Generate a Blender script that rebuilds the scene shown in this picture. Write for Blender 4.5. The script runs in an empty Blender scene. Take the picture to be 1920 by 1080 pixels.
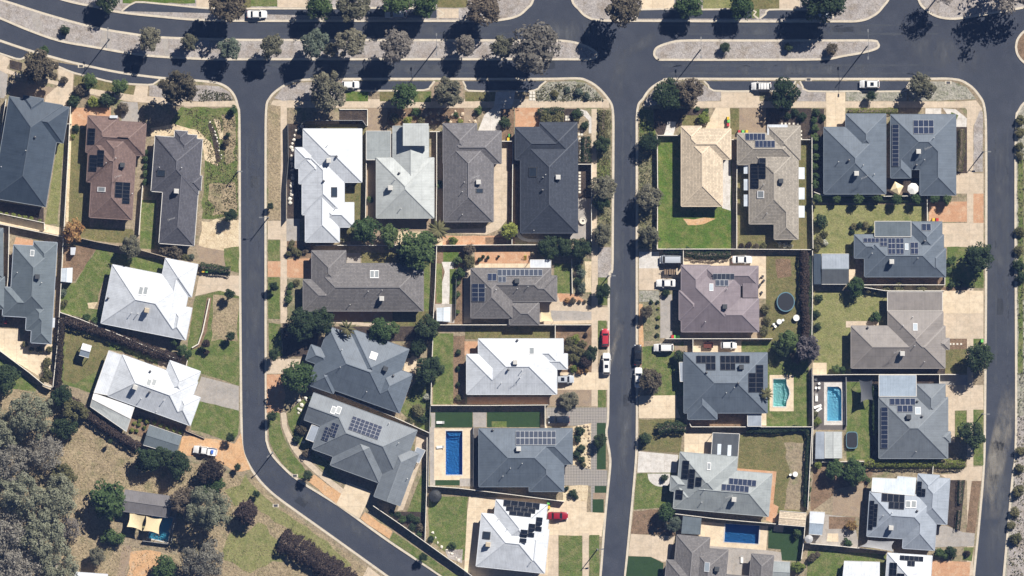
import bpy, bmesh, math, random
import numpy as np
from mathutils import Vector, Matrix, noise
from mathutils.geometry import tessellate_polygon

random.seed(7)
scene = bpy.context.scene
COL = scene.collection

# ------------------------------------------------------------------ camera, sky, sun, exposure
ALT = 2000.0                                   # survey aircraft height in metres
cam_d = bpy.data.cameras.new('camera')
cam_d.sensor_width = 36.0
cam_d.lens = 36.0 * ALT / 240.0
cam_d.clip_start = 50.0
cam_d.clip_end = 6000.0
cam = bpy.data.objects.new('camera', cam_d)
COL.objects.link(cam)
cam.location = (0, 0, ALT)
scene.camera = cam

SUN_EL = math.radians(41.0)
SUN_AZ = math.atan2(0.61, 0.79)
SUN_DIR = Vector((math.sin(SUN_AZ) * math.cos(SUN_EL), math.cos(SUN_AZ) * math.cos(SUN_EL), math.sin(SUN_EL)))
world = bpy.data.worlds.new('World')
scene.world = world
world.use_nodes = True
wn = world.node_tree
wbg = wn.nodes['Background']
sky = wn.nodes.new('ShaderNodeTexSky')
sky.sky_type = 'NISHITA'
sky.sun_disc = False
sky.sun_elevation = SUN_EL
sky.sun_rotation = SUN_AZ
sky.altitude = 3000.0
sky.air_density = 0.45
sky.ozone_density = 2.0
sky.dust_density = 0.1
wn.links.new(sky.outputs[0], wbg.inputs[0])
wbg.inputs[1].default_value = 0.05
sun_d = bpy.data.lights.new('sun', 'SUN')
sun_d.energy = 5.0
sun_d.angle = math.radians(0.5)
sun_d.color = (1.0, 0.945, 0.87)
sun = bpy.data.objects.new('sun', sun_d)
COL.objects.link(sun)
sun.location = (80, 100, 120)
sun.rotation_euler = SUN_DIR.to_track_quat('Z', 'Y').to_euler()
vs = scene.view_settings
vs.view_transform = 'Standard'
vs.look = 'None'
vs.exposure = 0.68
vs.gamma = 1.0
vs.use_curve_mapping = False

# ------------------------------------------------------------------ helpers
PXM = 8.0                                      # survey plan units per metre
def W(x, y):
    return ((x - 960.0) / PXM, (540.0 - y) / PXM)

def link(o, parent=None):
    COL.objects.link(o)
    if parent is not None:
        o.parent = parent
    return o

def tag(o, label=None, cat=None, group=None, kind=None):
    if label: o['label'] = label
    if cat: o['category'] = cat
    if group: o['group'] = group
    if kind: o['kind'] = kind
    return o

def empty(name, loc, rz=0.0):
    o = bpy.data.objects.new(name, None)
    o.empty_display_size = 0.5
    o.location = loc
    o.rotation_euler = (0, 0, rz)
    return link(o)

def mesh_obj(name, verts, faces, m, parent=None, smooth=False, uvs=None):
    me = bpy.data.meshes.new(name)
    me.from_pydata(verts, [], faces)
    if isinstance(m, (list, tuple)):
        for k in m: me.materials.append(k)
    elif m is not None:
        me.materials.append(m)
    if uvs is not None:
        l = me.uv_layers.new(name='UVMap')
        l.data.foreach_set('uv', np.array(uvs, dtype=np.float32).ravel())
    if smooth:
        me.polygons.foreach_set('use_smooth', [True] * len(me.polygons))
    me.update()
    return link(bpy.data.objects.new(name, me), parent)

def inst(name, me, parent=None, loc=(0, 0, 0), rot=(0, 0, 0), scale=(1, 1, 1), matrix=None):
    o = bpy.data.objects.new(name, me)
    if matrix is not None:
        o.matrix_local = matrix
    else:
        o.location = loc; o.rotation_euler = rot; o.scale = scale
    return link(o, parent)

class MB:
    """collects simple solids into one mesh"""
    def __init__(s): s.v = []; s.f = []
    def add(s, vs_, fs):
        n = len(s.v); s.v += [tuple(v) for v in vs_]; s.f += [tuple(i + n for i in f) for f in fs]
        return s
    def box(s, x0, y0, z0, x1, y1, z1, taper=0.0):
        t = taper
        return s.add([(x0, y0, z0), (x1, y0, z0), (x1, y1, z0), (x0, y1, z0),
                      (x0 + t, y0 + t, z1), (x1 - t, y0 + t, z1), (x1 - t, y1 - t, z1), (x0 + t, y1 - t, z1)],
                     [(3, 2, 1, 0), (4, 5, 6, 7), (0, 1, 5, 4), (1, 2, 6, 5), (2, 3, 7, 6), (3, 0, 4, 7)])
    def bar(s, a, b, w, h):
        a = Vector(a); b = Vector(b); d = (b - a).normalized()
        up = Vector((0, 0, 1)) if abs(d.z) < 0.95 else Vector((1, 0, 0))
        r = d.cross(up).normalized() * (w / 2); u = r.cross(d).normalized() * (h / 2)
        return s.add([a - r - u, a + r - u, a + r + u, a - r + u, b - r - u, b + r - u, b + r + u, b - r + u],
                     [(3, 2, 1, 0), (4, 5, 6, 7), (0, 1, 5, 4), (1, 2, 6, 5), (2, 3, 7, 6), (3, 0, 4, 7)])
    def tube(s, pts, rads, n=6, cap=True):
        rings = []
        base = len(s.v)
        for i, p in enumerate(pts):
            p = Vector(p)
            d = (Vector(pts[min(i + 1, len(pts) - 1)]) - Vector(pts[max(i - 1, 0)])).normalized()
            up = Vector((0, 0, 1)) if abs(d.z) < 0.9 else Vector((1, 0, 0))
            r = d.cross(up).normalized(); u = r.cross(d)
            for k in range(n):
                a = 2 * math.pi * k / n
                s.v.append(tuple(p + (r * math.cos(a) + u * math.sin(a)) * rads[i]))
        for i in range(len(pts) - 1):
            for k in range(n):
                s.f.append((base + i * n + k, base + i * n + (k + 1) % n, base + (i + 1) * n + (k + 1) % n, base + (i + 1) * n + k))
        if cap:
            s.f.append(tuple(base + k for k in range(n - 1, -1, -1)))
            s.f.append(tuple(base + (len(pts) - 1) * n + k for k in range(n)))
        return s
    def lathe(s, prof, n=16, c=(0, 0)):
        base = len(s.v)
        for r, z in prof:
            for k in range(n):
                a = 2 * math.pi * k / n
                s.v.append((c[0] + r * math.cos(a), c[1] + r * math.sin(a), z))
        for i in range(len(prof) - 1):
            for k in range(n):
                s.f.append((base + i * n + k, base + i * n + (k + 1) % n, base + (i + 1) * n + (k + 1) % n, base + (i + 1) * n + k))
        s.f.append(tuple(base + (len(prof) - 1) * n + k for k in range(n)))
        return s
    def mesh(s, name, m, smooth=False):
        me = bpy.data.meshes.new(name)
        me.from_pydata(s.v, [], s.f)
        if m is not None: me.materials.append(m)
        if smooth: me.polygons.foreach_set('use_smooth', [True] * len(me.polygons))
        me.update()
        return me
    def obj(s, name, m, parent=None, smooth=False, loc=(0, 0, 0), rz=0.0):
        return inst(name, s.mesh(name, m, smooth), parent, loc, (0, 0, rz))

# ------------------------------------------------------------------ materials
def new_mat(name):
    m = bpy.data.materials.new(name)
    m.use_nodes = True
    nt = m.node_tree
    return m, nt, nt.nodes['Principled BSDF']

def ramp_mix(nt, fac, a, b):
    mx = nt.nodes.new('ShaderNodeMix'); mx.data_type = 'RGBA'
    nt.links.new(fac, mx.inputs[0])
    for k, v in ((6, a), (7, b)):
        if isinstance(v, tuple): mx.inputs[k].default_value = (*v, 1)
        else: nt.links.new(v, mx.inputs[k])
    return mx.outputs[2]

def noise_fac(nt, coord, scale, detail=3.0, lo=0.35, hi=0.65, rough=0.6, w=0.0, aniso=None):
    n = nt.nodes.new('ShaderNodeTexNoise')
    n.inputs['Scale'].default_value = scale
    n.inputs['Detail'].default_value = detail
    n.inputs['Roughness'].default_value = rough
    c = coord
    if aniso or w:
        mp = nt.nodes.new('ShaderNodeMapping')
        mp.inputs['Location'].default_value = (w, w * 1.7, 0)
        if aniso: mp.inputs['Scale'].default_value = (*aniso, 1)
        nt.links.new(coord, mp.inputs[0]); c = mp.outputs[0]
    nt.links.new(c, n.inputs['Vector'])
    r = nt.nodes.new('ShaderNodeMapRange')
    r.inputs[1].default_value = lo; r.inputs[2].default_value = hi
    nt.links.new(n.outputs[0], r.inputs[0])
    return r.outputs[0]

MATS = {}
def ground_mat(name, c1, c2, c3=None, big=0.25, fine=3.0, bump=0.35, rough=0.9, fine_amt=0.5, speck=None, tint=0.0, mid=None):
    """blotchy outdoor surface: two tones in large patches, a third in rarer patches, fine grain and relief"""
    m, nt, p = new_mat(name)
    g = nt.nodes.new('ShaderNodeNewGeometry')
    pos = g.outputs['Position']
    col = ramp_mix(nt, noise_fac(nt, pos, big, 5.0, 0.3, 0.7, 0.65), c1, c2)
    if c3: col = ramp_mix(nt, noise_fac(nt, pos, big * 1.7, 5.0, 0.5, 0.72, 0.7, 31.0), col, c3)
    if mid: col = ramp_mix(nt, math_node(nt, 'MULTIPLY', noise_fac(nt, pos, mid[1], 4.0, 0.45, 0.7, 0.7, 51.0), mid[2]), col, mid[0])
    f = noise_fac(nt, pos, fine, 4.0, 0.25, 0.75, 0.75, 5.0)
    d = tuple(v * (1 - fine_amt * 0.75) for v in c1); l = tuple(min(1, v * (1 + fine_amt)) for v in c2)
    mx = nt.nodes.new('ShaderNodeMix'); mx.data_type = 'RGBA'; mx.blend_type = 'OVERLAY'
    mx.inputs[0].default_value = min(1.0, fine_amt)
    nt.links.new(col, mx.inputs[6])
    gr = nt.nodes.new('ShaderNodeCombineColor')
    for k in range(3): nt.links.new(f, gr.inputs[k])
    nt.links.new(gr.outputs[0], mx.inputs[7])
    col = mx.outputs[2]
    if speck:
        col = ramp_mix(nt, noise_fac(nt, pos, speck[1], 2.0, speck[2], speck[2] + 0.06, 0.8, 77.0), col, speck[0])
    if tint:
        oi = nt.nodes.new('ShaderNodeObjectInfo'); hs = nt.nodes.new('ShaderNodeHueSaturation')
        nt.links.new(math_node(nt, 'ADD', math_node(nt, 'MULTIPLY', oi.outputs['Random'], tint), 1 - tint / 2), hs.inputs['Value'])
        nt.links.new(col, hs.inputs['Color']); col = hs.outputs[0]
    nt.links.new(col, p.inputs['Base Color'])
    p.inputs['Roughness'].default_value = rough
    p.inputs['Specular IOR Level'].default_value = 0.2
    if bump:
        b = nt.nodes.new('ShaderNodeBump'); b.inputs['Strength'].default_value = bump
        b.inputs['Distance'].default_value = 0.15
        nt.links.new(f, b.inputs['Height']); nt.links.new(b.outputs[0], p.inputs['Normal'])
    MATS[name] = m
    return m

def plain_mat(name, c, rough=0.5, metal=0.0, spec=0.5, vary=0.08, vs_=3.0, emit=None):
    if name in MATS: return MATS[name]
    m, nt, p = new_mat(name)
    tc = nt.nodes.new('ShaderNodeNewGeometry')
    f = noise_fac(nt, tc.outputs['Position'], vs_, 4.0, 0.3, 0.7)
    col = ramp_mix(nt, f, tuple(v * (1 - vary) for v in c), tuple(min(1, v * (1 + vary)) for v in c))
    nt.links.new(col, p.inputs['Base Color'])
    p.inputs['Roughness'].default_value = rough
    p.inputs['Metallic'].default_value = metal
    p.inputs['Specular IOR Level'].default_value = spec
    MATS[name] = m
    return m

def math_node(nt, op, a, b=None):
    n = nt.nodes.new('ShaderNodeMath'); n.operation = op
    for k, v in ((0, a), (1, b)):
        if v is None: continue
        if isinstance(v, (int, float)): n.inputs[k].default_value = v
        else: nt.links.new(v, n.inputs[k])
    return n.outputs[0]

def roof_mat(name, c, kind, weather=0.17):
    """kind 'tile' (courses and columns of concrete tiles) or 'metal' (ribbed sheet); pattern follows each slope"""
    m, nt, p = new_mat(name)
    uv = nt.nodes.new('ShaderNodeUVMap'); uv.uv_map = 'UVMap'
    sep = nt.nodes.new('ShaderNodeSeparateXYZ'); nt.links.new(uv.outputs[0], sep.inputs[0])
    g = nt.nodes.new('ShaderNodeNewGeometry'); pos = g.outputs['Position']
    dark = tuple(v * (1 - weather * 1.4) for v in c); light = tuple(min(1, v * (1 + weather)) for v in c)
    col = ramp_mix(nt, noise_fac(nt, pos, 0.45, 6.0, 0.3, 0.7, 0.7), dark, light)
    streak = noise_fac(nt, uv.outputs[0], 1.0, 3.0, 0.35, 0.75, 0.6, 3.0, (2.2, 0.12))
    col = ramp_mix(nt, math_node(nt, 'MULTIPLY', streak, 0.45), col, tuple(min(1, v * 1.25 + 0.012) for v in c))
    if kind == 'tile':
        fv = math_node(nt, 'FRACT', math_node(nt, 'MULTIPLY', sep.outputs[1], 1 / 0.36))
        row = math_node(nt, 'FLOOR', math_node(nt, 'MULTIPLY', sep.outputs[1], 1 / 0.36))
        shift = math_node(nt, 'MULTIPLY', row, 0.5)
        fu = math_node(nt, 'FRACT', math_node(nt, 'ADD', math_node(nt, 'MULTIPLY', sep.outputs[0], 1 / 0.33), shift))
        gap = math_node(nt, 'LESS_THAN', fv, 0.26)  # shade under each tile course, painted in as a darker band
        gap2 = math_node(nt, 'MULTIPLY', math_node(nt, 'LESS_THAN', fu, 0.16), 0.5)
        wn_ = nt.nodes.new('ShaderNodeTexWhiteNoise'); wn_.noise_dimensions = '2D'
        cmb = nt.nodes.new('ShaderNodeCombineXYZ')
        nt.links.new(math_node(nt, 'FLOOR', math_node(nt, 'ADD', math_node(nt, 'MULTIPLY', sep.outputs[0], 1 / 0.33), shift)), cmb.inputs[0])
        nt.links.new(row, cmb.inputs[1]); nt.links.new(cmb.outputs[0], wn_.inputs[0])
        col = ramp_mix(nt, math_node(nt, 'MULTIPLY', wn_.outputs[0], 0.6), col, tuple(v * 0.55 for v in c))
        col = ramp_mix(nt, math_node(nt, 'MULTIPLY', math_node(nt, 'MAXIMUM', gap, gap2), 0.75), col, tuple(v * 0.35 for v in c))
        h = math_node(nt, 'SUBTRACT', 1.0, fv)
        b = nt.nodes.new('ShaderNodeBump'); b.inputs['Strength'].default_value = 0.5; b.inputs['Distance'].default_value = 0.05
        nt.links.new(h, b.inputs['Height']); nt.links.new(b.outputs[0], p.inputs['Normal'])
        p.inputs['Roughness'].default_value = 0.8
        p.inputs['Specular IOR Level'].default_value = 0.25
    else:
        fu = math_node(nt, 'FRACT', math_node(nt, 'MULTIPLY', sep.outputs[0], 1 / 0.38))
        rib = math_node(nt, 'LESS_THAN', fu, 0.2)
        col = ramp_mix(nt, math_node(nt, 'MULTIPLY', rib, 0.28), col, tuple(v * 0.55 for v in c))
        lap = math_node(nt, 'LESS_THAN', math_node(nt, 'FRACT', math_node(nt, 'MULTIPLY', sep.outputs[1], 1 / 5.7)), 0.02)
        col = ramp_mix(nt, math_node(nt, 'MULTIPLY', lap, 0.3), col, tuple(v * 0.5 for v in c))
        b = nt.nodes.new('ShaderNodeBump'); b.inputs['Strength'].default_value = 0.25; b.inputs['Distance'].default_value = 0.03
        nt.links.new(rib, b.inputs['Height']); nt.links.new(b.outputs[0], p.inputs['Normal'])
        p.inputs['Roughness'].default_value = 0.5
        p.inputs['Specular IOR Level'].default_value = 0.3
    nt.links.new(col, p.inputs['Base Color'])
    MATS[name] = m
    return m

def leaf_mat(name, c, c2, trans=0.2):
    m, nt, p = new_mat(name)
    g = nt.nodes.new('ShaderNodeNewGeometry')
    oi = nt.nodes.new('ShaderNodeObjectInfo')
    col = ramp_mix(nt, g.outputs['Random Per Island'], c, c2)
    hs = nt.nodes.new('ShaderNodeHueSaturation')
    nt.links.new(col, hs.inputs['Color'])
    nt.links.new(math_node(nt, 'ADD', math_node(nt, 'MULTIPLY', oi.outputs['Random'], 0.45), 0.78), hs.inputs['Value'])
    nt.links.new(math_node(nt, 'ADD', math_node(nt, 'MULTIPLY', oi.outputs['Random'], -0.03), 0.515), hs.inputs['Hue'])
    nt.links.new(hs.outputs[0], p.inputs['Base Color'])
    p.inputs['Roughness'].default_value = 0.85
    p.inputs['Specular IOR Level'].default_value = 0.1
    tr = nt.nodes.new('ShaderNodeBsdfTranslucent'); nt.links.new(hs.outputs[0], tr.inputs[0])
    ms = nt.nodes.new('ShaderNodeMixShader'); ms.inputs[0].default_value = trans
    nt.links.new(p.outputs[0], ms.inputs[1]); nt.links.new(tr.outputs[0], ms.inputs[2])
    nt.links.new(ms.outputs[0], nt.nodes['Material Output'].inputs[0])
    MATS[name] = m
    return m

def glass_mat():
    m, nt, p = new_mat('car_glass')
    p.inputs['Base Color'].default_value = (0.012, 0.015, 0.02, 1)
    p.inputs['Roughness'].default_value = 0.08
    MATS['car_glass'] = m

def water_mat():
    m, nt, p = new_mat('water')
    t = nt.nodes.new('ShaderNodeBsdfTransparent'); t.inputs[0].default_value = (0.80, 0.95, 1.0, 1)
    gl = nt.nodes.new('ShaderNodeBsdfGlossy'); gl.inputs['Roughness'].default_value = 0.03
    fr = nt.nodes.new('ShaderNodeFresnel'); fr.inputs[0].default_value = 1.33
    g = nt.nodes.new('ShaderNodeNewGeometry')
    b = nt.nodes.new('ShaderNodeBump'); b.inputs['Strength'].default_value = 0.3; b.inputs['Distance'].default_value = 0.05
    nt.links.new(noise_fac(nt, g.outputs['Position'], 2.5, 3.0, 0.2, 0.8), b.inputs['Height'])
    nt.links.new(b.outputs[0], gl.inputs['Normal']); nt.links.new(b.outputs[0], fr.inputs['Normal'])
    ms = nt.nodes.new('ShaderNodeMixShader')
    nt.links.new(fr.outputs[0], ms.inputs[0]); nt.links.new(t.outputs[0], ms.inputs[1]); nt.links.new(gl.outputs[0], ms.inputs[2])
    nt.links.new(ms.outputs[0], nt.nodes['Material Output'].inputs[0])
    MATS['water'] = m

glass_mat(); water_mat()
G = ground_mat
G('dry_ground', (0.23, 0.18, 0.12), (0.30, 0.25, 0.17), (0.13, 0.15, 0.06), 0.12, 2.0, 0.5)
G('asphalt', (0.037, 0.042, 0.057), (0.047, 0.053, 0.068), (0.058, 0.064, 0.081), 0.06, 4.0, 0.2, 0.85, 0.25, mid=((0.061, 0.067, 0.082), 0.35, 0.45))
G('worn_asphalt', (0.16, 0.15, 0.14), (0.25, 0.23, 0.20), (0.08, 0.08, 0.09), 0.3, 3.0, 0.2, 0.9, 0.4)
G('dusty_asphalt', (0.06, 0.062, 0.075), (0.085, 0.085, 0.092), (0.12, 0.115, 0.11), 0.35, 3.0, 0.2, 0.9, 0.3)
G('concrete', (0.493, 0.400, 0.293), (0.568, 0.474, 0.366), (0.436, 0.372, 0.284), 0.35, 3.0, 0.05, 0.85, 0.15, tint=0.07, mid=((0.285, 0.233, 0.174), 0.9, 0.35))
G('cream_concrete', (0.600, 0.488, 0.344), (0.656, 0.552, 0.408), (0.544, 0.432, 0.299), 0.3, 3.0, 0.05, 0.85, 0.12, tint=0.07, mid=((0.282, 0.230, 0.172), 0.9, 0.35))
G('grey_concrete', (0.30, 0.28, 0.26), (0.38, 0.35, 0.32), (0.25, 0.24, 0.22), 0.4, 4.0, 0.05, 0.85, 0.2, tint=0.07, mid=((0.30, 0.25, 0.19), 0.9, 0.35))
G('pale_concrete', (0.52, 0.50, 0.47), (0.62, 0.59, 0.55), (0.44, 0.42, 0.39), 0.4, 4.0, 0.05, 0.85, 0.2, tint=0.07, mid=((0.30, 0.25, 0.19), 0.9, 0.35))
G('kerb_concrete', (0.50, 0.44, 0.35), (0.58, 0.52, 0.42), (0.42, 0.38, 0.32), 0.5, 3.0, 0.05, 0.85, 0.15)
G('aggregate', (0.27, 0.20, 0.14), (0.33, 0.26, 0.18), (0.24, 0.19, 0.15), 0.4, 5.0, 0.2, 0.9, 0.3)
G('terracotta', (0.42, 0.23, 0.13), (0.50, 0.30, 0.18), (0.52, 0.38, 0.26), 0.4, 4.0, 0.15, 0.9, 0.25)
G('gravel', (0.29, 0.265, 0.25), (0.40, 0.37, 0.35), (0.22, 0.19, 0.15), 0.3, 3.2, 0.5, 0.95, 0.45, mid=((0.25, 0.20, 0.155), 0.35, 0.55))
G('mulch', (0.035, 0.028, 0.024), (0.07, 0.052, 0.042), (0.10, 0.075, 0.055), 0.5, 4.0, 0.6, 0.95, 0.5)
G('bark', (0.16, 0.105, 0.065), (0.25, 0.17, 0.11), (0.11, 0.085, 0.05), 0.5, 4.0, 0.6, 0.95, 0.5)
G('sand', (0.52, 0.42, 0.28), (0.62, 0.52, 0.36), (0.40, 0.30, 0.18), 0.4, 3.0, 0.4, 0.95, 0.35)
G('orange_dirt', (0.48, 0.28, 0.14), (0.56, 0.36, 0.20), (0.48, 0.36, 0.24), 0.4, 3.0, 0.3, 0.95, 0.3)
G('lawn', (0.079, 0.118, 0.027), (0.113, 0.152, 0.037), (0.179, 0.176, 0.067), 0.22, 3.2, 0.7, 0.95, 0.5, mid=((0.24, 0.205, 0.105), 0.55, 0.65))
G('bright_lawn', (0.058, 0.112, 0.014), (0.094, 0.150, 0.024), (0.14, 0.155, 0.04), 0.25, 3.0, 0.7, 0.95, 0.5, mid=((0.21, 0.185, 0.075), 0.4, 0.6))
G('pale_lawn', (0.171, 0.177, 0.063), (0.228, 0.228, 0.092), (0.114, 0.142, 0.041), 0.25, 3.0, 0.6, 0.95, 0.4, mid=((0.274, 0.239, 0.122), 0.8, 0.6))
G('dull_lawn', (0.138, 0.121, 0.052), (0.196, 0.167, 0.075), (0.098, 0.109, 0.034), 0.3, 3.0, 0.6, 0.95, 0.45, mid=((0.092, 0.115, 0.034), 0.9, 0.6))
G('turf', (0.023, 0.048, 0.017), (0.029, 0.060, 0.020), None, 0.5, 4.0, 0.2, 0.95, 0.2, mid=((0.037, 0.065, 0.023), 0.8, 0.5))
G('dry_grass', (0.257, 0.202, 0.124), (0.331, 0.264, 0.168), (0.160, 0.155, 0.075), 0.16, 2.2, 0.8, 0.95, 0.55, mid=((0.353, 0.279, 0.178), 0.6, 0.7))
G('scrub', (0.144, 0.144, 0.072), (0.264, 0.228, 0.144), (0.078, 0.108, 0.036), 0.4, 2.0, 0.8, 0.95, 0.55)
G('weedy_gravel', (0.26, 0.25, 0.20), (0.36, 0.34, 0.29), (0.10, 0.12, 0.055), 0.5, 2.2, 0.8, 0.95, 0.55)
G('timber_deck', (0.10, 0.09, 0.085), (0.14, 0.125, 0.115), None, 0.6, 4.0, 0.1, 0.8, 0.2)
G('track_asphalt', (0.048, 0.054, 0.065), (0.061, 0.067, 0.079), None, 0.5, 4.0, 0.1, 0.85, 0.3)
G('patch_asphalt', (0.026, 0.029, 0.036), (0.033, 0.037, 0.045), None, 0.5, 4.0, 0.1, 0.85, 0.3)
G('joint', (0.32, 0.27, 0.21), (0.36, 0.31, 0.24), None, 0.5, 4.0, 0.0, 0.9, 0.2)
def dust_mat(name, c, lo, hi, scale):
    m, nt, p = new_mat(name)
    g = nt.nodes.new('ShaderNodeNewGeometry')
    f = noise_fac(nt, g.outputs['Position'], scale, 6.0, lo, hi, 0.7, 9.0, (1.0, 0.35))
    uv = nt.nodes.new('ShaderNodeUVMap'); uv.uv_map = 'UVMap'
    sp = nt.nodes.new('ShaderNodeSeparateXYZ'); nt.links.new(uv.outputs[0], sp.inputs[0])
    ex = math_node(nt, 'MULTIPLY', math_node(nt, 'MULTIPLY', sp.outputs[0], math_node(nt, 'SUBTRACT', 1.0, sp.outputs[0])), 4.0)
    ey = math_node(nt, 'MULTIPLY', math_node(nt, 'MULTIPLY', sp.outputs[1], math_node(nt, 'SUBTRACT', 1.0, sp.outputs[1])), 4.0)
    a_ = math_node(nt, 'MULTIPLY', f, math_node(nt, 'POWER', math_node(nt, 'MULTIPLY', ex, ey), 0.8))
    p.inputs['Base Color'].default_value = (*c, 1); p.inputs['Roughness'].default_value = 0.95
    t = nt.nodes.new('ShaderNodeBsdfTransparent'); ms = nt.nodes.new('ShaderNodeMixShader')
    nt.links.new(a_, ms.inputs[0]); nt.links.new(t.outputs[0], ms.inputs[1]); nt.links.new(p.outputs[0], ms.inputs[2])
    nt.links.new(ms.outputs[0], nt.nodes['Material Output'].inputs[0])
    MATS[name] = m
dust_mat('dust', (0.27, 0.25, 0.215), 0.38, 0.66, 0.5)
dust_mat('light_dust', (0.11, 0.116, 0.126), 0.42, 0.75, 0.35)
G('rail', (0.62, 0.58, 0.50), (0.70, 0.66, 0.58), None, 0.6, 4.0, 0.05, 0.8, 0.1)

def paver_mat():
    m, nt, p = new_mat('pavers')
    g = nt.nodes.new('ShaderNodeNewGeometry')
    mp = nt.nodes.new('ShaderNodeMapping'); mp.inputs['Rotation'].default_value = (0, 0, math.radians(45))
    nt.links.new(g.outputs['Position'], mp.inputs[0])
    ck = nt.nodes.new('ShaderNodeTexChecker'); ck.inputs['Scale'].default_value = 2.2
    ck.inputs[1].default_value = (0.30, 0.275, 0.25, 1); ck.inputs[2].default_value = (0.19, 0.175, 0.165, 1)
    nt.links.new(mp.outputs[0], ck.inputs[0])
    col = ramp_mix(nt, noise_fac(nt, g.outputs['Position'], 0.8, 4.0, 0.3, 0.8), ck.outputs[0], (0.26, 0.24, 0.21))
    nt.links.new(col, p.inputs['Base Color']); p.inputs['Roughness'].default_value = 0.9
    MATS['pavers'] = m
paver_mat()

# ------------------------------------------------------------------ flat surfaces laid in layers
LAYERS = []            # (bbox, level, base)
POOL_HOLES = []
def in_poly(x, y, poly):
    c = False; n = len(poly); j = n - 1
    for i in range(n):
        xi, yi = poly[i]; xj, yj = poly[j]
        if (yi > y) != (yj > y) and x < (xj - xi) * (y - yi) / (yj - yi) + xi: c = not c
        j = i
    return c

def roughen(pts, amp, step=14.0):
    out = []
    n = len(pts)
    for i in range(n):
        x0, y0 = pts[i]; x1, y1 = pts[(i + 1) % n]
        L = math.hypot(x1 - x0, y1 - y0); k = max(1, int(L / step))
        nx, ny = (y1 - y0) / (L + 1e-9), -(x1 - x0) / (L + 1e-9)
        for j in range(k):
            t = j / k; x = x0 + (x1 - x0) * t; y = y0 + (y1 - y0) * t
            d = 0 if j == 0 else amp * 1.6 * noise.noise(Vector((x * 0.06, y * 0.06, 3.1)))
            out.append((x + nx * d, y + ny * d))
    return out

def sheet(name, pts, m, z, holes=(), depth=0.0):
    loops = [[Vector((*W(*p), 0)) for p in pts]] + [[Vector((*W(*p), 0)) for p in h] for h in holes]
    tri = tessellate_polygon(loops)
    flat = [v for l in loops for v in l]
    verts = [(v.x, v.y, z) for v in flat]
    faces = []
    for t in tri:
        a, b, c = (flat[i] for i in t)
        faces.append(tuple(t) if (b - a).cross(c - a).z > 0 else tuple(reversed(t)))
    if depth:
        n = len(pts); base = len(verts)
        verts += [(v.x, v.y, z - depth) for v in loops[0]]
        area = sum(loops[0][i].x * loops[0][(i + 1) % n].y - loops[0][(i + 1) % n].x * loops[0][i].y for i in range(n))
        for i in range(n):
            j = (i + 1) % n
            q = (i, base + i, base + j, j)
            faces.append(q if area > 0 else tuple(reversed(q)))
    o = mesh_obj(name, verts, faces, MATS[m])
    return o

LAND = 0.12
def pave(o, pts, m, z, cell):
    """separate concrete bays with open joints, as children of the paved area"""
    xs = [p[0] for p in pts]; ys = [p[1] for p in pts]
    nx = max(1, round((max(xs) - min(xs)) / cell)); ny = max(1, round((max(ys) - min(ys)) / cell))
    cx = (max(xs) - min(xs)) / nx; cy = (max(ys) - min(ys)) / ny; g = 0.14
    for i in range(nx):
        for j in range(ny):
            x0, y0 = min(xs) + i * cx, min(ys) + j * cy
            p = list(pts)
            for a_, b_, c_ in ((1, 0, -(x0 + g)), (-1, 0, x0 + cx - g), (0, 1, -(y0 + g)), (0, -1, y0 + cy - g)):
                out = []
                for k in range(len(p)):
                    u, v = p[k], p[(k + 1) % len(p)]
                    du = a_ * u[0] + b_ * u[1] + c_; dv = a_ * v[0] + b_ * v[1] + c_
                    if du >= 0: out.append(u)
                    if (du >= 0) != (dv >= 0):
                        t = du / (du - dv); out.append((u[0] + (v[0] - u[0]) * t, u[1] + (v[1] - u[1]) * t))
                p = out
                if len(p) < 3: break
            if len(p) < 3: continue
            ar = abs(sum(p[k][0] * p[(k + 1) % len(p)][1] - p[(k + 1) % len(p)][0] * p[k][1] for k in range(len(p)))) / 2
            if ar < 8: continue
            s = sheet('slab', p, m, z + 0.0025, (), 0.002); s.parent = o
def S(m, pts, name='ground_cover', rough=0.0, holes=()):
    """one flat ground surface of the setting; laid a few millimetres above whatever it overlaps"""
    if rough: pts = roughen(pts, rough)
    xs = [p[0] for p in pts]; ys = [p[1] for p in pts]
    bb = (min(xs), min(ys), max(xs), max(ys))
    lv = 1
    for b, l in LAYERS:
        if b[0] < bb[2] and bb[0] < b[2] and b[1] < bb[3] and bb[1] < b[3]: lv = max(lv, l + 1)
    LAYERS.append((bb, lv))
    slab = m.endswith('concrete') and not holes and not rough and name in ('driveway', 'path', 'courtyard')
    o = sheet(name, pts, 'joint' if slab else m, LAND + 0.004 * lv, holes)
    o['kind'] = 'structure'
    if slab: pave(o, pts, m, LAND + 0.004 * lv, 12.0 if name == 'path' else 23.0)
    return o

def R(m, x0, y0, x1, y1, name='ground_cover', rough=0.0, holes=()):
    return S(m, [(x0, y0), (x1, y0), (x1, y1), (x0, y1)], name, rough, holes)

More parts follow.
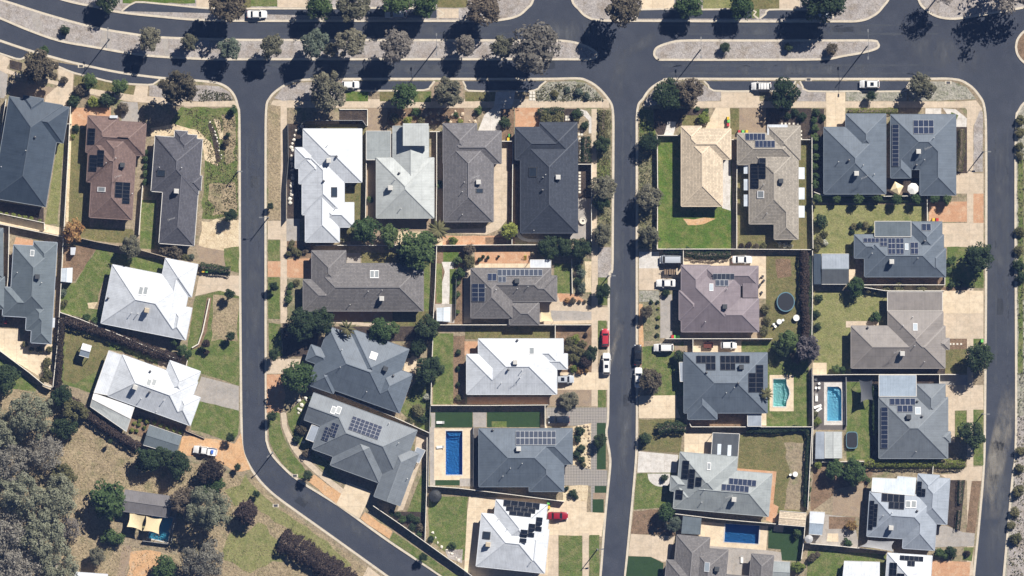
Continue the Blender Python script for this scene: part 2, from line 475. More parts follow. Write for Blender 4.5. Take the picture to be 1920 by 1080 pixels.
def strip(name, pts, w, m, z, h, closed=False):
    """a raised band (kerb, wall, edging) following a line in plan units; w in metres"""
    P = [Vector((*W(*p), 0)) for p in pts]
    n = len(P); verts = []; faces = []
    for i in range(n):
        if closed: d = (P[(i + 1) % n] - P[i - 1])
        else: d = P[min(i + 1, n - 1)] - P[max(i - 1, 0)]
        d.normalize(); r = Vector((d.y, -d.x, 0)) * (w / 2)
        for q, zz in ((P[i] - r, z - h), (P[i] - r, z), (P[i] + r, z), (P[i] + r, z - h)):
            verts.append((q.x, q.y, zz))
    for i in range(n if closed else n - 1):
        a = i * 4; b = ((i + 1) % n) * 4
        for k in range(3): faces.append((a + k, a + k + 1, b + k + 1, b + k))
    if not closed:
        faces += [(0, 3, 2, 1), (4 * n - 4, 4 * n - 3, 4 * n - 2, 4 * n - 1)]
    o = mesh_obj(name, verts, [tuple(reversed(f)) for f in faces], MATS[m])
    return o

def smooth_line(pts, sub=4):
    """Catmull-Rom through plan points"""
    out = []
    n = len(pts)
    for i in range(n - 1):
        p0 = pts[max(i - 1, 0)]; p1 = pts[i]; p2 = pts[i + 1]; p3 = pts[min(i + 2, n - 1)]
        for k in range(sub):
            t = k / sub
            out.append(tuple(0.5 * ((2 * p1[a]) + (-p0[a] + p2[a]) * t + (2 * p0[a] - 5 * p1[a] + 4 * p2[a] - p3[a]) * t * t
                                    + (-p0[a] + 3 * p1[a] - 3 * p2[a] + p3[a]) * t ** 3) for a in (0, 1)))
    out.append(pts[-1])
    return out
# ------------------------------------------------------------------ the land: roads, blocks, kerbs
def rot_rect(cx, cy, w, h, deg):
    a = math.radians(deg); c, s = math.cos(a), math.sin(a)
    return [(cx + x * c - y * s, cy + x * s + y * c) for x, y in ((-w / 2, -h / 2), (w / 2, -h / 2), (w / 2, h / 2), (-w / 2, h / 2))]

POOLS = {
    'lap': [(836, 808), (867, 808), (867, 890), (836, 890)],
    'turquoise': [(1450, 711), (1474, 711), (1475, 722), (1479, 730), (1480, 738), (1478, 746), (1475, 752), (1474, 762), (1450, 762)],
    'aqua': [(1551, 725), (1572, 725), (1577, 729), (1578, 735), (1578, 789), (1551, 789)],
    'deep': rot_rect(1391, 1001, 64, 34, 3.5),
    'sail': rot_rect(301, 990, 38, 46, 12),
}
HOLES = list(POOLS.values())

RX0, RX1, RY0, RY1 = -160, 2080, -160, 1240
g = sheet('ground', [(-4000, -4500), (6000, -4500), (6000, 5500), (-4000, 5500)], 'dry_ground', -0.03, HOLES)
g['kind'] = 'structure'
rd = sheet('road', [(RX0, RY0), (RX1, RY0), (RX1, RY1), (RX0, RY1)], 'asphalt', 0.0, HOLES)
rd['kind'] = 'structure'

KERB_Z = LAND + 0.012
def block(name, edge, rest, m='dry_ground', kerb=0.52, holes=()):
    e = smooth_line(edge)
    o = sheet(name, e + rest, m, LAND, holes, LAND + 0.02)
    o['kind'] = 'structure'
    k = strip('kerb', e, kerb, 'kerb_concrete', KERB_Z, LAND + 0.03)
    k['kind'] = 'structure'
    return o

def island(name, outline, m='gravel', kerb=0.52):
    e = smooth_line(outline + [outline[0]])[:-1]
    o = sheet(name, e, m, LAND, (), LAND + 0.02); o['kind'] = 'structure'
    k = strip('kerb', e, kerb, 'kerb_concrete', KERB_Z, LAND + 0.03, True); k['kind'] = 'structure'

west_edge = [(-160, 20), (-60, 55), (0, 76), (60, 96), (120, 113), (162, 123), (225, 136), (302, 146), (380, 152), (415, 158),
             (436, 174), (446, 200), (449, 240), (450, 500), (452, 740), (453, 800), (455, 842), (465, 868), (480, 892), (500, 915),
             (530, 940), (610, 997), (695, 1058), (790, 1126), (950, 1240)]
block('west_land', west_edge, [(-160, 1240)], holes=[POOLS['sail']])
centre_edge = [(1060, 1240), (875, 1114), (815, 1072), (725, 1012), (637, 949), (562, 902), (532, 877), (510, 852), (501, 830), (499, 800),
               (498, 600), (498, 300), (499, 207), (505, 185), (520, 169), (545, 155), (580, 149), (700, 148), (1007, 148), (1080, 147),
               (1100, 151), (1120, 163), (1140, 185), (1149, 207), (1150, 270), (1149, 420), (1148, 505), (1142, 525), (1141, 700),
               (1140, 785), (1137, 812), (1143, 850), (1144, 875), (1138, 935), (1133, 990), (1126, 1080), (1112, 1240)]
block('centre_land', centre_edge, [], holes=[POOLS['lap']])
east_edge = [(1157, 1240), (1172, 1080), (1190, 892), (1194, 810), (1194, 600), (1194, 300), (1195, 207), (1206, 185), (1220, 166), (1242, 152), (1262, 148),
             (1400, 148), (1700, 148), (1785, 148), (1815, 158), (1835, 178), (1846, 203), (1849, 270), (1849, 500), (1847, 760), (1845, 870), (1836, 980), (1826, 1080), (1812, 1240)]
block('east_land', east_edge, [], holes=[POOLS['turquoise'], POOLS['aqua'], POOLS['deep']])
block('far_east_land', [(2080, 178), (1960, 180), (1925, 190), (1910, 208), (1905, 235), (1904, 400), (1905, 810), (1898, 900), (1882, 1080), (1868, 1240)], [(2080, 1240)], 'weedy_gravel')
block('north_west_land', [(-160, -100), (20, -32), (120, 0), (175, 12), (225, 23), (300, 31), (370, 37), (480, 39), (700, 39), (900, 39), (940, 37), (970, 30), (988, 16), (1000, -2), (1006, -60), (1008, -160)], [(-160, -160)], 'gravel')
block('north_land', [(1066, -160), (1067, -60), (1072, -2), (1085, 17), (1100, 31), (1125, 38), (1200, 39), (1400, 40), (1560, 40), (1612, 39), (1640, 28), (1656, 12), (1668, -8), (1674, -60), (1676, -160)], [], 'gravel')
block('north_east_land', [(1708, -160), (1712, -60), (1722, -2), (1735, 17), (1755, 30), (1782, 35), (1815, 32), (1920, 14), (2080, -14)], [(2080, -160)], 'gravel')
island('median_strip', [(-150, -22), (-60, 12), (0, 34), (50, 55), (110, 76), (175, 88), (250, 101), (312, 107), (400, 111), (480, 111), (800, 111), (1060, 111), (1104, 111), (1119, 105), (1115, 96),
                        (1092, 84), (1060, 77), (1000, 76), (700, 75), (480, 75), (412, 74), (300, 70), (250, 64), (175, 51), (87, 27), (25, 7), (-40, -14), (-140, -56)])
island('median_strip', [(1227, 104), (1227, 97), (1234, 88), (1260, 79), (1290, 76), (1400, 76), (1560, 76), (1634, 76), (1646, 81), (1645, 90), (1620, 98), (1580, 105), (1540, 111), (1400, 112), (1250, 112), (1234, 111)])
island('roundabout', [(1905, 88), (1909, 72), (1925, 56), (1960, 46), (2000, 60), (2020, 88), (2000, 118), (1960, 132), (1925, 120), (1909, 104)], 'bark')

# sealed parking bays behind the kerb line (sunk in the real street; sealed sheets flush with the verge here)
def bay(pts):
    o = S('asphalt', pts, 'parking_bay')
    k = strip('kerb', smooth_line(pts, 2), 0.4, 'kerb_concrete', LAND + 0.05, 0.06); k['kind'] = 'structure'
bay([(1320, 152), (1328, 160), (1338, 170), (1400, 171), (1478, 170), (1486, 162), (1492, 152)])
bay([(1500, 152), (1505, 162), (1516, 171), (1600, 171), (1692, 171), (1701, 162), (1707, 152)])
bay([(645, 152), (650, 160), (652, 169), (720, 170), (795, 169), (806, 163), (815, 152)])
bay([(868, 152), (873, 162), (878, 170), (940, 171), (1000, 170), (1012, 162), (1024, 152)])
bay([(0, 79), (-40, 70), (-40, 92), (0, 100), (30, 110), (44, 109), (56, 98)][::-1])
bay([(98, 115), (104, 122), (115, 127), (140, 137), (182, 147), (217, 155), (277, 159), (290, 156), (300, 149)])
bay([(228, 21), (238, 13), (250, 6), (270, 4), (370, 14), (420, 16), (600, 16), (818, 16), (819, 34)])
bay([(1195, 35), (1195, 18), (1300, 18), (1410, 18), (1413, 28), (1422, 35)][::-1])
bay([(1424, 35), (1436, 26), (1442, 18), (1500, 18), (1556, 18), (1562, 35)])

# pale kerb-side dust and wear on the sealed roads
def wear(m, pts):
    o = sheet('road_wear', roughen(pts, 3.0, 10.0), m, 0.006 + 0.002 * random.random()); o['kind'] = 'structure'
DUSTN = [0]
def dust(m, cx, cy, w, h, deg):
    """thin film of dirt on the seal, fading at its edges"""
    DUSTN[0] += 1
    q = [W(*p) for p in rot_rect(cx, cy, w, h, deg)]
    o = mesh_obj('road_dust', [(x, y, 0.012 + 0.003 * DUSTN[0]) for x, y in q], [(3, 2, 1, 0)], MATS[m], uvs=[(0, 1), (1, 1), (1, 0), (0, 0)]); o['kind'] = 'structure'
dust('dust', 1876, 830, 40, 230, 12); dust('dust', 1866, 900, 34, 150, 4); dust('dust', 1866, 850, 26, 120, 10); dust('light_dust', 1872, 960, 50, 260, 5); dust('light_dust', 1884, 780, 22, 130, 12)
dust('light_dust', 1156, 560, 20, 280, 2); dust('dust', 1152, 650, 14, 90, 18); dust('light_dust', 1154, 340, 12, 260, 0); dust('light_dust', 1186, 480, 12, 400, 0)
dust('light_dust', 1190, 90, 24, 110, 60); dust('light_dust', 1160, 150, 30, 80, 10); dust('light_dust', 700, 55, 460, 22, 0); dust('light_dust', 760, 130, 460, 22, 0); dust('light_dust', 1450, 56, 420, 24, 0); dust('light_dust', 1480, 130, 420, 26, 0)
dust('light_dust', 474, 480, 26, 560, 0); dust('light_dust', 1770, 100, 160, 60, 10); dust('light_dust', 1872, 420, 40, 420, 0); dust('light_dust', 600, 950, 26, 330, 122); dust('light_dust', 250, 90, 280, 26, 12); dust('light_dust', 1060, 60, 120, 50, 0); dust('light_dust', 1170, 800, 30, 420, 0)
for y0, y1 in ((46, 47.6), (62, 63.6), (121, 122.6), (136, 137.6)):
    for x0, x1 in ((480, 700), (720, 960), (1240, 1500), (1510, 1760)): wear('track_asphalt', [(x0, y0), ((x0 + x1) / 2, y0 - 0.5), (x1, y0), (x1, y1 + 1), ((x0 + x1) / 2, y1 + 2), (x0, y1 + 1)])
for x in (462, 484): wear('track_asphalt', [(x, 260), (x + 3, 260), (x + 3.5, 500), (x + 3, 760), (x, 760), (x + 0.5, 500)])
for x in (1166, 1182): wear('track_asphalt', [(x, 220), (x + 3, 220), (x + 3.5, 500), (x + 2, 860), (x - 1, 860), (x + 0.5, 500)])
for x in (1866, 1888): wear('track_asphalt', [(x, 240), (x + 2.5, 240), (x + 3, 500), (x + 2.5, 720), (x, 720), (x + 0.5, 500)])
for q in ([(1010, 116), (1040, 115), (1041, 128), (1011, 129)], [(470, 330), (482, 330), (482, 352), (470, 352)], [(1168, 740), (1180, 740), (1180, 762), (1168, 762)], [(1560, 50), (1600, 50), (1600, 60), (1560, 60)], [(1868, 560), (1880, 560), (1880, 590), (1868, 590)], [(560, 930), (578, 942), (570, 952), (552, 940)]):
    wear('patch_asphalt', q)

# ------------------------------------------------------------------ north verges
R('bright_lawn', 230, -60, 366, 6, 'lawn', 2); R('concrete', 368, -60, 396, 15, 'driveway'); R('dull_lawn', 396, -60, 470, 14, 'lawn', 2)
R('lawn', 470, -60, 520, 12, 'lawn', 2); R('concrete', 520, -60, 578, 14, 'driveway'); R('dull_lawn', 820, -60, 875, 14, 'lawn', 3); R('concrete', 820, 16, 860, 34, 'path')
R('cream_concrete', 1203, -60, 1264, 17, 'driveway'); R('pale_lawn', 1318, -60, 1460, 16, 'lawn', 2); R('lawn', 1410, 17, 1424, 34, 'lawn', 1)
R('dull_lawn', 1400, -60, 1461, 17, 'lawn', 1); R('concrete', 1461, -60, 1500, 17, 'driveway')
# slabs crossing the median
for q in ([(57, 22), (74, 27), (81, 60), (64, 55)], [(192, 56), (208, 59), (209, 90), (187, 87)], [(303, 72), (315, 73), (316, 105), (309, 104)]):
    S('grey_concrete', q, 'path')

# ------------------------------------------------------------------ west land surfaces
S('concrete', [(-80, 76), (0, 100), (22, 112), (12, 128), (40, 140), (38, 146), (0, 133), (-80, 110)], 'driveway')
R('concrete', -80, 135, 12, 180, 'driveway')
S('grey_concrete', [(-80, 130), (0, 132), (15, 140), (12, 172), (8, 184), (-80, 180)], 'driveway')
S('mulch', [(18, 112), (42, 118), (40, 134), (18, 128)], 'garden_bed', 1)
S('aggregate', [(25, 152), (104, 165), (90, 178), (84, 188), (15, 178)], 'garden_bed', 1)
S('concrete', [(107, 122), (138, 138), (136, 170), (122, 205), (82, 200), (86, 180), (100, 168), (110, 160), (86, 155), (90, 148), (110, 153)], 'driveway')
S('dull_lawn', [(140, 140), (182, 150), (217, 157), (254, 161), (250, 178), (170, 168), (138, 160)], 'lawn', 1)
S('concrete', [(168, 166), (250, 178), (345, 186), (345, 198), (240, 190), (165, 176)], 'path')
S('concrete', [(255, 160), (278, 160), (275, 192), (248, 190)], 'driveway')
S('grey_concrete', [(226, 190), (258, 192), (262, 230), (228, 228)], 'driveway')
S('gravel', [(280, 160), (372, 160), (412, 162), (430, 172), (438, 188), (370, 190), (280, 180)], 'verge', 2)
S('concrete', [(345, 191), (440, 189), (446, 200), (345, 200)], 'path')
R('terracotta', 134, 202, 208, 236, 'driveway')
R('dull_lawn', 126, 240, 168, 460, 'lawn', 2); S('sand', [(132, 200), (136, 200), (128, 420), (123, 420)], 'garden_edge')
S('pale_lawn', [(108, 268), (120, 268), (108, 420), (84, 420)], 'lawn', 1)
S('mulch', [(-60, 370), (82, 390), (82, 418), (-60, 398)], 'garden_bed')
S('cream_concrete', [(-60, 388), (0, 402), (115, 427), (113, 441), (0, 419), (-60, 408)], 'path')
S('lawn', [(265, 375), (293, 375), (290, 468), (262, 466)], 'lawn', 1)
S('dull_lawn', [(150, 425), (250, 430), (252, 450), (240, 458), (150, 448)], 'lawn', 1)
S('lawn', [(340, 200), (445, 204), (447, 405), (378, 410), (384, 320), (388, 270), (340, 240), (318, 232)], 'lawn', 4)
S('sand', [(282, 240), (325, 232), (372, 244), (396, 268), (410, 302), (408, 312), (384, 300), (376, 262), (330, 252), (284, 256)], 'garden_bed', 3)
S('dry_grass', [(415, 215), (440, 215), (442, 300), (425, 310)], 'bare_earth', 6); S('sand', [(400, 222), (412, 225), (420, 262), (412, 262)], 'bare_earth', 5); S('dry_grass', [(392, 345), (440, 340), (444, 400), (398, 404)], 'bare_earth', 8)
S('mulch', [(394, 228), (402, 240), (410, 272), (415, 302), (405, 306), (398, 262), (390, 236)], 'garden_bed', 2)
S('sand', [(378, 415), (448, 412), (448, 465), (420, 472), (372, 462)], 'bare_earth', 4)
S('aggregate', [(366, 458), (420, 470), (425, 500), (376, 490)], 'bare_earth', 4)
S('lawn', [(420, 466), (448, 462), (448, 512), (424, 505)], 'lawn', 3)
S('bark', [(120, 462), (170, 462), (180, 468), (140, 528), (116, 530)], 'garden_bed', 2)
S('lawn', [(180, 468), (314, 488), (300, 520), (215, 500), (188, 606), (170, 600), (114, 585), (116, 535), (142, 530)], 'lawn', 2)
S('sand', [(164, 568), (186, 566), (184, 580), (166, 578)], 'bare_earth', 2)
S('concrete', [(374, 514), (449, 517), (449, 556), (410, 545), (366, 555)], 'driveway')
S('lawn', [(366, 556), (412, 545), (450, 556), (450, 724), (376, 700), (352, 690), (352, 640)], 'lawn', 3)
S('dry_grass', [(196, 520), (206, 520), (190, 580), (176, 580)], 'bare_earth', 4); S('dry_grass', [(398, 786), (410, 780), (414, 790), (400, 796)], 'bare_earth', 4)
S('dry_grass', [(400, 552), (448, 560), (446, 640), (396, 640)], 'lawn', 5)
S('bark', [(388, 558), (397, 558), (388, 620), (376, 650), (362, 656), (374, 638)], 'garden_bed')
S('lawn', [(124, 605), (205, 640), (300, 668), (310, 690), (230, 660), (206, 656), (176, 738), (120, 720), (108, 712)], 'lawn', 2)
S('dull_lawn', [(124, 610), (200, 638), (206, 655), (190, 690), (140, 720), (118, 712)], 'lawn', 4)
S('concrete', [(296, 676), (314, 680), (312, 692), (296, 690)], 'path')
S('grey_concrete', [(378, 706), (448, 724), (448, 770), (374, 752), (364, 740)], 'driveway')
S('lawn', [(374, 752), (448, 770), (446, 815), (436, 828), (358, 806), (362, 775)], 'lawn', 3)
S('bark', [(246, 776), (285, 785), (356, 800), (350, 812), (280, 795), (270, 822), (238, 810)], 'garden_bed', 1)
S('mulch', [(350, 806), (384, 820), (360, 822), (345, 815)], 'garden_bed', 1)
S('orange_dirt', [(342, 818), (385, 822), (440, 832), (452, 812), (458, 850), (470, 880), (440, 885), (400, 862), (334, 852)], 'driveway', 3)
S('cream_concrete', [(-60, 612), (36, 618), (38, 637), (50, 640), (98, 645), (99, 690), (100, 722), (84, 712), (0, 660), (-60, 630)], 'driveway')
S('terracotta', [(30, 444), (62, 450), (64, 462), (26, 458)], 'garden_bed', 1)
S('lawn', [(-60, 660), (0, 672), (70, 722), (66, 735), (30, 740), (-60, 720)], 'lawn', 3)
S('dry_grass', [(-150, 700), (60, 735), (110, 735), (165, 790), (262, 840), (330, 860), (440, 890), (480, 900), (520, 945), (690, 1066), (880, 1236), (-150, 1236)], 'paddock', 3, holes=[[(232, 920), (348, 940), (332, 1040), (212, 1020)]])
S('pale_lawn', [(150, 870), (190, 850), (205, 880), (170, 905)], 'paddock', 10); S('pale_lawn', [(430, 1000), (500, 985), (540, 1040), (470, 1075), (420, 1050)], 'paddock', 12); S('pale_lawn', [(420, 920), (450, 910), (470, 935), (440, 950)], 'paddock', 8)
S('orange_dirt', [(242, 1035), (300, 1030), (310, 1060), (270, 1085), (238, 1080)], 'bare_earth', 5)
S('dry_grass', [(135, 830), (200, 820), (240, 850), (200, 900), (150, 910), (125, 880)], 'paddock', 8)
S('pale_lawn', [(460, 890), (500, 935), (600, 1008), (660, 1060), (640, 1066), (570, 1010), (490, 960), (450, 910)], 'paddock', 6)
S('dry_ground', [(232, 920), (348, 940), (332, 1040), (212, 1020)], 'bare_earth', 0, holes=[POOLS['sail']])
S('concrete', [(690, 1062), (720, 1085), (760, 1140), (660, 1140), (678, 1085)], 'driveway')
S('aggregate', [(230, 1022), (247, 1024), (236, 1090), (218, 1090)], 'path')

# ------------------------------------------------------------------ centre land surfaces
R('concrete', 526, 186, 1142, 202, 'path'); S('concrete', [(508, 196), (512, 188), (526, 188), (538, 200), (538, 606), (526, 606), (526, 200)], 'path')
S('gravel', [(514, 184), (530, 164), (560, 155), (642, 153), (642, 189), (530, 189)], 'verge', 1)
R('bright_lawn', 648, 171, 690, 190, 'lawn', 1); R('dull_lawn', 712, 171, 746, 190, 'lawn', 1); R('lawn', 776, 171, 808, 191, 'lawn', 2)
R('aggregate', 810, 153, 868, 190, 'verge', 2); R('dull_lawn', 872, 172, 928, 190, 'lawn', 1)
S('weedy_gravel', [(1006, 171), (1028, 154), (1076, 152), (1098, 156), (1116, 168), (1134, 189), (1006, 190)], 'verge', 1)
for i, (x, y) in enumerate(((994, 174), (1000, 174), (994, 180), (1000, 180), (994, 186), (1000, 186))):
    pass
R('dry_grass', 503, 199, 526, 412, 'verge', 1); R('concrete', 502, 414, 526, 449, 'driveway'); R('lawn', 503, 450, 525, 489, 'verge', 1)
R('terracotta', 502, 490, 526, 519, 'driveway'); R('lawn', 503, 520, 525, 598, 'verge', 1)
S('terracotta', [(538, 486), (580, 484), (586, 490), (586, 522), (538, 520)], 'driveway')
R('mulch', 636, 204, 688, 236, 'garden_bed', 0); R('aggregate', 690, 202, 724, 248, 'driveway')
S('bark', [(726, 203), (870, 203), (870, 234), (726, 234)], 'garden_bed', 1); R('aggregate', 870, 204, 889, 232, 'path')
S('pale_concrete', [(930, 171), (966, 171), (962, 196), (946, 214), (936, 246), (896, 246), (908, 216), (926, 200)], 'driveway')
S('bark', [(938, 204), (964, 204), (964, 262), (940, 262)], 'garden_bed', 1)
R('terracotta', 966, 202, 1012, 240, 'driveway'); R('mulch', 1013, 204, 1086, 232, 'garden_bed')
S('pale_concrete', [(1086, 204), (1100, 208), (1110, 222), (1110, 250), (1104, 250), (1104, 226), (1092, 214)], 'path')
R('mulch', 540, 232, 572, 300, 'garden_bed'); R('mulch', 538, 300, 566, 410, 'garden_bed')
R('dull_lawn', 574, 233, 686, 452, 'lawn'); R('grey_concrete', 537, 410, 562, 452, 'driveway')
S('aggregate', [(686, 300), (830, 300), (832, 462), (686, 462)], 'bare_earth')
S('sand', [(744, 434), (800, 434), (830, 450), (830, 460), (744, 460)], 'garden_bed', 2)
S('concrete', [(925, 278), (952, 278), (952, 410), (936, 430), (912, 440), (830, 436), (830, 430), (905, 428), (925, 416)], 'path')
S('terracotta', [(830, 442), (950, 442), (950, 462), (830, 462)], 'garden_bed', 1); S('bark', [(910, 445), (950, 445), (950, 458), (910, 458)], 'garden_bed', 1)
R('bark', 952, 262, 966, 460, 'garden_bed'); R('mulch', 966, 300, 978, 445, 'garden_bed'); R('mulch', 1083, 304, 1109, 372, 'garden_bed')
R('grey_concrete', 1068, 372, 1108, 448, 'path'); S('pale_concrete', smooth_line([(966, 432), (972, 446), (990, 453), (1030, 453), (1030, 449), (992, 448), (978, 442), (972, 430)]), 'garden_edge')
R('concrete', 1109, 204, 1119, 455, 'path'); R('scrub', 1119, 206, 1146, 300, 'verge', 2); R('lawn', 1120, 300, 1145, 340, 'verge', 1); R('scrub', 1120, 340, 1145, 462, 'verge', 1)
R('gravel', 1120, 464, 1146, 520, 'verge', 1); R('lawn', 1121, 520, 1139, 572, 'verge', 1); R('concrete', 1109, 455, 1121, 762, 'path')
S('scrub', [(1070, 486), (1109, 486), (1109, 552), (1078, 552)], 'garden_bed', 1); S('sand', [(1096, 490), (1109, 490), (1109, 548), (1098, 548)], 'garden_bed', 2)
# row 2
R('bark', 538, 452, 586, 484, 'garden_bed', 1); R('scrub', 538, 523, 570, 600, 'garden_bed', 2)
R('grey_concrete', 650, 474, 676, 494, 'path'); R('dull_lawn', 678, 474, 812, 496, 'lawn', 1); R('lawn', 795, 496, 806, 590, 'lawn')
R('terracotta', 625, 584, 740, 603, 'path'); S('concrete', [(626, 600), (690, 606), (735, 606), (735, 612), (690, 612), (626, 605)], 'garden_edge')
R('dull_lawn', 736, 584, 812, 612, 'lawn', 1); R('mulch', 620, 612, 812, 640, 'garden_bed')
R('bark', 814, 468, 884, 608, 'bare_earth'); R('bright_lawn', 831, 473, 860, 491, 'lawn'); S('pale_concrete', [(828, 491), (852, 491), (850, 505), (844, 520), (842, 570), (828, 570), (829, 530), (834, 510)], 'path')
R('lawn', 818, 494, 829, 568, 'lawn'); R('lawn', 843, 504, 856, 570, 'lawn'); R('grey_concrete', 816, 570, 852, 606, 'path')
R('terracotta', 890, 472, 994, 496, 'courtyard'); R('cream_concrete', 872, 494, 995, 502, 'path')
R('lawn', 1039, 494, 1072, 550, 'lawn'); R('concrete', 870, 500, 884, 606, 'path')
S('concrete', [(1012, 566), (1044, 550), (1078, 552), (1109, 576), (1141, 576), (1141, 602), (1109, 606), (1010, 608)], 'driveway')
S('grey_concrete', [(1033, 582), (1109, 584), (1109, 600), (1033, 602)], 'driveway', 1)
S('terracotta', [(1044, 550), (1080, 552), (1100, 566), (1050, 566)], 'garden_bed', 1)
R('lawn', 1121, 601, 1137, 654, 'verge', 1)
# row 3
R('lawn', 812, 625, 850, 758, 'lawn'); R('bark', 850, 630, 872, 758, 'garden_bed'); R('terracotta', 871, 640, 900, 666, 'courtyard'); R('dull_lawn', 872, 612, 1040, 636, 'lawn', 1)
R('terracotta', 876, 744, 1030, 758, 'path'); R('bark', 1041, 610, 1109, 700, 'garden_bed', 1); R('cream_concrete', 1044, 698, 1141, 731, 'driveway')
R('aggregate', 1030, 731, 1109, 762, 'garden_bed', 1); R('lawn', 1121, 731, 1136, 764, 'verge', 1)
R('grey_concrete', 806, 774, 816, 912, 'path'); R('turf', 816, 773, 886, 801, 'lawn'); R('grey_concrete', 887, 773, 912, 801, 'path'); R('turf', 913, 772, 1013, 801, 'lawn')
R('lawn', 922, 790, 950, 801, 'lawn'); R('pavers', 1024, 764, 1140, 798, 'driveway'); R('cream_concrete', 1013, 796, 1026, 806, 'path')
S('sand', [(1074, 800), (1109, 793), (1108, 880), (1074, 872)], 'garden_bed', 2); R('turf', 1119, 793, 1136, 880, 'verge'); R('pavers', 1108, 796, 1119, 960, 'path')
S('pavers', [(1057, 872), (1076, 872), (1110, 880), (1139, 882), (1139, 912), (1057, 910)], 'driveway'); S('sand', [(1056, 912), (1103, 910), (1100, 945), (1056, 940)], 'garden_bed', 2)
R('turf', 1115, 911, 1137, 924, 'verge'); R('turf', 1111, 936, 1132, 961, 'verge'); R('aggregate', 1112, 924, 1136, 936, 'verge')
R('cream_concrete', 814, 803, 888, 900, 'pool_surround', 0, [POOLS['lap']]); R('turf', 816, 900, 862, 910, 'lawn'); R('grey_concrete', 862, 897, 888, 912, 'path'); R('timber_deck', 888, 803, 898, 915, 'path')
# row 4
S('lawn', [(804, 930), (878, 932), (876, 1000), (870, 1050), (850, 1046), (804, 1010)], 'lawn', 2); S('gravel', [(834, 1030), (868, 1030), (866, 1056), (840, 1046)], 'garden_bed', 2)
S('cream_concrete', [(880, 930), (1100, 940), (1100, 960), (1134, 962), (1128, 1006), (1032, 1003), (1030, 1080), (870, 1080), (876, 960)], 'driveway')
R('lawn', 1048, 1004, 1091, 1140, 'lawn', 1); R('concrete', 1092, 1000, 1104, 1140, 'path'); R('lawn', 1105, 1003, 1124, 1140, 'verge', 1); R('concrete', 1028, 1003, 1047, 1140, 'path')
# south-west curve
S('concrete', [(502, 673), (564, 673), (562, 700), (500, 701)], 'driveway'); S('terracotta', [(500, 702), (526, 702), (536, 740), (528, 774), (500, 774)], 'driveway', 1)
S('lawn', [(504, 605), (526, 608), (530, 668), (504, 670)], 'verge', 2); S('mulch', [(530, 606), (600, 610), (590, 668), (530, 668)], 'garden_bed', 2)
S('lawn', smooth_line([(503, 778), (523, 774), (526, 800), (536, 828), (548, 850), (572, 880), (566, 898), (536, 876), (516, 850), (505, 828)]), 'verge')
S('concrete', smooth_line([(526, 774), (536, 774), (539, 800), (550, 822), (564, 846), (600, 882), (645, 918), (640, 926), (596, 892), (556, 854), (540, 828), (529, 800)]), 'path')
S('lawn', [(538, 774), (580, 740), (560, 800), (590, 850), (626, 870), (622, 895), (600, 876), (566, 842), (551, 818), (541, 796)], 'lawn', 1)
S('orange_dirt', [(572, 898), (590, 890), (640, 926), (632, 946)], 'verge', 2); S('cream_concrete', [(650, 904), (698, 922), (674, 972), (630, 946)], 'driveway')
S('orange_dirt', [(684, 960), (736, 996), (730, 1010), (676, 972)], 'verge', 2); S('lawn', [(738, 998), (880, 1095), (870, 1108), (818, 1072), (730, 1012)], 'verge', 1)
S('concrete', [(782, 812), (800, 820), (798, 840), (756, 956), (745, 958), (776, 856)], 'path'); S('lawn', [(798, 870), (798, 1000), (770, 972), (764, 958)], 'lawn')
S('lawn', [(750, 770), (806, 660), (808, 800), (796, 812)], 'lawn', 2); S('cream_concrete', [(760, 668), (782, 668), (780, 700), (757, 696)], 'courtyard'); S('mulch', [(726, 958), (796, 960), (798, 1012), (740, 975)], 'garden_bed', 1)

# ------------------------------------------------------------------ east land surfaces
R('concrete', 1300, 190, 1830, 202, 'path'); S('concrete', [(1798, 190), (1830, 188), (1842, 204), (1825, 236), (1813, 236), (1813, 206)], 'path')
S('gravel', [(1212, 186), (1224, 170), (1244, 156), (1262, 153), (1312, 153), (1338, 172), (1354, 173), (1350, 189), (1300, 189), (1206, 200)], 'verge', 1)
R('concrete', 1352, 171, 1424, 202, 'driveway'); S('gravel', [(1494, 156), (1500, 160), (1514, 173), (1548, 173), (1548, 190), (1494, 190)], 'verge', 1)
R('cream_concrete', 1549, 172, 1585, 240, 'driveway'); R('weedy_gravel', 1586, 172, 1700, 189, 'verge', 1); S('weedy_gravel', [(1704, 153), (1786, 153), (1812, 163), (1830, 186), (1704, 190)], 'verge', 1)
S('lawn', [(1200, 206), (1225, 206), (1230, 255), (1198, 255)], 'verge', 1); S('scrub', [(1198, 255), (1230, 255), (1230, 466), (1198, 466)], 'verge', 2)
S('mulch', [(1225, 204), (1330, 203), (1322, 232), (1276, 236), (1236, 256), (1226, 240)], 'garden_bed', 1); S('pale_concrete', [(1252, 228), (1268, 228), (1262, 256), (1244, 256)], 'path', 1)
S('dull_lawn', [(1280, 216), (1312, 216), (1306, 240), (1278, 238)], 'lawn', 1)
S('cream_concrete', [(1342, 202), (1368, 202), (1371, 242), (1322, 241)], 'driveway'); R('dull_lawn', 1369, 203, 1386, 252, 'lawn', 1); R('aggregate', 1386, 202, 1436, 250, 'driveway')
R('mulch', 1436, 203, 1522, 262, 'garden_bed', 1)
R('bright_lawn', 1234, 256, 1372, 466, 'lawn'); S('orange_dirt', [(1281, 410), (1320, 408), (1342, 410), (1320, 420), (1290, 422)], 'bare_earth', 4); S('pale_concrete', [(1354, 300), (1370, 300), (1370, 395), (1354, 390)], 'path', 1)
R('dull_lawn', 1384, 262, 1521, 468, 'lawn', 1); R('mulch', 1523, 204, 1545, 372, 'garden_bed')
R('pale_concrete', 1735, 203, 1765, 216, 'path'); S('pale_concrete', [(1768, 203), (1792, 205), (1813, 222), (1812, 240), (1792, 238)], 'courtyard')
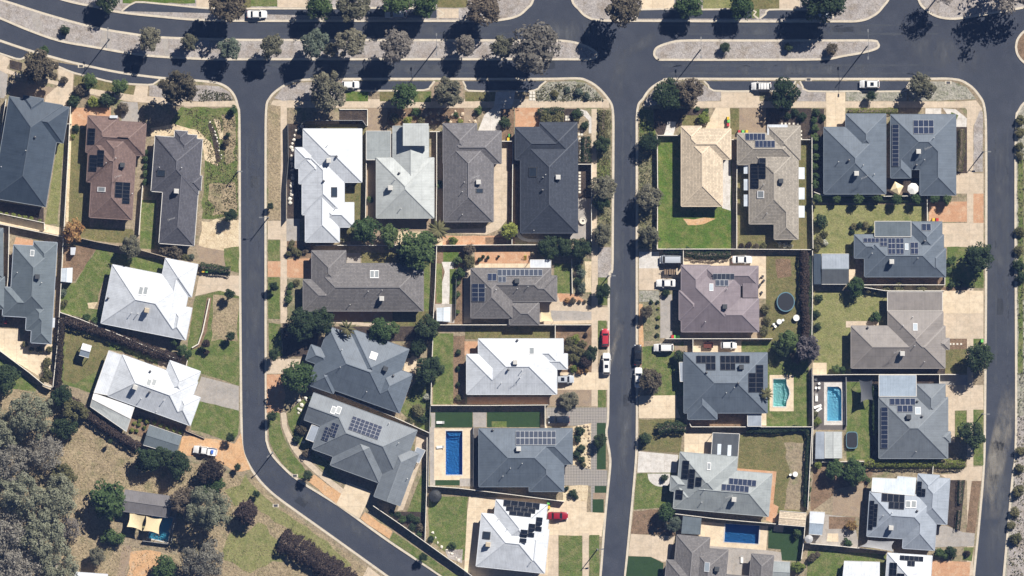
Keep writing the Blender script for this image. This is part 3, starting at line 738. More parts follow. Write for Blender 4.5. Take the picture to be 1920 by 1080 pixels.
S('lawn', [(1784, 210), (1797, 216), (1790, 232), (1778, 224)], 'garden_bed'); R('mulch', 1792, 238, 1813, 330, 'garden_bed'); S('gravel', [(1838, 206), (1843, 210), (1843, 322), (1825, 322), (1826, 236)], 'verge', 1)
R('concrete', 1813, 236, 1825, 1080, 'path'); R('concrete', 1792, 325, 1844, 363, 'driveway'); R('terracotta', 1742, 378, 1813, 416, 'driveway'); R('terracotta', 1825, 363, 1844, 420, 'driveway')
R('concrete', 1766, 418, 1844, 463, 'driveway'); S('lawn', [(1776, 463), (1844, 463), (1844, 540), (1772, 540)], 'lawn', 1, ); R('bark', 1766, 538, 1813, 546, 'garden_bed')
R('mulch', 1660, 334, 1730, 366, 'courtyard'); R('pale_lawn', 1526, 384, 1733, 480, 'lawn', 1); R('lawn', 1526, 366, 1733, 380, 'garden_bed')
R('cream_concrete', 1766, 545, 1844, 588, 'driveway'); R('concrete', 1768, 588, 1844, 635, 'driveway'); R('bark', 1780, 635, 1813, 655, 'garden_bed'); R('dull_lawn', 1772, 655, 1813, 700, 'lawn', 1); R('lawn', 1825, 635, 1844, 660, 'verge')
R('pale_lawn', 1526, 546, 1664, 702, 'lawn', 1); R('cream_concrete', 1524, 680, 1550, 702, 'path'); R('concrete', 1586, 602, 1648, 614, 'path'); S('cream_concrete', [(1590, 505), (1606, 505), (1600, 520), (1590, 530)], 'path')
R('bark', 1620, 519, 1771, 534, 'garden_bed'); R('mulch', 1596, 690, 1772, 702, 'garden_bed')
# the blocks east of the middle street
S('pale_concrete', [(1198, 472), (1236, 472), (1236, 503), (1198, 503)], 'verge', 1); R('concrete', 1198, 503, 1276, 544, 'driveway'); S('weedy_gravel', [(1198, 545), (1236, 545), (1236, 566), (1198, 566)], 'verge', 1)
S('scrub', [(1198, 566), (1240, 566), (1238, 640), (1198, 640)], 'verge', 2); R('grey_concrete', 1238, 552, 1260, 634, 'driveway')
S('orange_dirt', [(1198, 570), (1205, 570), (1207, 650), (1198, 650)], 'verge', 1)
S('cream_concrete', [(1282, 478), (1436, 478), (1436, 500), (1282, 500)], 'courtyard', 1); R('cream_concrete', 1421, 498, 1436, 560, 'path')
S('dull_lawn', [(1437, 478), (1505, 478), (1505, 640), (1424, 640), (1436, 600)], 'lawn', 1); S('bark', [(1454, 486), (1482, 486), (1484, 518), (1458, 522)], 'bare_earth', 4)
R('mulch', 1500, 470, 1522, 660, 'garden_bed'); R('aggregate', 1276, 622, 1424, 634, 'path')
S('lawn', [(1204, 650), (1282, 640), (1282, 742), (1230, 742), (1204, 730)], 'lawn', 2); S('aggregate', [(1264, 648), (1296, 648), (1292, 668), (1266, 672)], 'bare_earth', 3)
R('cream_concrete', 1300, 638, 1392, 662, 'courtyard'); R('lawn', 1390, 640, 1516, 800, 'lawn', 0, [[(1443, 703), (1488, 703), (1488, 771), (1443, 771)]])
R('cream_concrete', 1443, 703, 1488, 771, 'pool_surround', 0, [POOLS['turquoise']])
S('cream_concrete', [(1198, 742), (1268, 741), (1268, 762), (1276, 784), (1198, 784)], 'driveway'); R('bark', 1290, 774, 1436, 800, 'path'); R('cream_concrete', 1428, 774, 1437, 798, 'path')
S('dull_lawn', [(1198, 786), (1280, 788), (1275, 850), (1198, 844)], 'lawn', 2)
R('cream_concrete', 1283, 812, 1336, 852, 'courtyard'); S('dull_lawn', [(1388, 812), (1516, 812), (1512, 966), (1440, 960), (1384, 880)], 'lawn', 2)
S('dry_ground', [(1470, 830), (1512, 830), (1508, 960), (1470, 955), (1480, 900)], 'bare_earth', 5)
S('pale_concrete', [(1197, 846), (1272, 853), (1268, 886), (1195, 886)], 'driveway'); S('lawn', [(1194, 888), (1260, 886), (1262, 950), (1188, 956)], 'lawn', 1); S('pale_concrete', smooth_line([(1214, 888), (1218, 902), (1234, 912), (1256, 908), (1256, 888)]), 'garden_bed')
S('terracotta', [(1382, 878), (1456, 884), (1450, 945), (1460, 950), (1452, 980), (1436, 976), (1446, 890), (1382, 884)], 'path')
S('bark', [(1188, 958), (1266, 952), (1266, 1004), (1182, 1000)], 'garden_bed', 2); S('concrete', [(1183, 1001), (1266, 1006), (1252, 1052), (1244, 1054), (1220, 1044), (1178, 1042)], 'driveway')
S('turf', [(1178, 1043), (1220, 1044), (1244, 1056), (1240, 1140), (1166, 1140)], 'lawn'); S('cream_concrete', [(1312, 978), (1440, 986), (1436, 1036), (1310, 1026)], 'pool_surround', 0, [POOLS['deep']])
S('grey_concrete', [(1312, 1022), (1440, 1032), (1466, 1036), (1466, 1120), (1310, 1120)], 'courtyard'); S('turf', [(1441, 988), (1506, 990), (1502, 1052), (1466, 1050), (1464, 1030), (1440, 1028)], 'lawn')
S('cream_concrete', [(1452, 984), (1470, 985), (1468, 998), (1450, 996)], 'path')
# pool yard of the steel-grey house
R('timber_deck', 1525, 705, 1586, 806, 'pool_surround', 0, [[(1545, 717), (1584, 717), (1584, 797), (1545, 797)]]); R('pale_concrete', 1545, 717, 1584, 797, 'pool_surround', 0, [POOLS['aqua']])
R('lawn', 1587, 712, 1632, 862, 'lawn', 1); R('timber_deck', 1560, 703, 1640, 716, 'path'); R('mulch', 1632, 712, 1648, 862, 'garden_bed'); R('mulch', 1718, 702, 1772, 722, 'garden_bed'); 
S('grey_concrete', [(1761, 703), (1814, 703), (1814, 726), (1761, 726)], 'path'); S('concrete', [(1772, 722), (1844, 722), (1844, 768), (1790, 770), (1790, 830), (1776, 830), (1776, 770)], 'driveway')
R('lawn', 1791, 770, 1812, 820, 'lawn'); R('lawn', 1825, 768, 1844, 872, 'verge')
S('bark', [(1524, 868), (1625, 868), (1640, 880), (1618, 930), (1560, 930), (1520, 960)], 'garden_bed', 2); S('aggregate', [(1562, 920), (1620, 905), (1616, 970), (1560, 966)], 'bare_earth', 2)
S('grey_concrete', [(1520, 960), (1560, 966), (1600, 970), (1612, 1030), (1512, 1018)], 'path'); S('bark', [(1554, 968), (1604, 970), (1600, 992), (1554, 992)], 'garden_bed', 1); S('cream_concrete', [(1552, 1000), (1572, 1000), (1572, 1016), (1550, 1015)], 'path')
S('concrete', [(1762, 890), (1790, 888), (1812, 876), (1842, 874), (1840, 902), (1780, 900)], 'driveway'); S('bark', [(1822, 902), (1840, 902), (1828, 1000), (1811, 998)], 'verge', 1); S('grey_concrete', [(1754, 988), (1772, 985), (1806, 998), (1828, 1000), (1826, 1024), (1748, 1026)], 'driveway')
S('mulch', [(1778, 900), (1810, 900), (1800, 996), (1776, 984)], 'garden_bed'); S('lawn', [(1515, 1030), (1662, 1040), (1655, 1140), (1510, 1140)], 'lawn', 1); S('terracotta', [(1748, 1050), (1820, 1054), (1812, 1140), (1744, 1140)], 'driveway')
S('lawn', [(1808, 1026), (1826, 1026), (1822, 1052), (1804, 1050)], 'verge', 1)
# far east verge
S('scrub', [(1908, 300), (1940, 300), (1940, 560), (1908, 560)], 'verge', 2); S('lawn', [(1909, 300), (1918, 300), (1918, 700), (1909, 700)], 'verge', 1); S('gravel', [(1907, 780), (1960, 780), (1950, 1100), (1886, 1100), (1902, 900)], 'verge', 2)
# ------------------------------------------------------------------ roofs: upper envelope of hipped and gabled blocks
def clip(poly, a, b, c):
    """keep the part of a convex polygon where a*x + b*y + c >= 0"""
    out = []
    n = len(poly)
    for i in range(n):
        p = poly[i]; q = poly[(i + 1) % n]
        dp = a * p[0] + b * p[1] + c; dq = a * q[0] + b * q[1] + c
        if dp >= 0: out.append(p)
        if (dp >= 0) != (dq >= 0):
            t = dp / (dp - dq); out.append((p[0] + (q[0] - p[0]) * t, p[1] + (q[1] - p[1]) * t))
    return out

def parea(p):
    return 0.5 * sum(p[i][0] * p[(i + 1) % len(p)][1] - p[(i + 1) % len(p)][0] * p[i][1] for i in range(len(p)))

class Roof:
    def __init__(s, blocks):
        """blocks: (x0, y0, x1, y1, eave, slope, gables) in local metres"""
        s.bl = []
        for x0, y0, x1, y1, e, sl, gb in blocks:
            pl = []
            if 'W' not in gb: pl.append((sl, 0.0, e - sl * x0))
            if 'E' not in gb: pl.append((-sl, 0.0, e + sl * x1))
            if 'S' not in gb: pl.append((0.0, sl, e - sl * y0))
            if 'N' not in gb: pl.append((0.0, -sl, e + sl * y1))
            s.bl.append(((x0, y0, x1, y1), pl))
        s.faces = []
        for i, (r, pl) in enumerate(s.bl):
            rect = [(r[0], r[1]), (r[2], r[1]), (r[2], r[3]), (r[0], r[3])]
            for k, p in enumerate(pl):
                f = rect
                for j, q in enumerate(pl):
                    if j != k: f = clip(f, q[0] - p[0], q[1] - p[1], q[2] - p[2]) if f else f
                if len(f) < 3: continue
                parts = [f]
                for i2, (r2, pl2) in enumerate(s.bl):
                    if i2 == i: continue
                    c = [(r2[0], r2[1]), (r2[2], r2[1]), (r2[2], r2[3]), (r2[0], r2[3])]
                    tol = 1e-4 if i2 < i else -1e-4
                    for q in pl2:
                        c = clip(c, q[0] - p[0], q[1] - p[1], q[2] - p[2] + tol)
                        if len(c) < 3: break
                    if len(c) < 3 or abs(parea(c)) < 1e-3: continue
                    new = []
                    for poly in parts:
                        rest = poly
                        for m in range(len(c)):
                            a0 = c[m]; a1 = c[(m + 1) % len(c)]
                            nx, ny = -(a1[1] - a0[1]), a1[0] - a0[0]
                            L = math.hypot(nx, ny)
                            if L < 1e-6: continue
                            nx /= L; ny /= L; d = -(nx * a0[0] + ny * a0[1])
                            out = clip(rest, -nx, -ny, -d)
                            if len(out) >= 3 and abs(parea(out)) > 2e-3: new.append(out)
                            rest = clip(rest, nx, ny, d)
                            if len(rest) < 3: break
                    parts = new
                for poly in parts: s.faces.append((poly, p))
    def at(s, x, y):
        best = None
        for r, pl in s.bl:
            if r[0] - 1e-6 <= x <= r[2] + 1e-6 and r[1] - 1e-6 <= y <= r[3] + 1e-6:
                k = min(pl, key=lambda q: q[0] * x + q[1] * y + q[2])
                h = k[0] * x + k[1] * y + k[2]
                if best is None or h > best[0] + 1e-5: best = (h, k)
        return best
    def mesh_data(s):
        V = []; F = []; UV = []
        for poly, p in s.faces:
            n = len(V)
            L = math.hypot(p[0], p[1]); 
            for x, y in poly:
                z = p[0] * x + p[1] * y + p[2]
                V.append((x, y, z))
                if L > 1e-6:
                    UV.append(((x * -p[1] + y * p[0]) / L, (x * p[0] + y * p[1]) / L * math.sqrt(1 + L * L)))
                else: UV.append((x, y))
            F.append(tuple(range(n, n + len(poly))))
        return V, F, UV
    def lines(s):
        pts = [v for poly, p in s.faces for v in poly]
        ridge = []; edge = []; seen = set()
        for poly, p in s.faces:
            n = len(poly)
            cx = sum(v[0] for v in poly) / n; cy = sum(v[1] for v in poly) / n
            for i in range(n):
                a = poly[i]; b = poly[(i + 1) % n]
                dx, dy = b[0] - a[0], b[1] - a[1]; L = math.hypot(dx, dy)
                if L < 0.05: continue
                ts = [0.0, 1.0]
                for v in pts:
                    t = ((v[0] - a[0]) * dx + (v[1] - a[1]) * dy) / (L * L)
                    if 0.01 < t < 0.99 and abs((v[0] - a[0]) * dy - (v[1] - a[1]) * dx) / L < 5e-3: ts.append(t)
                ts.sort()
                nx, ny = dy / L, -dx / L
                for t0, t1 in zip(ts, ts[1:]):
                    if (t1 - t0) * L < 0.06: continue
                    m = (a[0] + dx * (t0 + t1) / 2, a[1] + dy * (t0 + t1) / 2)
                    q = s.at(m[0] + nx * 0.03, m[1] + ny * 0.03)
                    A = (a[0] + dx * t0, a[1] + dy * t0); B = (a[0] + dx * t1, a[1] + dy * t1)
                    za = p[0] * A[0] + p[1] * A[1] + p[2]; zb = p[0] * B[0] + p[1] * B[1] + p[2]
                    if q is None: edge.append(((*A, za), (*B, zb), (nx, ny)))
                    else:
                        o = q[1]
                        zo = o[0] * m[0] + o[1] * m[1] + o[2]
                        if max(abs(o[k] - p[k]) for k in range(3)) < 1e-4: continue
                        if abs(zo - (za + zb) / 2) > 0.03: continue
                        if o[0] * cx + o[1] * cy + o[2] > p[0] * cx + p[1] * cy + p[2] + 1e-4:
                            key = tuple(round(v, 1) for v in (m[0], m[1]))
                            if key in seen: continue
                            seen.add(key); ridge.append(((*A, za), (*B, zb)))
        return ridge, edge

ROOFC = {
    'white_metal': ((0.58, 0.61, 0.65), 'metal'), 'pale_metal': ((0.42, 0.445, 0.44), 'metal'),
    'sage_metal': ((0.27, 0.295, 0.298), 'metal'), 'blue_metal': ((0.108, 0.132, 0.162), 'metal'),
    'navy_metal': ((0.045, 0.062, 0.085), 'metal'), 'steel_metal': ((0.155, 0.175, 0.195), 'metal'),
    'slate_metal': ((0.115, 0.14, 0.158), 'metal'), 'dark_metal': ((0.075, 0.083, 0.092), 'metal'),
    'taupe_metal': ((0.225, 0.205, 0.19), 'metal'), 'silver_metal': ((0.28, 0.315, 0.365), 'metal'), 'mauve_metal': ((0.195, 0.165, 0.18), 'metal'),
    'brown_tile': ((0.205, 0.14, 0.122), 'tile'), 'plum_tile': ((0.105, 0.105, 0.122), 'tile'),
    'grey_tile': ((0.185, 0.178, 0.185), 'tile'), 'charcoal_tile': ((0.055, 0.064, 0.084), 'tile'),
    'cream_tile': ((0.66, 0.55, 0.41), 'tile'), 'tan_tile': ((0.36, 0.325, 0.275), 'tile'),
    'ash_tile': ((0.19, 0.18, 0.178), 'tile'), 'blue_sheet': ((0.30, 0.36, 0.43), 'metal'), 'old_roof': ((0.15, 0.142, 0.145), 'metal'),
    'frost_sheet': ((0.60, 0.66, 0.72), 'metal'),
}
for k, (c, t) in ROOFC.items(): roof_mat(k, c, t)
BRICK = plain_mat('render_wall', (0.42, 0.36, 0.30), 0.9, vary=0.15, vs_=6)
plain_mat('pale_trim', (0.62, 0.60, 0.56), 0.6); plain_mat('dark_trim', (0.09, 0.10, 0.11), 0.6)
plain_mat('post_white', (0.7, 0.7, 0.68), 0.6); plain_mat('post_dark', (0.06, 0.06, 0.065), 0.6)
plain_mat('cooler_pale', (0.50, 0.49, 0.46), 0.7); plain_mat('cooler_dark', (0.05, 0.055, 0.06), 0.6); plain_mat('cooler_tan', (0.45, 0.38, 0.28), 0.7)
plain_mat('pane_sky', (0.03, 0.04, 0.055), 0.12); plain_mat('pane_grey', (0.22, 0.24, 0.25), 0.3); plain_mat('pane_pale', (0.36, 0.41, 0.45), 0.35)
plain_mat('frame_white', (0.72, 0.72, 0.72), 0.5); plain_mat('frame_dark', (0.05, 0.05, 0.05), 0.5)
plain_mat('pipe', (0.55, 0.55, 0.54), 0.5); plain_mat('metal_dark', (0.08, 0.08, 0.085), 0.45, 0.3)

def solar_mat(name, cell, line, back):
    m, nt, p = new_mat(name)
    uv = nt.nodes.new('ShaderNodeTexCoord')
    sep = nt.nodes.new('ShaderNodeSeparateXYZ'); nt.links.new(uv.outputs['Object'], sep.inputs[0])
    fx = math_node(nt, 'FRACT', math_node(nt, 'ADD', math_node(nt, 'MULTIPLY', sep.outputs[0], 6.0), 0.05))
    fy = math_node(nt, 'FRACT', math_node(nt, 'ADD', math_node(nt, 'MULTIPLY', sep.outputs[1], 10.0), 0.05))
    l = math_node(nt, 'MAXIMUM', math_node(nt, 'LESS_THAN', fx, 0.1), math_node(nt, 'LESS_THAN', fy, 0.1))
    col = ramp_mix(nt, math_node(nt, 'MULTIPLY', l, back), cell, line)
    nt.links.new(col, p.inputs['Base Color']); p.inputs['Roughness'].default_value = 0.18
    p.inputs['Specular IOR Level'].default_value = 0.4
    MATS[name] = m
solar_mat('solar_blue', (0.018, 0.026, 0.055), (0.09, 0.10, 0.13), 0.5)
solar_mat('solar_black', (0.006, 0.008, 0.013), (0.02, 0.022, 0.028), 0.5)
solar_mat('solar_grey', (0.045, 0.055, 0.08), (0.2, 0.21, 0.22), 0.5)
# unit solar panel: laminate and raised aluminium frame as part and sub-part
PANEL_ME = {k: MB().box(-0.485, -0.485, 0.0, 0.485, 0.485, 0.045).mesh('solar_panel', MATS['solar_' + k]) for k in ('blue', 'black', 'grey')}
def frame_mesh(name, m, t=0.03, h=0.06, e=0.495):
    b = MB()
    b.box(-e, -e, -0.02, e, -e + t, h); b.box(-e, e - t, -0.02, e, e, h)
    b.box(-e, -e + t, -0.02, -e + t, e - t, h); b.box(e - t, -e + t, -0.02, e, e - t, h)
    return b.mesh(name, m)
plain_mat('alloy', (0.36, 0.37, 0.39), 0.5)
FRAME_ME = {'blue': frame_mesh('panel_frame', MATS['alloy']), 'grey': frame_mesh('panel_frame', MATS['alloy'], 0.05), 'black': frame_mesh('panel_frame', MATS['metal_dark'], 0.03)}
SKY_FRAME = {'w': frame_mesh('skylight_frame', MATS['frame_white'], 0.09, 0.12), 'd': frame_mesh('skylight_frame', MATS['frame_dark'], 0.07, 0.1), 'p': frame_mesh('skylight_frame', MATS['frame_white'], 0.06, 0.1)}
SKY_PANE = {k: MB().box(-0.45, -0.45, 0.0, 0.45, 0.45, 0.08).mesh('pane', MATS[m]) for k, m in (('w', 'pane_grey'), ('d', 'pane_sky'), ('p', 'pane_pale'))}

def cooler_mesh(m):
    b = MB()
    b.box(-0.30, -0.30, -0.6, 0.30, 0.30, 0.12)                       # dropper through the roof
    b.box(-0.58, -0.58, 0.12, 0.58, 0.58, 0.20)                       # tray
    b.box(-0.54, -0.54, 0.20, 0.54, 0.54, 0.78, 0.03)                 # cabinet
    b.box(-0.57, -0.57, 0.78, 0.57, 0.57, 0.90, 0.10)                 # lid
    for k in range(4):                                                # louvre slats on each face
        z = 0.28 + k * 0.12
        b.box(-0.46, -0.575, z, 0.46, -0.535, z + 0.05); b.box(-0.46, 0.535, z, 0.46, 0.575, z + 0.05)
        b.box(-0.575, -0.46, z, -0.535, 0.46, z + 0.05); b.box(0.535, -0.46, z, 0.575, 0.46, z + 0.05)
    return b.mesh('air_cooler', m)
COOLER_ME = {'l': cooler_mesh(MATS['cooler_pale']), 'd': cooler_mesh(MATS['cooler_dark']), 't': cooler_mesh(MATS['cooler_tan'])}
PIPE_ME = MB().lathe([(0.13, -0.3), (0.13, 0.0), (0.07, 0.05), (0.06, 0.75), (0.10, 0.77), (0.10, 0.86), (0.02, 0.9)], 8).mesh('vent_pipe', MATS['pipe'])
WHIRLY_ME = MB().lathe([(0.2, -0.3), (0.2, 0.15), (0.14, 0.2), (0.26, 0.28), (0.30, 0.42), (0.24, 0.55), (0.05, 0.62)], 12).mesh('roof_ventilator', MATS['metal_dark'])
ANT = MB().tube([(0, 0, -0.4), (0, 0, 2.2)], [0.03, 0.025], 5).bar((-0.9, 0, 2.1), (0.9, 0, 2.1), 0.03, 0.03)
for k in range(6): ANT.bar((-0.8 + k * 0.32, -0.35 + 0.03 * k, 2.12), (-0.8 + k * 0.32, 0.35 - 0.03 * k, 2.12), 0.02, 0.02)
ANT_ME = ANT.mesh('antenna', MATS['pipe'])

class House:
    def __init__(s, name, label, mat, blocks, O=None, deg=0.0, eave=2.75, pitch=23.0, cat='house', trim=None, group=None, wall=None, ridge=None, wall_inset=0.55):
        s.deg = deg
        if O is None:
            O = (min(b[0] for b in blocks), min(b[1] for b in blocks)); blocks = [(b[0] - O[0], b[1] - O[1], b[2] - O[0], b[3] - O[1], *b[4:]) for b in blocks]
        s.O = O
        s.c, s.s = math.cos(math.radians(deg)), math.sin(math.radians(deg))
        sl = math.tan(math.radians(pitch))
        B = []
        for b in blocks:
            gb = b[4] if len(b) > 4 else ''
            e = eave + (b[5] if len(b) > 5 else 0.0)
            sl2 = math.tan(math.radians(b[6])) if len(b) > 6 else sl
            B.append((b[0] / PXM, -b[3] / PXM, b[2] / PXM, -b[1] / PXM, e, sl2, gb))
        s.root = empty(name, (*W(*O), LAND), -math.radians(deg))
        tag(s.root, label, cat, group)
        s.roof = Roof(B)
        V, F, UV = s.roof.mesh_data()
        s.roof_o = mesh_obj('roof', V, F, MATS[mat], s.root, uvs=UV)
        ridge_l, edge_l = s.roof.lines()
        tile = ROOFC[mat][1] == 'tile'
        if ridge_l:
            b = MB()
            for a, c in ridge_l: b.bar((a[0], a[1], a[2] + 0.03), (c[0], c[1], c[2] + 0.03), 0.24 if tile else 0.2, 0.07)
            b.obj('ridge_capping', MATS['cap_' + mat], s.roof_o)
        if edge_l:
            b = MB()
            for a, c, n in edge_l:
                b.bar((a[0] + n[0] * 0.05, a[1] + n[1] * 0.05, a[2] - 0.06), (c[0] + n[0] * 0.05, c[1] + n[1] * 0.05, c[2] - 0.06), 0.13, 0.16)
            b.obj('gutter', MATS[trim or ('cap_' + mat)], s.roof_o)
        b = MB()
        for i, (x0, y0, x1, y1, e, sl2, gb) in enumerate(B):
            t = wall_inset + 0.006 * i
            if x1 - x0 > 2 * t + 0.5 and y1 - y0 > 2 * t + 0.5:
                b.box(x0 + t, y0 + t, -0.02, x1 - t, y1 - t, e - 0.12 + 0.001 * i + t * 0.2)
        b.obj('wall', wall or BRICK, s.root)
    def loc(s, x, y):
        dx, dy = x - s.O[0], y - s.O[1]
        a = dx * s.c + dy * s.s; b = -dx * s.s + dy * s.c
        return a / PXM, -b / PXM
    def frame(s, lx, ly, w, h, lift):
        q = s.roof.at(lx, ly)
        if q is None: return None
        z, p = q
        u = Vector((1, 0, p[0])).normalized(); v = Vector((0, 1, p[1])).normalized(); n = u.cross(v).normalized()
        m = Matrix.Identity(4)
        for r in range(3):
            m[r][0] = u[r] * w * math.sqrt(1 + p[0] ** 2); m[r][1] = v[r] * h * math.sqrt(1 + p[1] ** 2); m[r][2] = n[r]
        m.translation = Vector((lx, ly, z)) + n * lift
        return m
    def solar(s, x0, y0, x1, y1, cols, rows, kind='black', skip=()):
        cx, cy = s.loc((x0 + x1) / 2, (y0 + y1) / 2)
        w = (x1 - x0) / PXM / cols; h = (y1 - y0) / PXM / rows
        q = s.roof.at(cx, cy)
        if q is None: return s
        p = q[1]
        for r in range(rows):
            for c in range(cols):
                if (c, r) in skip: continue
                lx = cx + (c - (cols - 1) / 2) * w; ly = cy - (r - (rows - 1) / 2) * h
                z = p[0] * lx + p[1] * ly + p[2]
                q2 = s.roof.at(lx, ly)
                if q2 is not None: z, p = q2
                u = Vector((1, 0, p[0])).normalized(); v = Vector((0, 1, p[1])).normalized(); n = u.cross(v).normalized()
                m = Matrix.Identity(4)
                for k in range(3):
                    m[k][0] = u[k] * w * math.sqrt(1 + p[0] ** 2); m[k][1] = v[k] * h * math.sqrt(1 + p[1] ** 2); m[k][2] = n[k]
                m.translation = Vector((lx, ly, z)) + n * 0.12
                o = inst('solar_panel', PANEL_ME[kind], s.root, matrix=m)
                inst('panel_frame', FRAME_ME[kind], o)
        return s
    def sky(s, x0, y0, x1, y1, kind='w', n=1):
        for k in range(n):
            w = (x1 - x0) / n
            cx, cy = s.loc(x0 + w * (k + 0.5), (y0 + y1) / 2)
            m = s.frame(cx, cy, w / PXM * 0.96, (y1 - y0) / PXM, 0.03)
            if m is None: continue
            o = inst('skylight', SKY_FRAME[kind], s.root, matrix=m); inst('pane', SKY_PANE[kind], o)
        return s
    def cool(s, x, y, kind='l'):
        lx, ly = s.loc(x, y); q = s.roof.at(lx, ly)
        if q: inst('air_cooler', COOLER_ME[kind], s.root, (lx, ly, q[0] + 0.15))
        return s
    def pipes(s, *pts):
        for x, y in pts:
            lx, ly = s.loc(x, y); q = s.roof.at(lx, ly)
            if q: inst('vent_pipe', PIPE_ME, s.root, (lx, ly, q[0]))
        return s
    def whirly(s, *pts):
        for x, y in pts:
            lx, ly = s.loc(x, y); q = s.roof.at(lx, ly)
            if q: inst('roof_ventilator', WHIRLY_ME, s.root, (lx, ly, q[0]))
        return s
    def ant(s, x, y, a=0.4):
        lx, ly = s.loc(x, y); q = s.roof.at(lx, ly)
        if q: inst('antenna', ANT_ME, s.root, (lx, ly, q[0]), (0, 0, a))
        return s
    def slab(s, pts, z, mat, name='patio_roof', th=0.1, posts=True, dz=None):
        """a lower flat or skillion roof fixed to the house; plan points, heights z or per-corner dz"""
        P = [s.loc(*p) for p in pts]
        zz = dz or [z] * len(P)
        if parea(P) < 0: P = P[::-1]; zz = zz[::-1]
        n = len(P)
        V = [(p[0], p[1], q) for p, q in zip(P, zz)] + [(p[0], p[1], q - th) for p, q in zip(P, zz)]
        F = [tuple(range(n)), tuple(range(2 * n - 1, n - 1, -1))] + [(i, n + i, n + (i + 1) % n, (i + 1) % n) for i in range(n)]
        uv = []
        for f in F: uv += [(V[k][0], V[k][1]) for k in f]
        o = mesh_obj(name, V, F, MATS[mat], s.root, uvs=uv)
        cx = sum(p[0] for p in P) / n; cy = sum(p[1] for p in P) / n
        if posts:
            for p, q in zip(P, zz):
                x = p[0] + (cx - p[0]) * 0.05; y = p[1] + (cy - p[1]) * 0.05
                MB().box(x - 0.05, y - 0.05, -0.02, x + 0.05, y + 0.05, q - th).obj('post', MATS['post_white'], o)
            b = MB()
            for i in range(n):
                a = P[i]; c = P[(i + 1) % n]
                b.bar((a[0], a[1], zz[i] - 0.05), (c[0], c[1], zz[(i + 1) % n] - 0.05), 0.12, 0.17)
            b.obj('gutter', MATS['pale_trim'], o)
        return s

for k, (c, t) in ROOFC.items():
    f = 0.92 if t == 'tile' else (1.12 if sum(c) < 1.3 else 0.88)
    plain_mat('cap_' + k, tuple(min(0.8, v * f + (0.012 if f > 1 else 0)) for v in c), 0.7)

# ------------------------------------------------------------------ plants
leaf_mat('leaf_gum', (0.125, 0.122, 0.082), (0.23, 0.22, 0.155), 0.35)
leaf_mat('leaf_grey', (0.155, 0.142, 0.122), (0.27, 0.245, 0.212), 0.35)
leaf_mat('leaf_brown', (0.08, 0.068, 0.047), (0.155, 0.13, 0.092), 0.25)
leaf_mat('leaf_blue', (0.095, 0.12, 0.088), (0.17, 0.20, 0.15), 0.3)
leaf_mat('leaf_green', (0.048, 0.080, 0.028), (0.11, 0.16, 0.062), 0.3)
leaf_mat('leaf_dark', (0.022, 0.038, 0.018), (0.058, 0.085, 0.04), 0.25)
leaf_mat('leaf_lime', (0.12, 0.155, 0.03), (0.25, 0.28, 0.075), 0.3)
leaf_mat('leaf_purple', (0.030, 0.022, 0.019), (0.078, 0.060, 0.049), 0.2)
leaf_mat('leaf_autumn', (0.20, 0.10, 0.04), (0.36, 0.24, 0.10))
leaf_mat('leaf_euc', (0.17, 0.18, 0.12), (0.32, 0.33, 0.235), 0.4)
leaf_mat('leaf_ash', (0.20, 0.19, 0.155), (0.36, 0.34, 0.29), 0.4)
leaf_mat('leaf_smoke', (0.06, 0.052, 0.058), (0.15, 0.135, 0.14))
leaf_mat('leaf_olive', (0.08, 0.08, 0.035), (0.19, 0.18, 0.09), 0.3)
leaf_mat('leaf_straw', (0.22, 0.18, 0.09), (0.42, 0.35, 0.20), 0.1)
leaf_mat('leaf_white', (0.35, 0.35, 0.28), (0.6, 0.6, 0.5))
plain_mat('bark_wood', (0.17, 0.13, 0.10), 0.9, vary=0.3, vs_=8); plain_mat('pale_wood', (0.42, 0.37, 0.31), 0.9, vary=0.25, vs_=8)

def quads(C, N, size, rng, aspect=1.5, roll=True):
    """leaf quads at centres C with normals N"""
    n = len(C)
    N = N / (np.linalg.norm(N, axis=1, keepdims=True) + 1e-9)
    r = rng.normal(size=(n, 3)); t = np.cross(N, r); t /= (np.linalg.norm(t, axis=1, keepdims=True) + 1e-9)
    b = np.cross(N, t)
    sz = (size * rng.uniform(0.6, 1.35, n))[:, None]
    t = t * sz * aspect * 0.5; b = b * sz * 0.5
    V = np.empty((n, 4, 3)); V[:, 0] = C - t; V[:, 1] = C + b * 0.9; V[:, 2] = C + t; V[:, 3] = C - b * 0.9
    return V.reshape(-1, 3)

def quad_mesh(name, V, m):
    n = len(V) // 4
    me = bpy.data.meshes.new(name)
    me.vertices.add(n * 4); me.vertices.foreach_set('co', V.astype(np.float32).ravel())
    me.loops.add(n * 4); me.loops.foreach_set('vertex_index', np.arange(n * 4, dtype=np.int32))
    me.polygons.add(n); me.polygons.foreach_set('loop_start', np.arange(0, n * 4, 4, dtype=np.int32))
    me.materials.append(m); me.update(calc_edges=True)
    return me

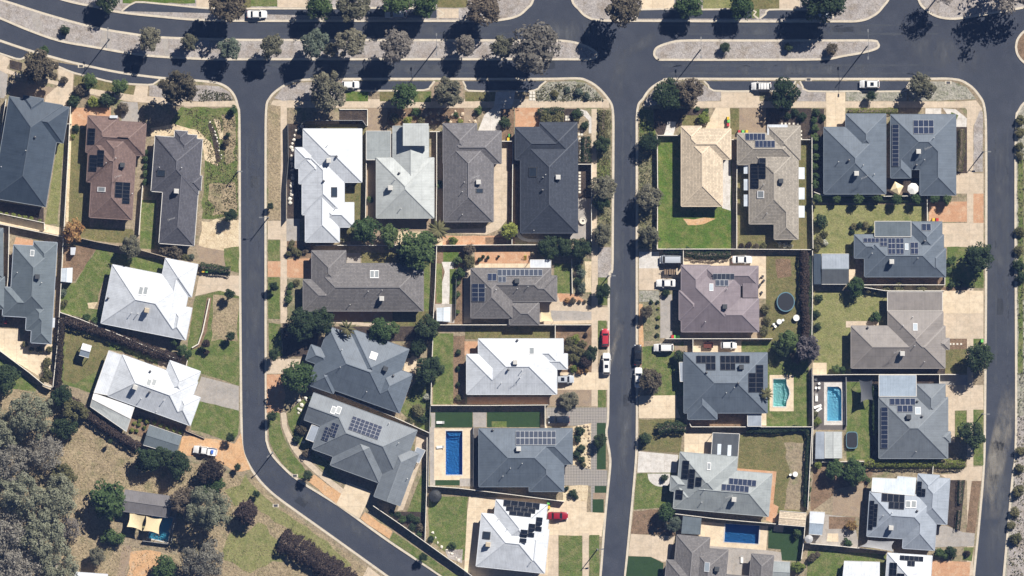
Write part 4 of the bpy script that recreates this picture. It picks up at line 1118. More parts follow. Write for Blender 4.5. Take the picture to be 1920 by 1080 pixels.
def crown_points(seed, clumps, per, cr=(0.26, 0.40), zs=0.75, leaf=0.1, wisp=0.0):
    rng = np.random.default_rng(seed)
    cs = []
    tries = 0
    while len(cs) < clumps and tries < 4000:
        tries += 1
        r = rng.uniform(*cr)
        p = rng.normal(size=3); p /= np.linalg.norm(p); p *= rng.uniform(0.25, 1.0) ** 0.6 * (1.0 - r * rng.uniform(0.5, 1.15))
        if p[2] < -0.55: continue
        if all(np.linalg.norm(p - q) > 0.55 * (r + s_) * 0.8 for q, s_ in cs): cs.append((p, r))
    C = []; N = []
    for p, r in cs:
        d = rng.normal(size=(per, 3)); d[:, 2] += 0.35; d /= np.linalg.norm(d, axis=1, keepdims=True)
        rad = r * (1 - np.abs(rng.normal(0, 0.16 + wisp, per)))[:, None] * (1 + 0.25 * np.sin(d[:, :1] * 5 + seed) * np.cos(d[:, 1:2] * 5))
        C.append(p + d * rad); N.append(d + rng.normal(size=(per, 3)) * 0.55)
    C = np.concatenate(C); N = np.concatenate(N)
    C[:, 2] *= zs
    N = N / np.linalg.norm(N, axis=1, keepdims=True) + np.array((0, 0, 0.45))
    return quads(C, N, leaf, rng), [np.array([p[0], p[1], p[2] * zs]) for p, r in cs]

def trunk_mb(cs, hc, seed, thick=0.075, nl=6, n=5):
    """trunk from the ground (z=-hc) to the crown centre with limbs into the clumps, in crown units"""
    rng = np.random.default_rng(seed)
    b = MB()
    fork = np.array([rng.normal() * 0.05, rng.normal() * 0.05, -hc * 0.55])
    b.tube([(0, 0, -hc), tuple(fork * 0.5 + np.array([0, 0, -hc * 0.5])), tuple(fork)], [thick * 1.3, thick, thick * 0.85], 6)
    for p in sorted(cs, key=lambda q: -q[2])[:nl]:
        mid = fork + (p - fork) * 0.5 + np.array([0, 0, 0.12])
        b.tube([tuple(fork), tuple(mid), tuple(p)], [thick * 0.6, thick * 0.38, thick * 0.14], n)
    return b

KINDS = {}
def plant_kind(key, mats, variants=4, hc=1.9, wood='bark_wood', thick=0.075, **kw):
    ms = []
    for v in range(variants):
        V, cs = crown_points(hash_seed(key) + v * 17, **kw)
        ms.append((V, cs))
    KINDS[key] = dict(pts=ms, mats=mats, hc=hc, wood=wood, thick=thick, cache={}, zs=kw.get('zs', 0.75))
def hash_seed(s): return sum(ord(c) * (i + 3) for i, c in enumerate(s)) % 9973
T_ = dict(clumps=26, per=150, cr=(0.17, 0.42), leaf=0.09)
plant_kind('gum', 'leaf_gum', 7, 1.9, **T_); plant_kind('grey', 'leaf_grey', 5, 1.9, **T_); plant_kind('brown', 'leaf_brown', 7, 1.7, **T_)
plant_kind('blue', 'leaf_blue', 2, 1.9, **T_); plant_kind('olive', 'leaf_olive', 3, 1.5, **T_)
plant_kind('green', 'leaf_green', 4, 1.4, clumps=26, per=130, cr=(0.24, 0.4), leaf=0.095)
plant_kind('dark', 'leaf_dark', 4, 1.3, clumps=30, per=130, cr=(0.22, 0.36), leaf=0.085)
plant_kind('lime', 'leaf_lime', 3, 1.1, clumps=16, per=110, cr=(0.28, 0.45), leaf=0.13)
plant_kind('purple', 'leaf_purple', 3, 1.3, clumps=26, per=120, cr=(0.24, 0.4), leaf=0.10)
plant_kind('autumn', 'leaf_autumn', 2, 1.3, clumps=22, per=70, cr=(0.22, 0.36), leaf=0.12)
plant_kind('smoke', 'leaf_smoke', 2, 1.3, clumps=30, per=110, cr=(0.2, 0.34), leaf=0.10, wisp=0.2)
plant_kind('wispy', 'leaf_grey', 2, 1.9, wood='pale_wood', thick=0.05, clumps=26, per=60, cr=(0.2, 0.34), leaf=0.075, wisp=0.25)
plant_kind('bush_green', 'leaf_green', 3, 0.62, clumps=12, per=90, cr=(0.34, 0.5), leaf=0.16)
plant_kind('bush_dark', 'leaf_dark', 3, 0.62, clumps=12, per=90, cr=(0.34, 0.5), leaf=0.16)
plant_kind('bush_lime', 'leaf_lime', 3, 0.62, clumps=12, per=90, cr=(0.34, 0.5), leaf=0.16)
plant_kind('bush_olive', 'leaf_olive', 3, 0.62, clumps=12, per=80, cr=(0.34, 0.5), leaf=0.17)
plant_kind('bush_purple', 'leaf_purple', 2, 0.62, clumps=12, per=80, cr=(0.34, 0.5), leaf=0.17)
plant_kind('bush_blue', 'leaf_blue', 2, 0.62, clumps=12, per=80, cr=(0.34, 0.5), leaf=0.17)
plant_kind('bush_brown', 'leaf_brown', 2, 0.62, clumps=12, per=80, cr=(0.34, 0.5), leaf=0.17)
plant_kind('bush_white', 'leaf_white', 2, 0.62, clumps=10, per=60, cr=(0.34, 0.5), leaf=0.15)
plant_kind('bush_autumn', 'leaf_autumn', 2, 0.62, clumps=12, per=80, cr=(0.34, 0.5), leaf=0.17)
plant_kind('giant', 'leaf_euc', 6, 1.25, wood='pale_wood', thick=0.05, clumps=58, per=120, cr=(0.11, 0.28), leaf=0.05, wisp=0.08)
plant_kind('giant_grey', 'leaf_ash', 3, 1.25, wood='pale_wood', thick=0.05, clumps=58, per=105, cr=(0.11, 0.28), leaf=0.048, wisp=0.14)
plant_kind('giant_green', 'leaf_green', 2, 1.1, clumps=70, per=90, cr=(0.12, 0.24), leaf=0.055)

ORD = ['', 'first', 'second', 'third', 'fourth', 'fifth', 'sixth', 'seventh', 'eighth', 'ninth', 'tenth', 'eleventh', 'twelfth', 'thirteenth', 'fourteenth', 'fifteenth', 'sixteenth', 'seventeenth', 'eighteenth', 'nineteenth', 'twentieth']
def ordinal(i, n, axis):
    a, b = ('left', 'right') if axis == 'x' else ('top', 'bottom')
    if n == 1: return ''
    if axis == 'x':
        if i == 0: return ', leftmost one'
        if i == n - 1: return ', rightmost one'
    else:
        if i == 0: return ', topmost one'
        if i == n - 1: return ', lowest one'
    if n == 3: return ', middle one'
    if i < n / 2: return ', %s from the %s' % (ORD[i + 1], a)
    return ', %s from the %s' % (ORD[n - i], b)

def plant(kind, x, y, r, name, label, group=None, hc=None, squash=1.0):
    K = KINDS[kind]
    rng = random.Random(int(x * 13 + y * 7))
    v = rng.randrange(len(K['pts']))
    H = (hc or K['hc'])
    key = (v, round(H, 2))
    if key not in K['cache']:
        V, cs = K['pts'][v]
        K['cache'].setdefault(v, quad_mesh('crown', V, MATS[K['mats']]))
        K['cache'][key] = trunk_mb(cs, H, v + 3, K['thick'], 9 if 'giant' in kind else 6).mesh('trunk', MATS[K['wood']])
    sc = r / PXM
    zc = H * sc
    X, Y = W(x, y)
    X *= 1 - zc / ALT; Y *= 1 - zc / ALT
    o = empty(name, (X, Y, LAND), rng.uniform(0, 6.28))
    tag(o, label, 'shrub' if ('bush' in kind or 'shrub' in name) else 'tree', group)
    sx = sc * rng.uniform(0.95, 1.2); sy = sc * rng.uniform(0.95, 1.18)
    inst('crown', K['cache'][v], o, (0, 0, zc), (0, 0, 0), (sx, sy, sc * squash))
    inst('trunk', K['cache'][key], o, (0, 0, zc), (0, 0, 0), (sc, sc, sc))
    return o

USED = {}
def C(kind, name, desc, items, axis='x', group=None, hc=None, squash=1.0):
    """a set of alike plants; each gets the place it has in its set"""
    k = 0 if axis == 'x' else 1
    its = sorted(items, key=lambda t: t[k])
    for i, t in enumerate(its):
        plant(t[3] if len(t) > 3 else kind, t[0], t[1], t[2], name, desc + ordinal(i, len(its), axis), group or (desc if len(its) > 1 else None), hc, squash)

def hedge(label, pts, w, h, m, name='hedge', dens=70, leaf=0.2, seed=1):
    rng = np.random.default_rng(seed + int(pts[0][0]))
    P = [np.array((*W(*p), 0.0)) for p in smooth_line(pts, 3)]
    C_, N_ = [], []
    wm = w / PXM / 2
    for a, b in zip(P, P[1:]):
        d = b - a; L = np.linalg.norm(d)
        if L < 1e-3: continue
        d /= L; r = np.array((d[1], -d[0], 0))
        n = int(L * dens * (0.6 + wm + h * 0.6))
        t = rng.uniform(0, L, n); th = rng.uniform(0, math.pi, n)
        wob = 1 + 0.16 * np.sin((a[0] + a[1] + t) * 2.1 + 1.3 * np.sin((a[0] - a[1] + t) * 0.9)) + rng.normal(0, 0.07, n)
        cx = np.sign(np.cos(th)) * np.abs(np.cos(th)) ** 0.7 * wm * wob; cz = np.abs(np.sin(th)) ** 0.6 * h * (0.85 + 0.15 * wob)
        C_.append(a + d * t[:, None] + r * cx[:, None] + np.array((0, 0, 1.0)) * cz[:, None])
        N_.append(r * np.cos(th)[:, None] + np.array((0, 0, 1.0)) * np.sin(th)[:, None] * 0.9 + rng.normal(0, 0.5, (n, 3)))
    C_ = np.concatenate(C_); N_ = np.concatenate(N_)
    base = np.array((*W(*pts[0]), 0.0))
    me = quad_mesh('hedge', quads(C_ - base, N_, leaf, rng), MATS[m])
    o = bpy.data.objects.new(name, me); o.location = (base[0], base[1], LAND); link(o)
    tag(o, label, 'hedge')
    b = MB()                                         # woody core under the leaves
    Q = [p - base for p in P]
    b.tube([(q[0], q[1], h * 0.4) for q in Q], [min(wm * 0.6, h * 0.42)] * len(Q), 6)
    b.obj('branches', MATS['bark_wood'], o)
    return o

def tufts(name, label, cat, poly, n, size, m, zmax=0.15, seed=0, flat=0.6):
    """uncountable low growth over an area"""
    rng = np.random.default_rng(seed)
    xs = [p[0] for p in poly]; ys = [p[1] for p in poly]
    pts = []
    while len(pts) < n:
        x = rng.uniform(min(xs), max(xs)); y = rng.uniform(min(ys), max(ys))
        if in_poly(x, y, poly) and noise.noise(Vector((x * 0.05, y * 0.05, seed))) > rng.uniform(-0.6, 0.35): pts.append((*W(x, y), LAND + 0.03 + rng.uniform(0, zmax)))
    C_ = np.array(pts); N_ = rng.normal(size=(n, 3)) * 0.8 + np.array((0, 0, flat))
    base = np.array((*W(*poly[0]), 0.0))
    me = quad_mesh(name, quads(C_ - base, N_, size, rng, 2.0), MATS[m])
    o = bpy.data.objects.new(name, me); o.location = base; link(o)
    tag(o, label, cat, kind='stuff')
    return o

def palm(x, y, r, label, h=4.0, m='leaf_green', n=16):
    X, Y = W(x, y); X *= 1 - h / ALT; Y *= 1 - h / ALT
    o = empty('palm_tree', (X, Y, LAND)); tag(o, label, 'palm tree')
    MB().tube([(0, 0, 0), (0.05, 0.02, h * 0.5), (0, 0, h)], [0.16, 0.13, 0.11], 7).obj('trunk', MATS['bark_wood'], o)
    rng = random.Random(int(x))
    R_ = r / PXM
    for k in range(n):
        a = 2 * math.pi * k / n + rng.uniform(-0.15, 0.15); L = R_ * rng.uniform(0.8, 1.1); up = rng.uniform(0.1, 0.7)
        V = []; F = []
        seg = 8
        for i in range(seg + 1):
            t = i / seg; rr = L * t; z = h + up * R_ * math.sin(t * 2.6) * 0.5 - 0.35 * R_ * t * t
            w = 0.02 + 0.2 * R_ * math.sin(min(1, t * 1.15) * math.pi) ** 0.7 * 0.5
            for sgn in (-1, 0, 1):
                V.append((rr * math.cos(a) - sgn * w * math.sin(a), rr * math.sin(a) + sgn * w * math.cos(a), z - abs(sgn) * w * 0.5))
        for i in range(seg):                          # leaflets: split blades along the rib
            for sgn in (0, 1):
                p = i * 3 + sgn
                F.append((p, p + 1, p + 4, p + 3) if i % 1 == 0 else ())
        mesh_obj('frond', V, F, MATS[m], o)
    return o

# ------------------------------------------------------------------ fences
plain_mat('fence_cream', (0.68, 0.64, 0.56), 0.6, vary=0.1); plain_mat('fence_grey', (0.24, 0.24, 0.24), 0.6, vary=0.1); plain_mat('fence_tan', (0.40, 0.33, 0.25), 0.7, vary=0.12)
plain_mat('fence_dark', (0.10, 0.10, 0.10), 0.6, vary=0.1)
def fence_panel(m):
    b = MB()
    n = 10
    for k in range(n):                                # ribbed sheet between top and bottom rails
        x0 = -0.5 + k / n; off = 0.012 if k % 2 else -0.012
        b.box(x0, off - 0.008, 0.03, x0 + 1 / n, off + 0.008, 0.985)
    b.box(-0.5, -0.075, 0.965, 0.5, 0.075, 1.0); b.box(-0.5, -0.03, 0.0, 0.5, 0.03, 0.04)
    return b.mesh('panel', m)
POST_B = MB().box(-0.05, -0.05, -0.02, 0.05, 0.05, 1.02)
FENCE = {k: (fence_panel(MATS['fence_' + k]), POST_B.mesh('post', MATS['fence_' + k])) for k in ('cream', 'grey', 'tan', 'dark')}
def fence(label, pts, h=1.75, col='cream', group=None):
    o = empty('fence', (*W(*pts[0]), LAND)); tag(o, label, 'fence', group)
    bx, by = W(*pts[0])
    pm, qm = FENCE[col]
    for (xa, ya), (xb, yb) in zip(pts, pts[1:]):
        a = Vector(W(xa, ya)) - Vector((bx, by)); b = Vector(W(xb, yb)) - Vector((bx, by))
        L = (b - a).length; n = max(1, round(L / 2.4)); ang = math.atan2(b.y - a.y, b.x - a.x)
        for k in range(n):
            c = a + (b - a) * ((k + 0.5) / n)
            inst('panel', pm, o, (c.x, c.y, 0), (0, 0, ang), (L / n * 0.985, 1, h))
        for k in range(n + 1):
            c = a + (b - a) * (k / n)
            inst('post', qm, o, (c.x, c.y, 0), (0, 0, ang), (1, 1, h))
    return o

# ------------------------------------------------------------------ cars
def paint(name, c, rough=0.3):
    m, nt, p = new_mat('paint_' + name)
    p.inputs['Base Color'].default_value = (*c, 1); p.inputs['Roughness'].default_value = rough
    p.inputs['Coat Weight'].default_value = 0.6; p.inputs['Coat Roughness'].default_value = 0.05
    MATS['paint_' + name] = m
for n_, c_ in (('white', (0.74, 0.74, 0.73)), ('silver', (0.42, 0.45, 0.49)), ('black', (0.012, 0.013, 0.016)), ('red', (0.42, 0.03, 0.045)), ('crimson', (0.27, 0.01, 0.02)), ('navy', (0.012, 0.016, 0.028)), ('grey', (0.16, 0.17, 0.19)), ('rust', (0.13, 0.045, 0.03))):
    paint(n_, c_)
plain_mat('tyre', (0.02, 0.02, 0.02), 0.85); plain_mat('rim', (0.5, 0.5, 0.52), 0.35, 0.7); plain_mat('lamp_clear', (0.6, 0.62, 0.65), 0.15); plain_mat('lamp_red', (0.4, 0.02, 0.02), 0.25); plain_mat('plate', (0.6, 0.6, 0.55), 0.5)
plain_mat('blue_tarp', (0.03, 0.12, 0.5), 0.6); plain_mat('tray_dark', (0.03, 0.03, 0.035), 0.7)
TYRE_ME = MB().lathe([(0.2, -0.11), (0.31, -0.11), (0.335, -0.07), (0.335, 0.07), (0.31, 0.11), (0.2, 0.11)], 16).mesh('tyre', MATS['tyre'])
RIM_ME = MB().lathe([(0.04, 0.10), (0.2, 0.115), (0.21, 0.09)], 10).mesh('rim', MATS['rim'])

BODY = {  # length, width, belt height, roof height, bonnet end, roof front, roof rear, boot start (fractions from the nose), boot height
    'sedan': (4.75, 1.82, 0.92, 1.46, 0.27, 0.42, 0.70, 0.84, 0.98), 'hatch': (4.2, 1.78, 0.95, 1.50, 0.25, 0.40, 0.84, 0.96, 0.95),
    'suv': (4.7, 1.88, 1.08, 1.72, 0.24, 0.38, 0.88, 0.975, 1.08), 'van': (5.1, 1.95, 1.15, 1.98, 0.13, 0.25, 0.95, 0.985, 1.15), 'ute': (5.2, 1.88, 1.05, 1.75, 0.23, 0.35, 0.55, 0.60, 1.05)}
def car(label, x, y, deg, kind, col, name='parked_car', sunroof=False, cargo=None, racks=False, L=None):
    """deg: heading of the nose, 0 = right in the plan, 90 = up"""
    Lm, wd, belt, top, bon, rf, rr, bt, bh = BODY[kind]
    Lm = L or Lm
    o = empty(name, (*W(x, y), LAND if name != 'road_car' else 0.0), math.radians(deg)); tag(o, label, 'car' if kind != 'van' else 'van')
    pm = MATS['paint_' + col]
    hw = wd / 2
    X = lambda f: Lm / 2 - f * Lm                                       # nose at +x
    # lower body: loft of cross-sections with rounded nose and tail in plan
    st = [(0.0, 0.62, 0.45, 0.62), (0.03, 0.82, 0.30, 0.70), (0.09, 0.95, 0.22, 0.78), (bon * 0.7, 0.99, 0.20, belt - 0.10), (bon, 1.0, 0.20, belt - 0.02), (0.5, 1.0, 0.20, belt), (bt, 1.0, 0.20, bh), (0.93, 0.97, 0.24, bh), (0.98, 0.88, 0.32, bh - 0.06), (1.0, 0.74, 0.45, bh - 0.2)]
    st = sorted(st, key=lambda t: t[0])
    V = []; F = []
    for f, wf, z0, z1 in st:
        w = hw * wf
        for yy, zz in ((-w * 0.86, z0), (-w, z0 + 0.16), (-w, (z0 + z1) / 2 + 0.1), (-w * 0.93, z1 - 0.03), (-w * 0.78, z1 + 0.01), (0, z1 + 0.035),
                       (w * 0.78, z1 + 0.01), (w * 0.93, z1 - 0.03), (w, (z0 + z1) / 2 + 0.1), (w, z0 + 0.16), (w * 0.86, z0)):
            V.append((X(f), yy, zz))
    m_ = 11
    for i in range(len(st) - 1):
        for k in range(m_):
            F.append((i * m_ + k, i * m_ + (k + 1) % m_, (i + 1) * m_ + (k + 1) % m_, (i + 1) * m_ + k))
    F.append(tuple(range(m_ - 1, -1, -1))); F.append(tuple((len(st) - 1) * m_ + k for k in range(m_)))
    body = mesh_obj('body', V, [tuple(reversed(f)) for f in F], pm, o, True)
    # cabin: painted shell, then glass panes standing a little proud
    xb0, xb1 = X(bon) - 0.02, X(bt) + 0.02
    xr0, xr1 = X(rf), X(rr)
    wb, wr = hw * 0.90, hw * 0.74
    zb = belt - 0.06
    cb = [(xb0, -wb, zb), (xb0, wb, zb), (xb1, wb, zb), (xb1, -wb, zb)]
    ct = [(xr0, -wr, top - 0.04), (xr0, wr, top - 0.04), (xr1, wr, top - 0.04), (xr1, -wr, top - 0.04)]
    mesh_obj('cabin', cb + ct, [(0, 1, 5, 4), (1, 2, 6, 5), (2, 3, 7, 6), (3, 0, 4, 7), (4, 5, 6, 7)], pm, o)
    xm = (xr0 + xr1) / 2
    rp = [(xr0 + 0.02, 0.86), (xr0 - 0.18, 1.0), (xm, 1.02), (xr1 + 0.18, 1.0), (xr1 - 0.02, 0.86)]
    V = []; F = []
    for xx, f in rp:
        for yy, zz in ((-wr * 1.02 * f, top - 0.05), (-wr * 0.7 * f, top - 0.005), (0, top + 0.015), (wr * 0.7 * f, top - 0.005), (wr * 1.02 * f, top - 0.05)): V.append((xx, yy, zz))
    for i in range(4):
        for k in range(4): F.append((i * 5 + k, i * 5 + k + 1, (i + 1) * 5 + k + 1, (i + 1) * 5 + k))
    mesh_obj('roof', V, [tuple(reversed(f)) for f in F], pm, o, True)
    def pane(nm, q, fs=0.88, lift=0.02):
        c = sum((Vector(v) for v in q), Vector()) / 4
        n = (Vector(q[1]) - Vector(q[0])).cross(Vector(q[3]) - Vector(q[0])).normalized()
        if n.dot(c - Vector(((xb0 + xb1) / 2, 0, zb))) < 0: n = -n
        q = [c + (Vector(v) - c) * fs + n * lift for v in q]
        mesh_obj(nm, [tuple(v) for v in q], [(0, 1, 2, 3)], MATS['car_glass'], o)
    pane('windscreen', [cb[0], cb[1], ct[1], ct[0]]); pane('rear_window', [cb[2], cb[3], ct[3], ct[2]])
    pane('side_window', [cb[0], cb[3], ct[3], ct[0]]); pane('side_window', [cb[1], cb[2], ct[2], ct[1]])
    if sunroof:
        MB().box(xm - 0.35, -0.42, top - 0.01, xm + 0.45, 0.42, top + 0.03).obj('sunroof', MATS['car_glass'], o)
    if racks:
        b = MB()
        for fx in (0.2, 0.5, 0.8): b.bar((xr0 + (xr1 - xr0) * fx, -wr, top + 0.08), (xr0 + (xr1 - xr0) * fx, wr, top + 0.08), 0.06, 0.05)
        b.obj('roof_rack', MATS['metal_dark'], o)
    for sx in (X(0.19), X(0.81)):
        for sy in (-1, 1):
            t = inst('wheel', TYRE_ME, o, (sx, sy * (hw - 0.10), 0.335), (math.radians(-90 * sy), 0, 0)); inst('rim', RIM_ME, t)
    for sy in (-1, 1):
        MB().box(X(0.055), sy * hw * 0.72 - 0.16, 0.62, X(0.012), sy * hw * 0.72 + 0.16, 0.745).obj('headlight', MATS['lamp_clear'], o)
        MB().box(X(0.995), sy * hw * 0.72 - 0.15, bh - 0.28, X(0.975), sy * hw * 0.72 + 0.15, bh - 0.08).obj('tail_light', MATS['lamp_red'], o)
        MB().box(xb0 - 0.42, sy * (hw + 0.09) - 0.09, belt - 0.02, xb0 - 0.28, sy * (hw + 0.09) + 0.09, belt + 0.13).obj('mirror', pm, o)
    MB().box(X(1.0) - 0.02, -0.2, 0.5, X(1.0) + 0.01, 0.2, 0.62).obj('number_plate', MATS['plate'], o)
    if kind == 'ute':
        b = MB(); x0, x1 = X(0.975), X(0.62)
        b.box(x0, -hw * 0.92, bh - 0.02, x1, hw * 0.92, bh + 0.06)
        t = b.obj('tray', pm if cargo != 'dark' else MATS['tray_dark'], o)
        s = MB(); z = bh + 0.06
        s.box(x0, -hw * 0.96, z, x0 + 0.05, hw * 0.96, z + 0.26); s.box(x0 + 0.05, -hw * 0.96, z, x1, -hw * 0.91, z + 0.26); s.box(x0 + 0.05, hw * 0.91, z, x1, hw * 0.96, z + 0.26)
        s.obj('tray_side', pm, t)
        if cargo == 'blue': MB().box(x0 + 0.75, -0.4, z, x0 + 1.35, 0.45, z + 0.4, 0.03).obj('cargo_box', MATS['blue_tarp'], t)
    return o

# ------------------------------------------------------------------ street furniture and yard things
plain_mat('galvanised', (0.17, 0.175, 0.18), 0.6); plain_mat('lamp_head', (0.16, 0.165, 0.17), 0.5)
def lamp(label, x, y, h, arms, group, z=LAND):
    """arms: (plan direction degrees, reach in metres)"""
    o = empty('street_lamp', (*W(x, y), z)); tag(o, label, 'street lamp', group)
    MB().tube([(0, 0, 0), (0, 0, h * 0.4), (0, 0, h)], [0.15, 0.12, 0.09], 8).obj('pole', MATS['galvanised'], o)
    MB().box(-0.2, -0.2, 0, 0.2, 0.2, 0.05).obj('base_plate', MATS['galvanised'], o)
    for a, rch in arms:
        r = math.radians(a); d = Vector((math.cos(r), math.sin(r), 0))
        e = d * rch + Vector((0, 0, h * 0.86 + 0.35))
        arm = MB().tube([(0, 0, h * 0.86), tuple(d * rch * 0.5 + Vector((0, 0, h * 0.86 + 0.28))), tuple(e)], [0.05, 0.042, 0.035], 6).obj('arm', MATS['galvanised'], o)
        hb = MB(); hb.bar(tuple(e - d * 0.1), tuple(e + d * 0.6), 0.3, 0.14)
        hb.obj('lamp_head', MATS['lamp_head'], arm)
    return o

for n_, c_ in (('bin_green', (0.03, 0.16, 0.05)), ('bin_red', (0.45, 0.03, 0.03)), ('bin_yellow', (0.65, 0.42, 0.02)), ('bin_body', (0.03, 0.08, 0.04)), ('lid_lime', (0.15, 0.5, 0.1)), ('rim_blue', (0.09, 0.18, 0.23)), ('pad_black', (0.012, 0.014, 0.018)),
               ('canvas_white', (0.75, 0.74, 0.70)), ('canvas_cream', (0.68, 0.56, 0.34)), ('canvas_dark', (0.05, 0.055, 0.065)), ('canvas_grey', (0.38, 0.38, 0.38)), ('plastic_white', (0.72, 0.72, 0.70)), ('stone_white', (0.62, 0.58, 0.50)), ('stone_tan', (0.45, 0.36, 0.25)), ('tank_black', (0.02, 0.022, 0.024)), ('timber', (0.20, 0.14, 0.09)), ('toy_blue', (0.12, 0.5, 0.62)), ('toy_yellow', (0.7, 0.5, 0.05)), ('toy_green', (0.05, 0.45, 0.25))):
    plain_mat(n_, c_, 0.6)
def bins(x, y, lid, label, deg=0):
    o = empty('wheelie_bin', (*W(x, y), LAND), math.radians(deg)); tag(o, label, 'bin', 'wheelie bins')
    MB().box(-0.29, -0.33, 0.08, 0.29, 0.33, 0.95, -0.0).obj('body', MATS['bin_body'], o)
    MB().box(-0.31, -0.38, 0.95, 0.31, 0.36, 1.03, 0.03).obj('lid', MATS[lid], o)
    for s in (-1, 1): MB().tube([(s * 0.27, 0.32, 0.12), (s * 0.33, 0.32, 0.12)], [0.12, 0.12], 8).obj('wheel', MATS['tyre'], o)

def pool(label, key, floor, depth=1.35, steps=None):
    pts = POOLS[key]
    P = [Vector((*W(*p), 0)) for p in pts]
    if parea([(p.x, p.y) for p in P]) < 0: P = P[::-1]
    n = len(P); c = sum(P, Vector()) / n
    o = empty('swimming_pool', (c.x, c.y, 0)); tag(o, label, 'pool')
    L = [p - c for p in P]
    V = [(p.x, p.y, LAND + 0.04) for p in L] + [(p.x * 0.985, p.y * 0.985, -depth) for p in L]
    F = [tuple(range(n, 2 * n))] + [(i, (i + 1) % n, n + (i + 1) % n, n + i)[::-1] for i in range(n)]
    mesh_obj('shell', V, [tuple(f) for f in F], floor, o)
    mesh_obj('water', [(p.x * 0.998, p.y * 0.998, LAND - 0.10) for p in L], [tuple(range(n))], MATS['water'], o)
    k = 0.30
    cp = MB()
    out = [p + p.normalized() * k for p in L]
    for i in range(n):
        j = (i + 1) % n
        a, b, d, e = L[i], L[j], out[j], out[i]
        cp.add([(a.x, a.y, LAND + 0.05), (b.x, b.y, LAND + 0.05), (d.x, d.y, LAND + 0.05), (e.x, e.y, LAND + 0.05), (a.x, a.y, LAND), (b.x, b.y, LAND), (d.x, d.y, LAND), (e.x, e.y, LAND)],
               [(0, 3, 2, 1), (0, 1, 5, 4), (3, 7, 6, 2), (1, 2, 6, 5), (0, 4, 7, 3)])
    cp.obj('coping', MATS['pale_concrete'], o)
    for q in (steps or []):
        st = [Vector((*W(*p), 0)) - c for p in q[0]]
        if parea([(p.x, p.y) for p in st]) < 0: st = st[::-1]
        m = len(st)
        mesh_obj('step', [(p.x, p.y, q[1]) for p in st] + [(p.x, p.y, -depth) for p in st], [tuple(range(m))] + [(i, m + i, m + (i + 1) % m, (i + 1) % m) for i in range(m)], floor, o)
    return o

def shed(name, label, pts, ridge_axis, mat, eave=2.1, rise=0.45, cat='shed', mats=None, wall='render_wall', posts=False):
    """gabled shed on four plan corners (clockwise from top left); ridge 'a' parallel to side 0-1, 'b' parallel to side 1-2, 's' flat skillion"""
    P = [Vector((*W(*p), 0)) for p in pts]
    c = sum(P, Vector()) / 4
    o = empty(name, (c.x, c.y, LAND)); tag(o, label, cat)
    L = [p - c for p in P]
    if ridge_axis == 'b': L = L[1:] + L[:1]
    if ridge_axis == 's':
        hs = [eave + rise, eave + rise, eave, eave]
        V = [(L[i].x, L[i].y, hs[i]) for i in range(4)] + [(L[i].x, L[i].y, hs[i] - 0.06) for i in range(4)]
        faces = [[(3, 2, 1, 0), (4, 5, 6, 7), (0, 1, 5, 4), (1, 2, 6, 5), (2, 3, 7, 6), (3, 0, 4, 7)]]
        vs_list = [V]
    else:
        m0 = (L[0] + L[3]) / 2; m1 = (L[1] + L[2]) / 2
        A = [(L[0].x, L[0].y, eave), (L[1].x, L[1].y, eave), (m1.x, m1.y, eave + rise), (m0.x, m0.y, eave + rise)]
        B = [(m0.x, m0.y, eave + rise), (m1.x, m1.y, eave + rise), (L[2].x, L[2].y, eave), (L[3].x, L[3].y, eave)]
        vs_list = [A, B]; faces = [[(3, 2, 1, 0)], [(3, 2, 1, 0)]]
    for k, (V, F) in enumerate(zip(vs_list, faces)):
        e = (Vector(V[1]) - Vector(V[0])).normalized(); f = Vector((-e.y, e.x, 0))
        uv = [(Vector(V[i]).dot(e), Vector(V[i]).dot(f)) for q in F for i in q]
        mesh_obj('roof', V, F, MATS[(mats or [mat, mat])[k % 2]], o, uvs=uv)
    if ridge_axis != 's':
        MB().bar((m0.x, m0.y, eave + rise + 0.02), (m1.x, m1.y, eave + rise + 0.02), 0.22, 0.06).obj('ridge_capping', MATS['cap_' + mat], o)
        g = MB()
        for i, j in ((0, 1), (2, 3)): g.bar((L[i].x, L[i].y, eave), (L[j].x, L[j].y, eave), 0.1, 0.12)
        g.obj('gutter', MATS['pale_trim'], o)
    I = [p * 0.93 for p in L]
    if posts:
        for p in I: MB().box(p.x - 0.06, p.y - 0.06, -0.02, p.x + 0.06, p.y + 0.06, eave).obj('post', MATS['post_white'], o)
    else:
        V = [(p.x, p.y, -0.02) for p in I] + [(p.x, p.y, eave + 0.02) for p in I]
        mesh_obj('wall', V, [(0, 4, 5, 1), (1, 5, 6, 2), (2, 6, 7, 3), (3, 7, 4, 0)], MATS[wall], o)
    return o

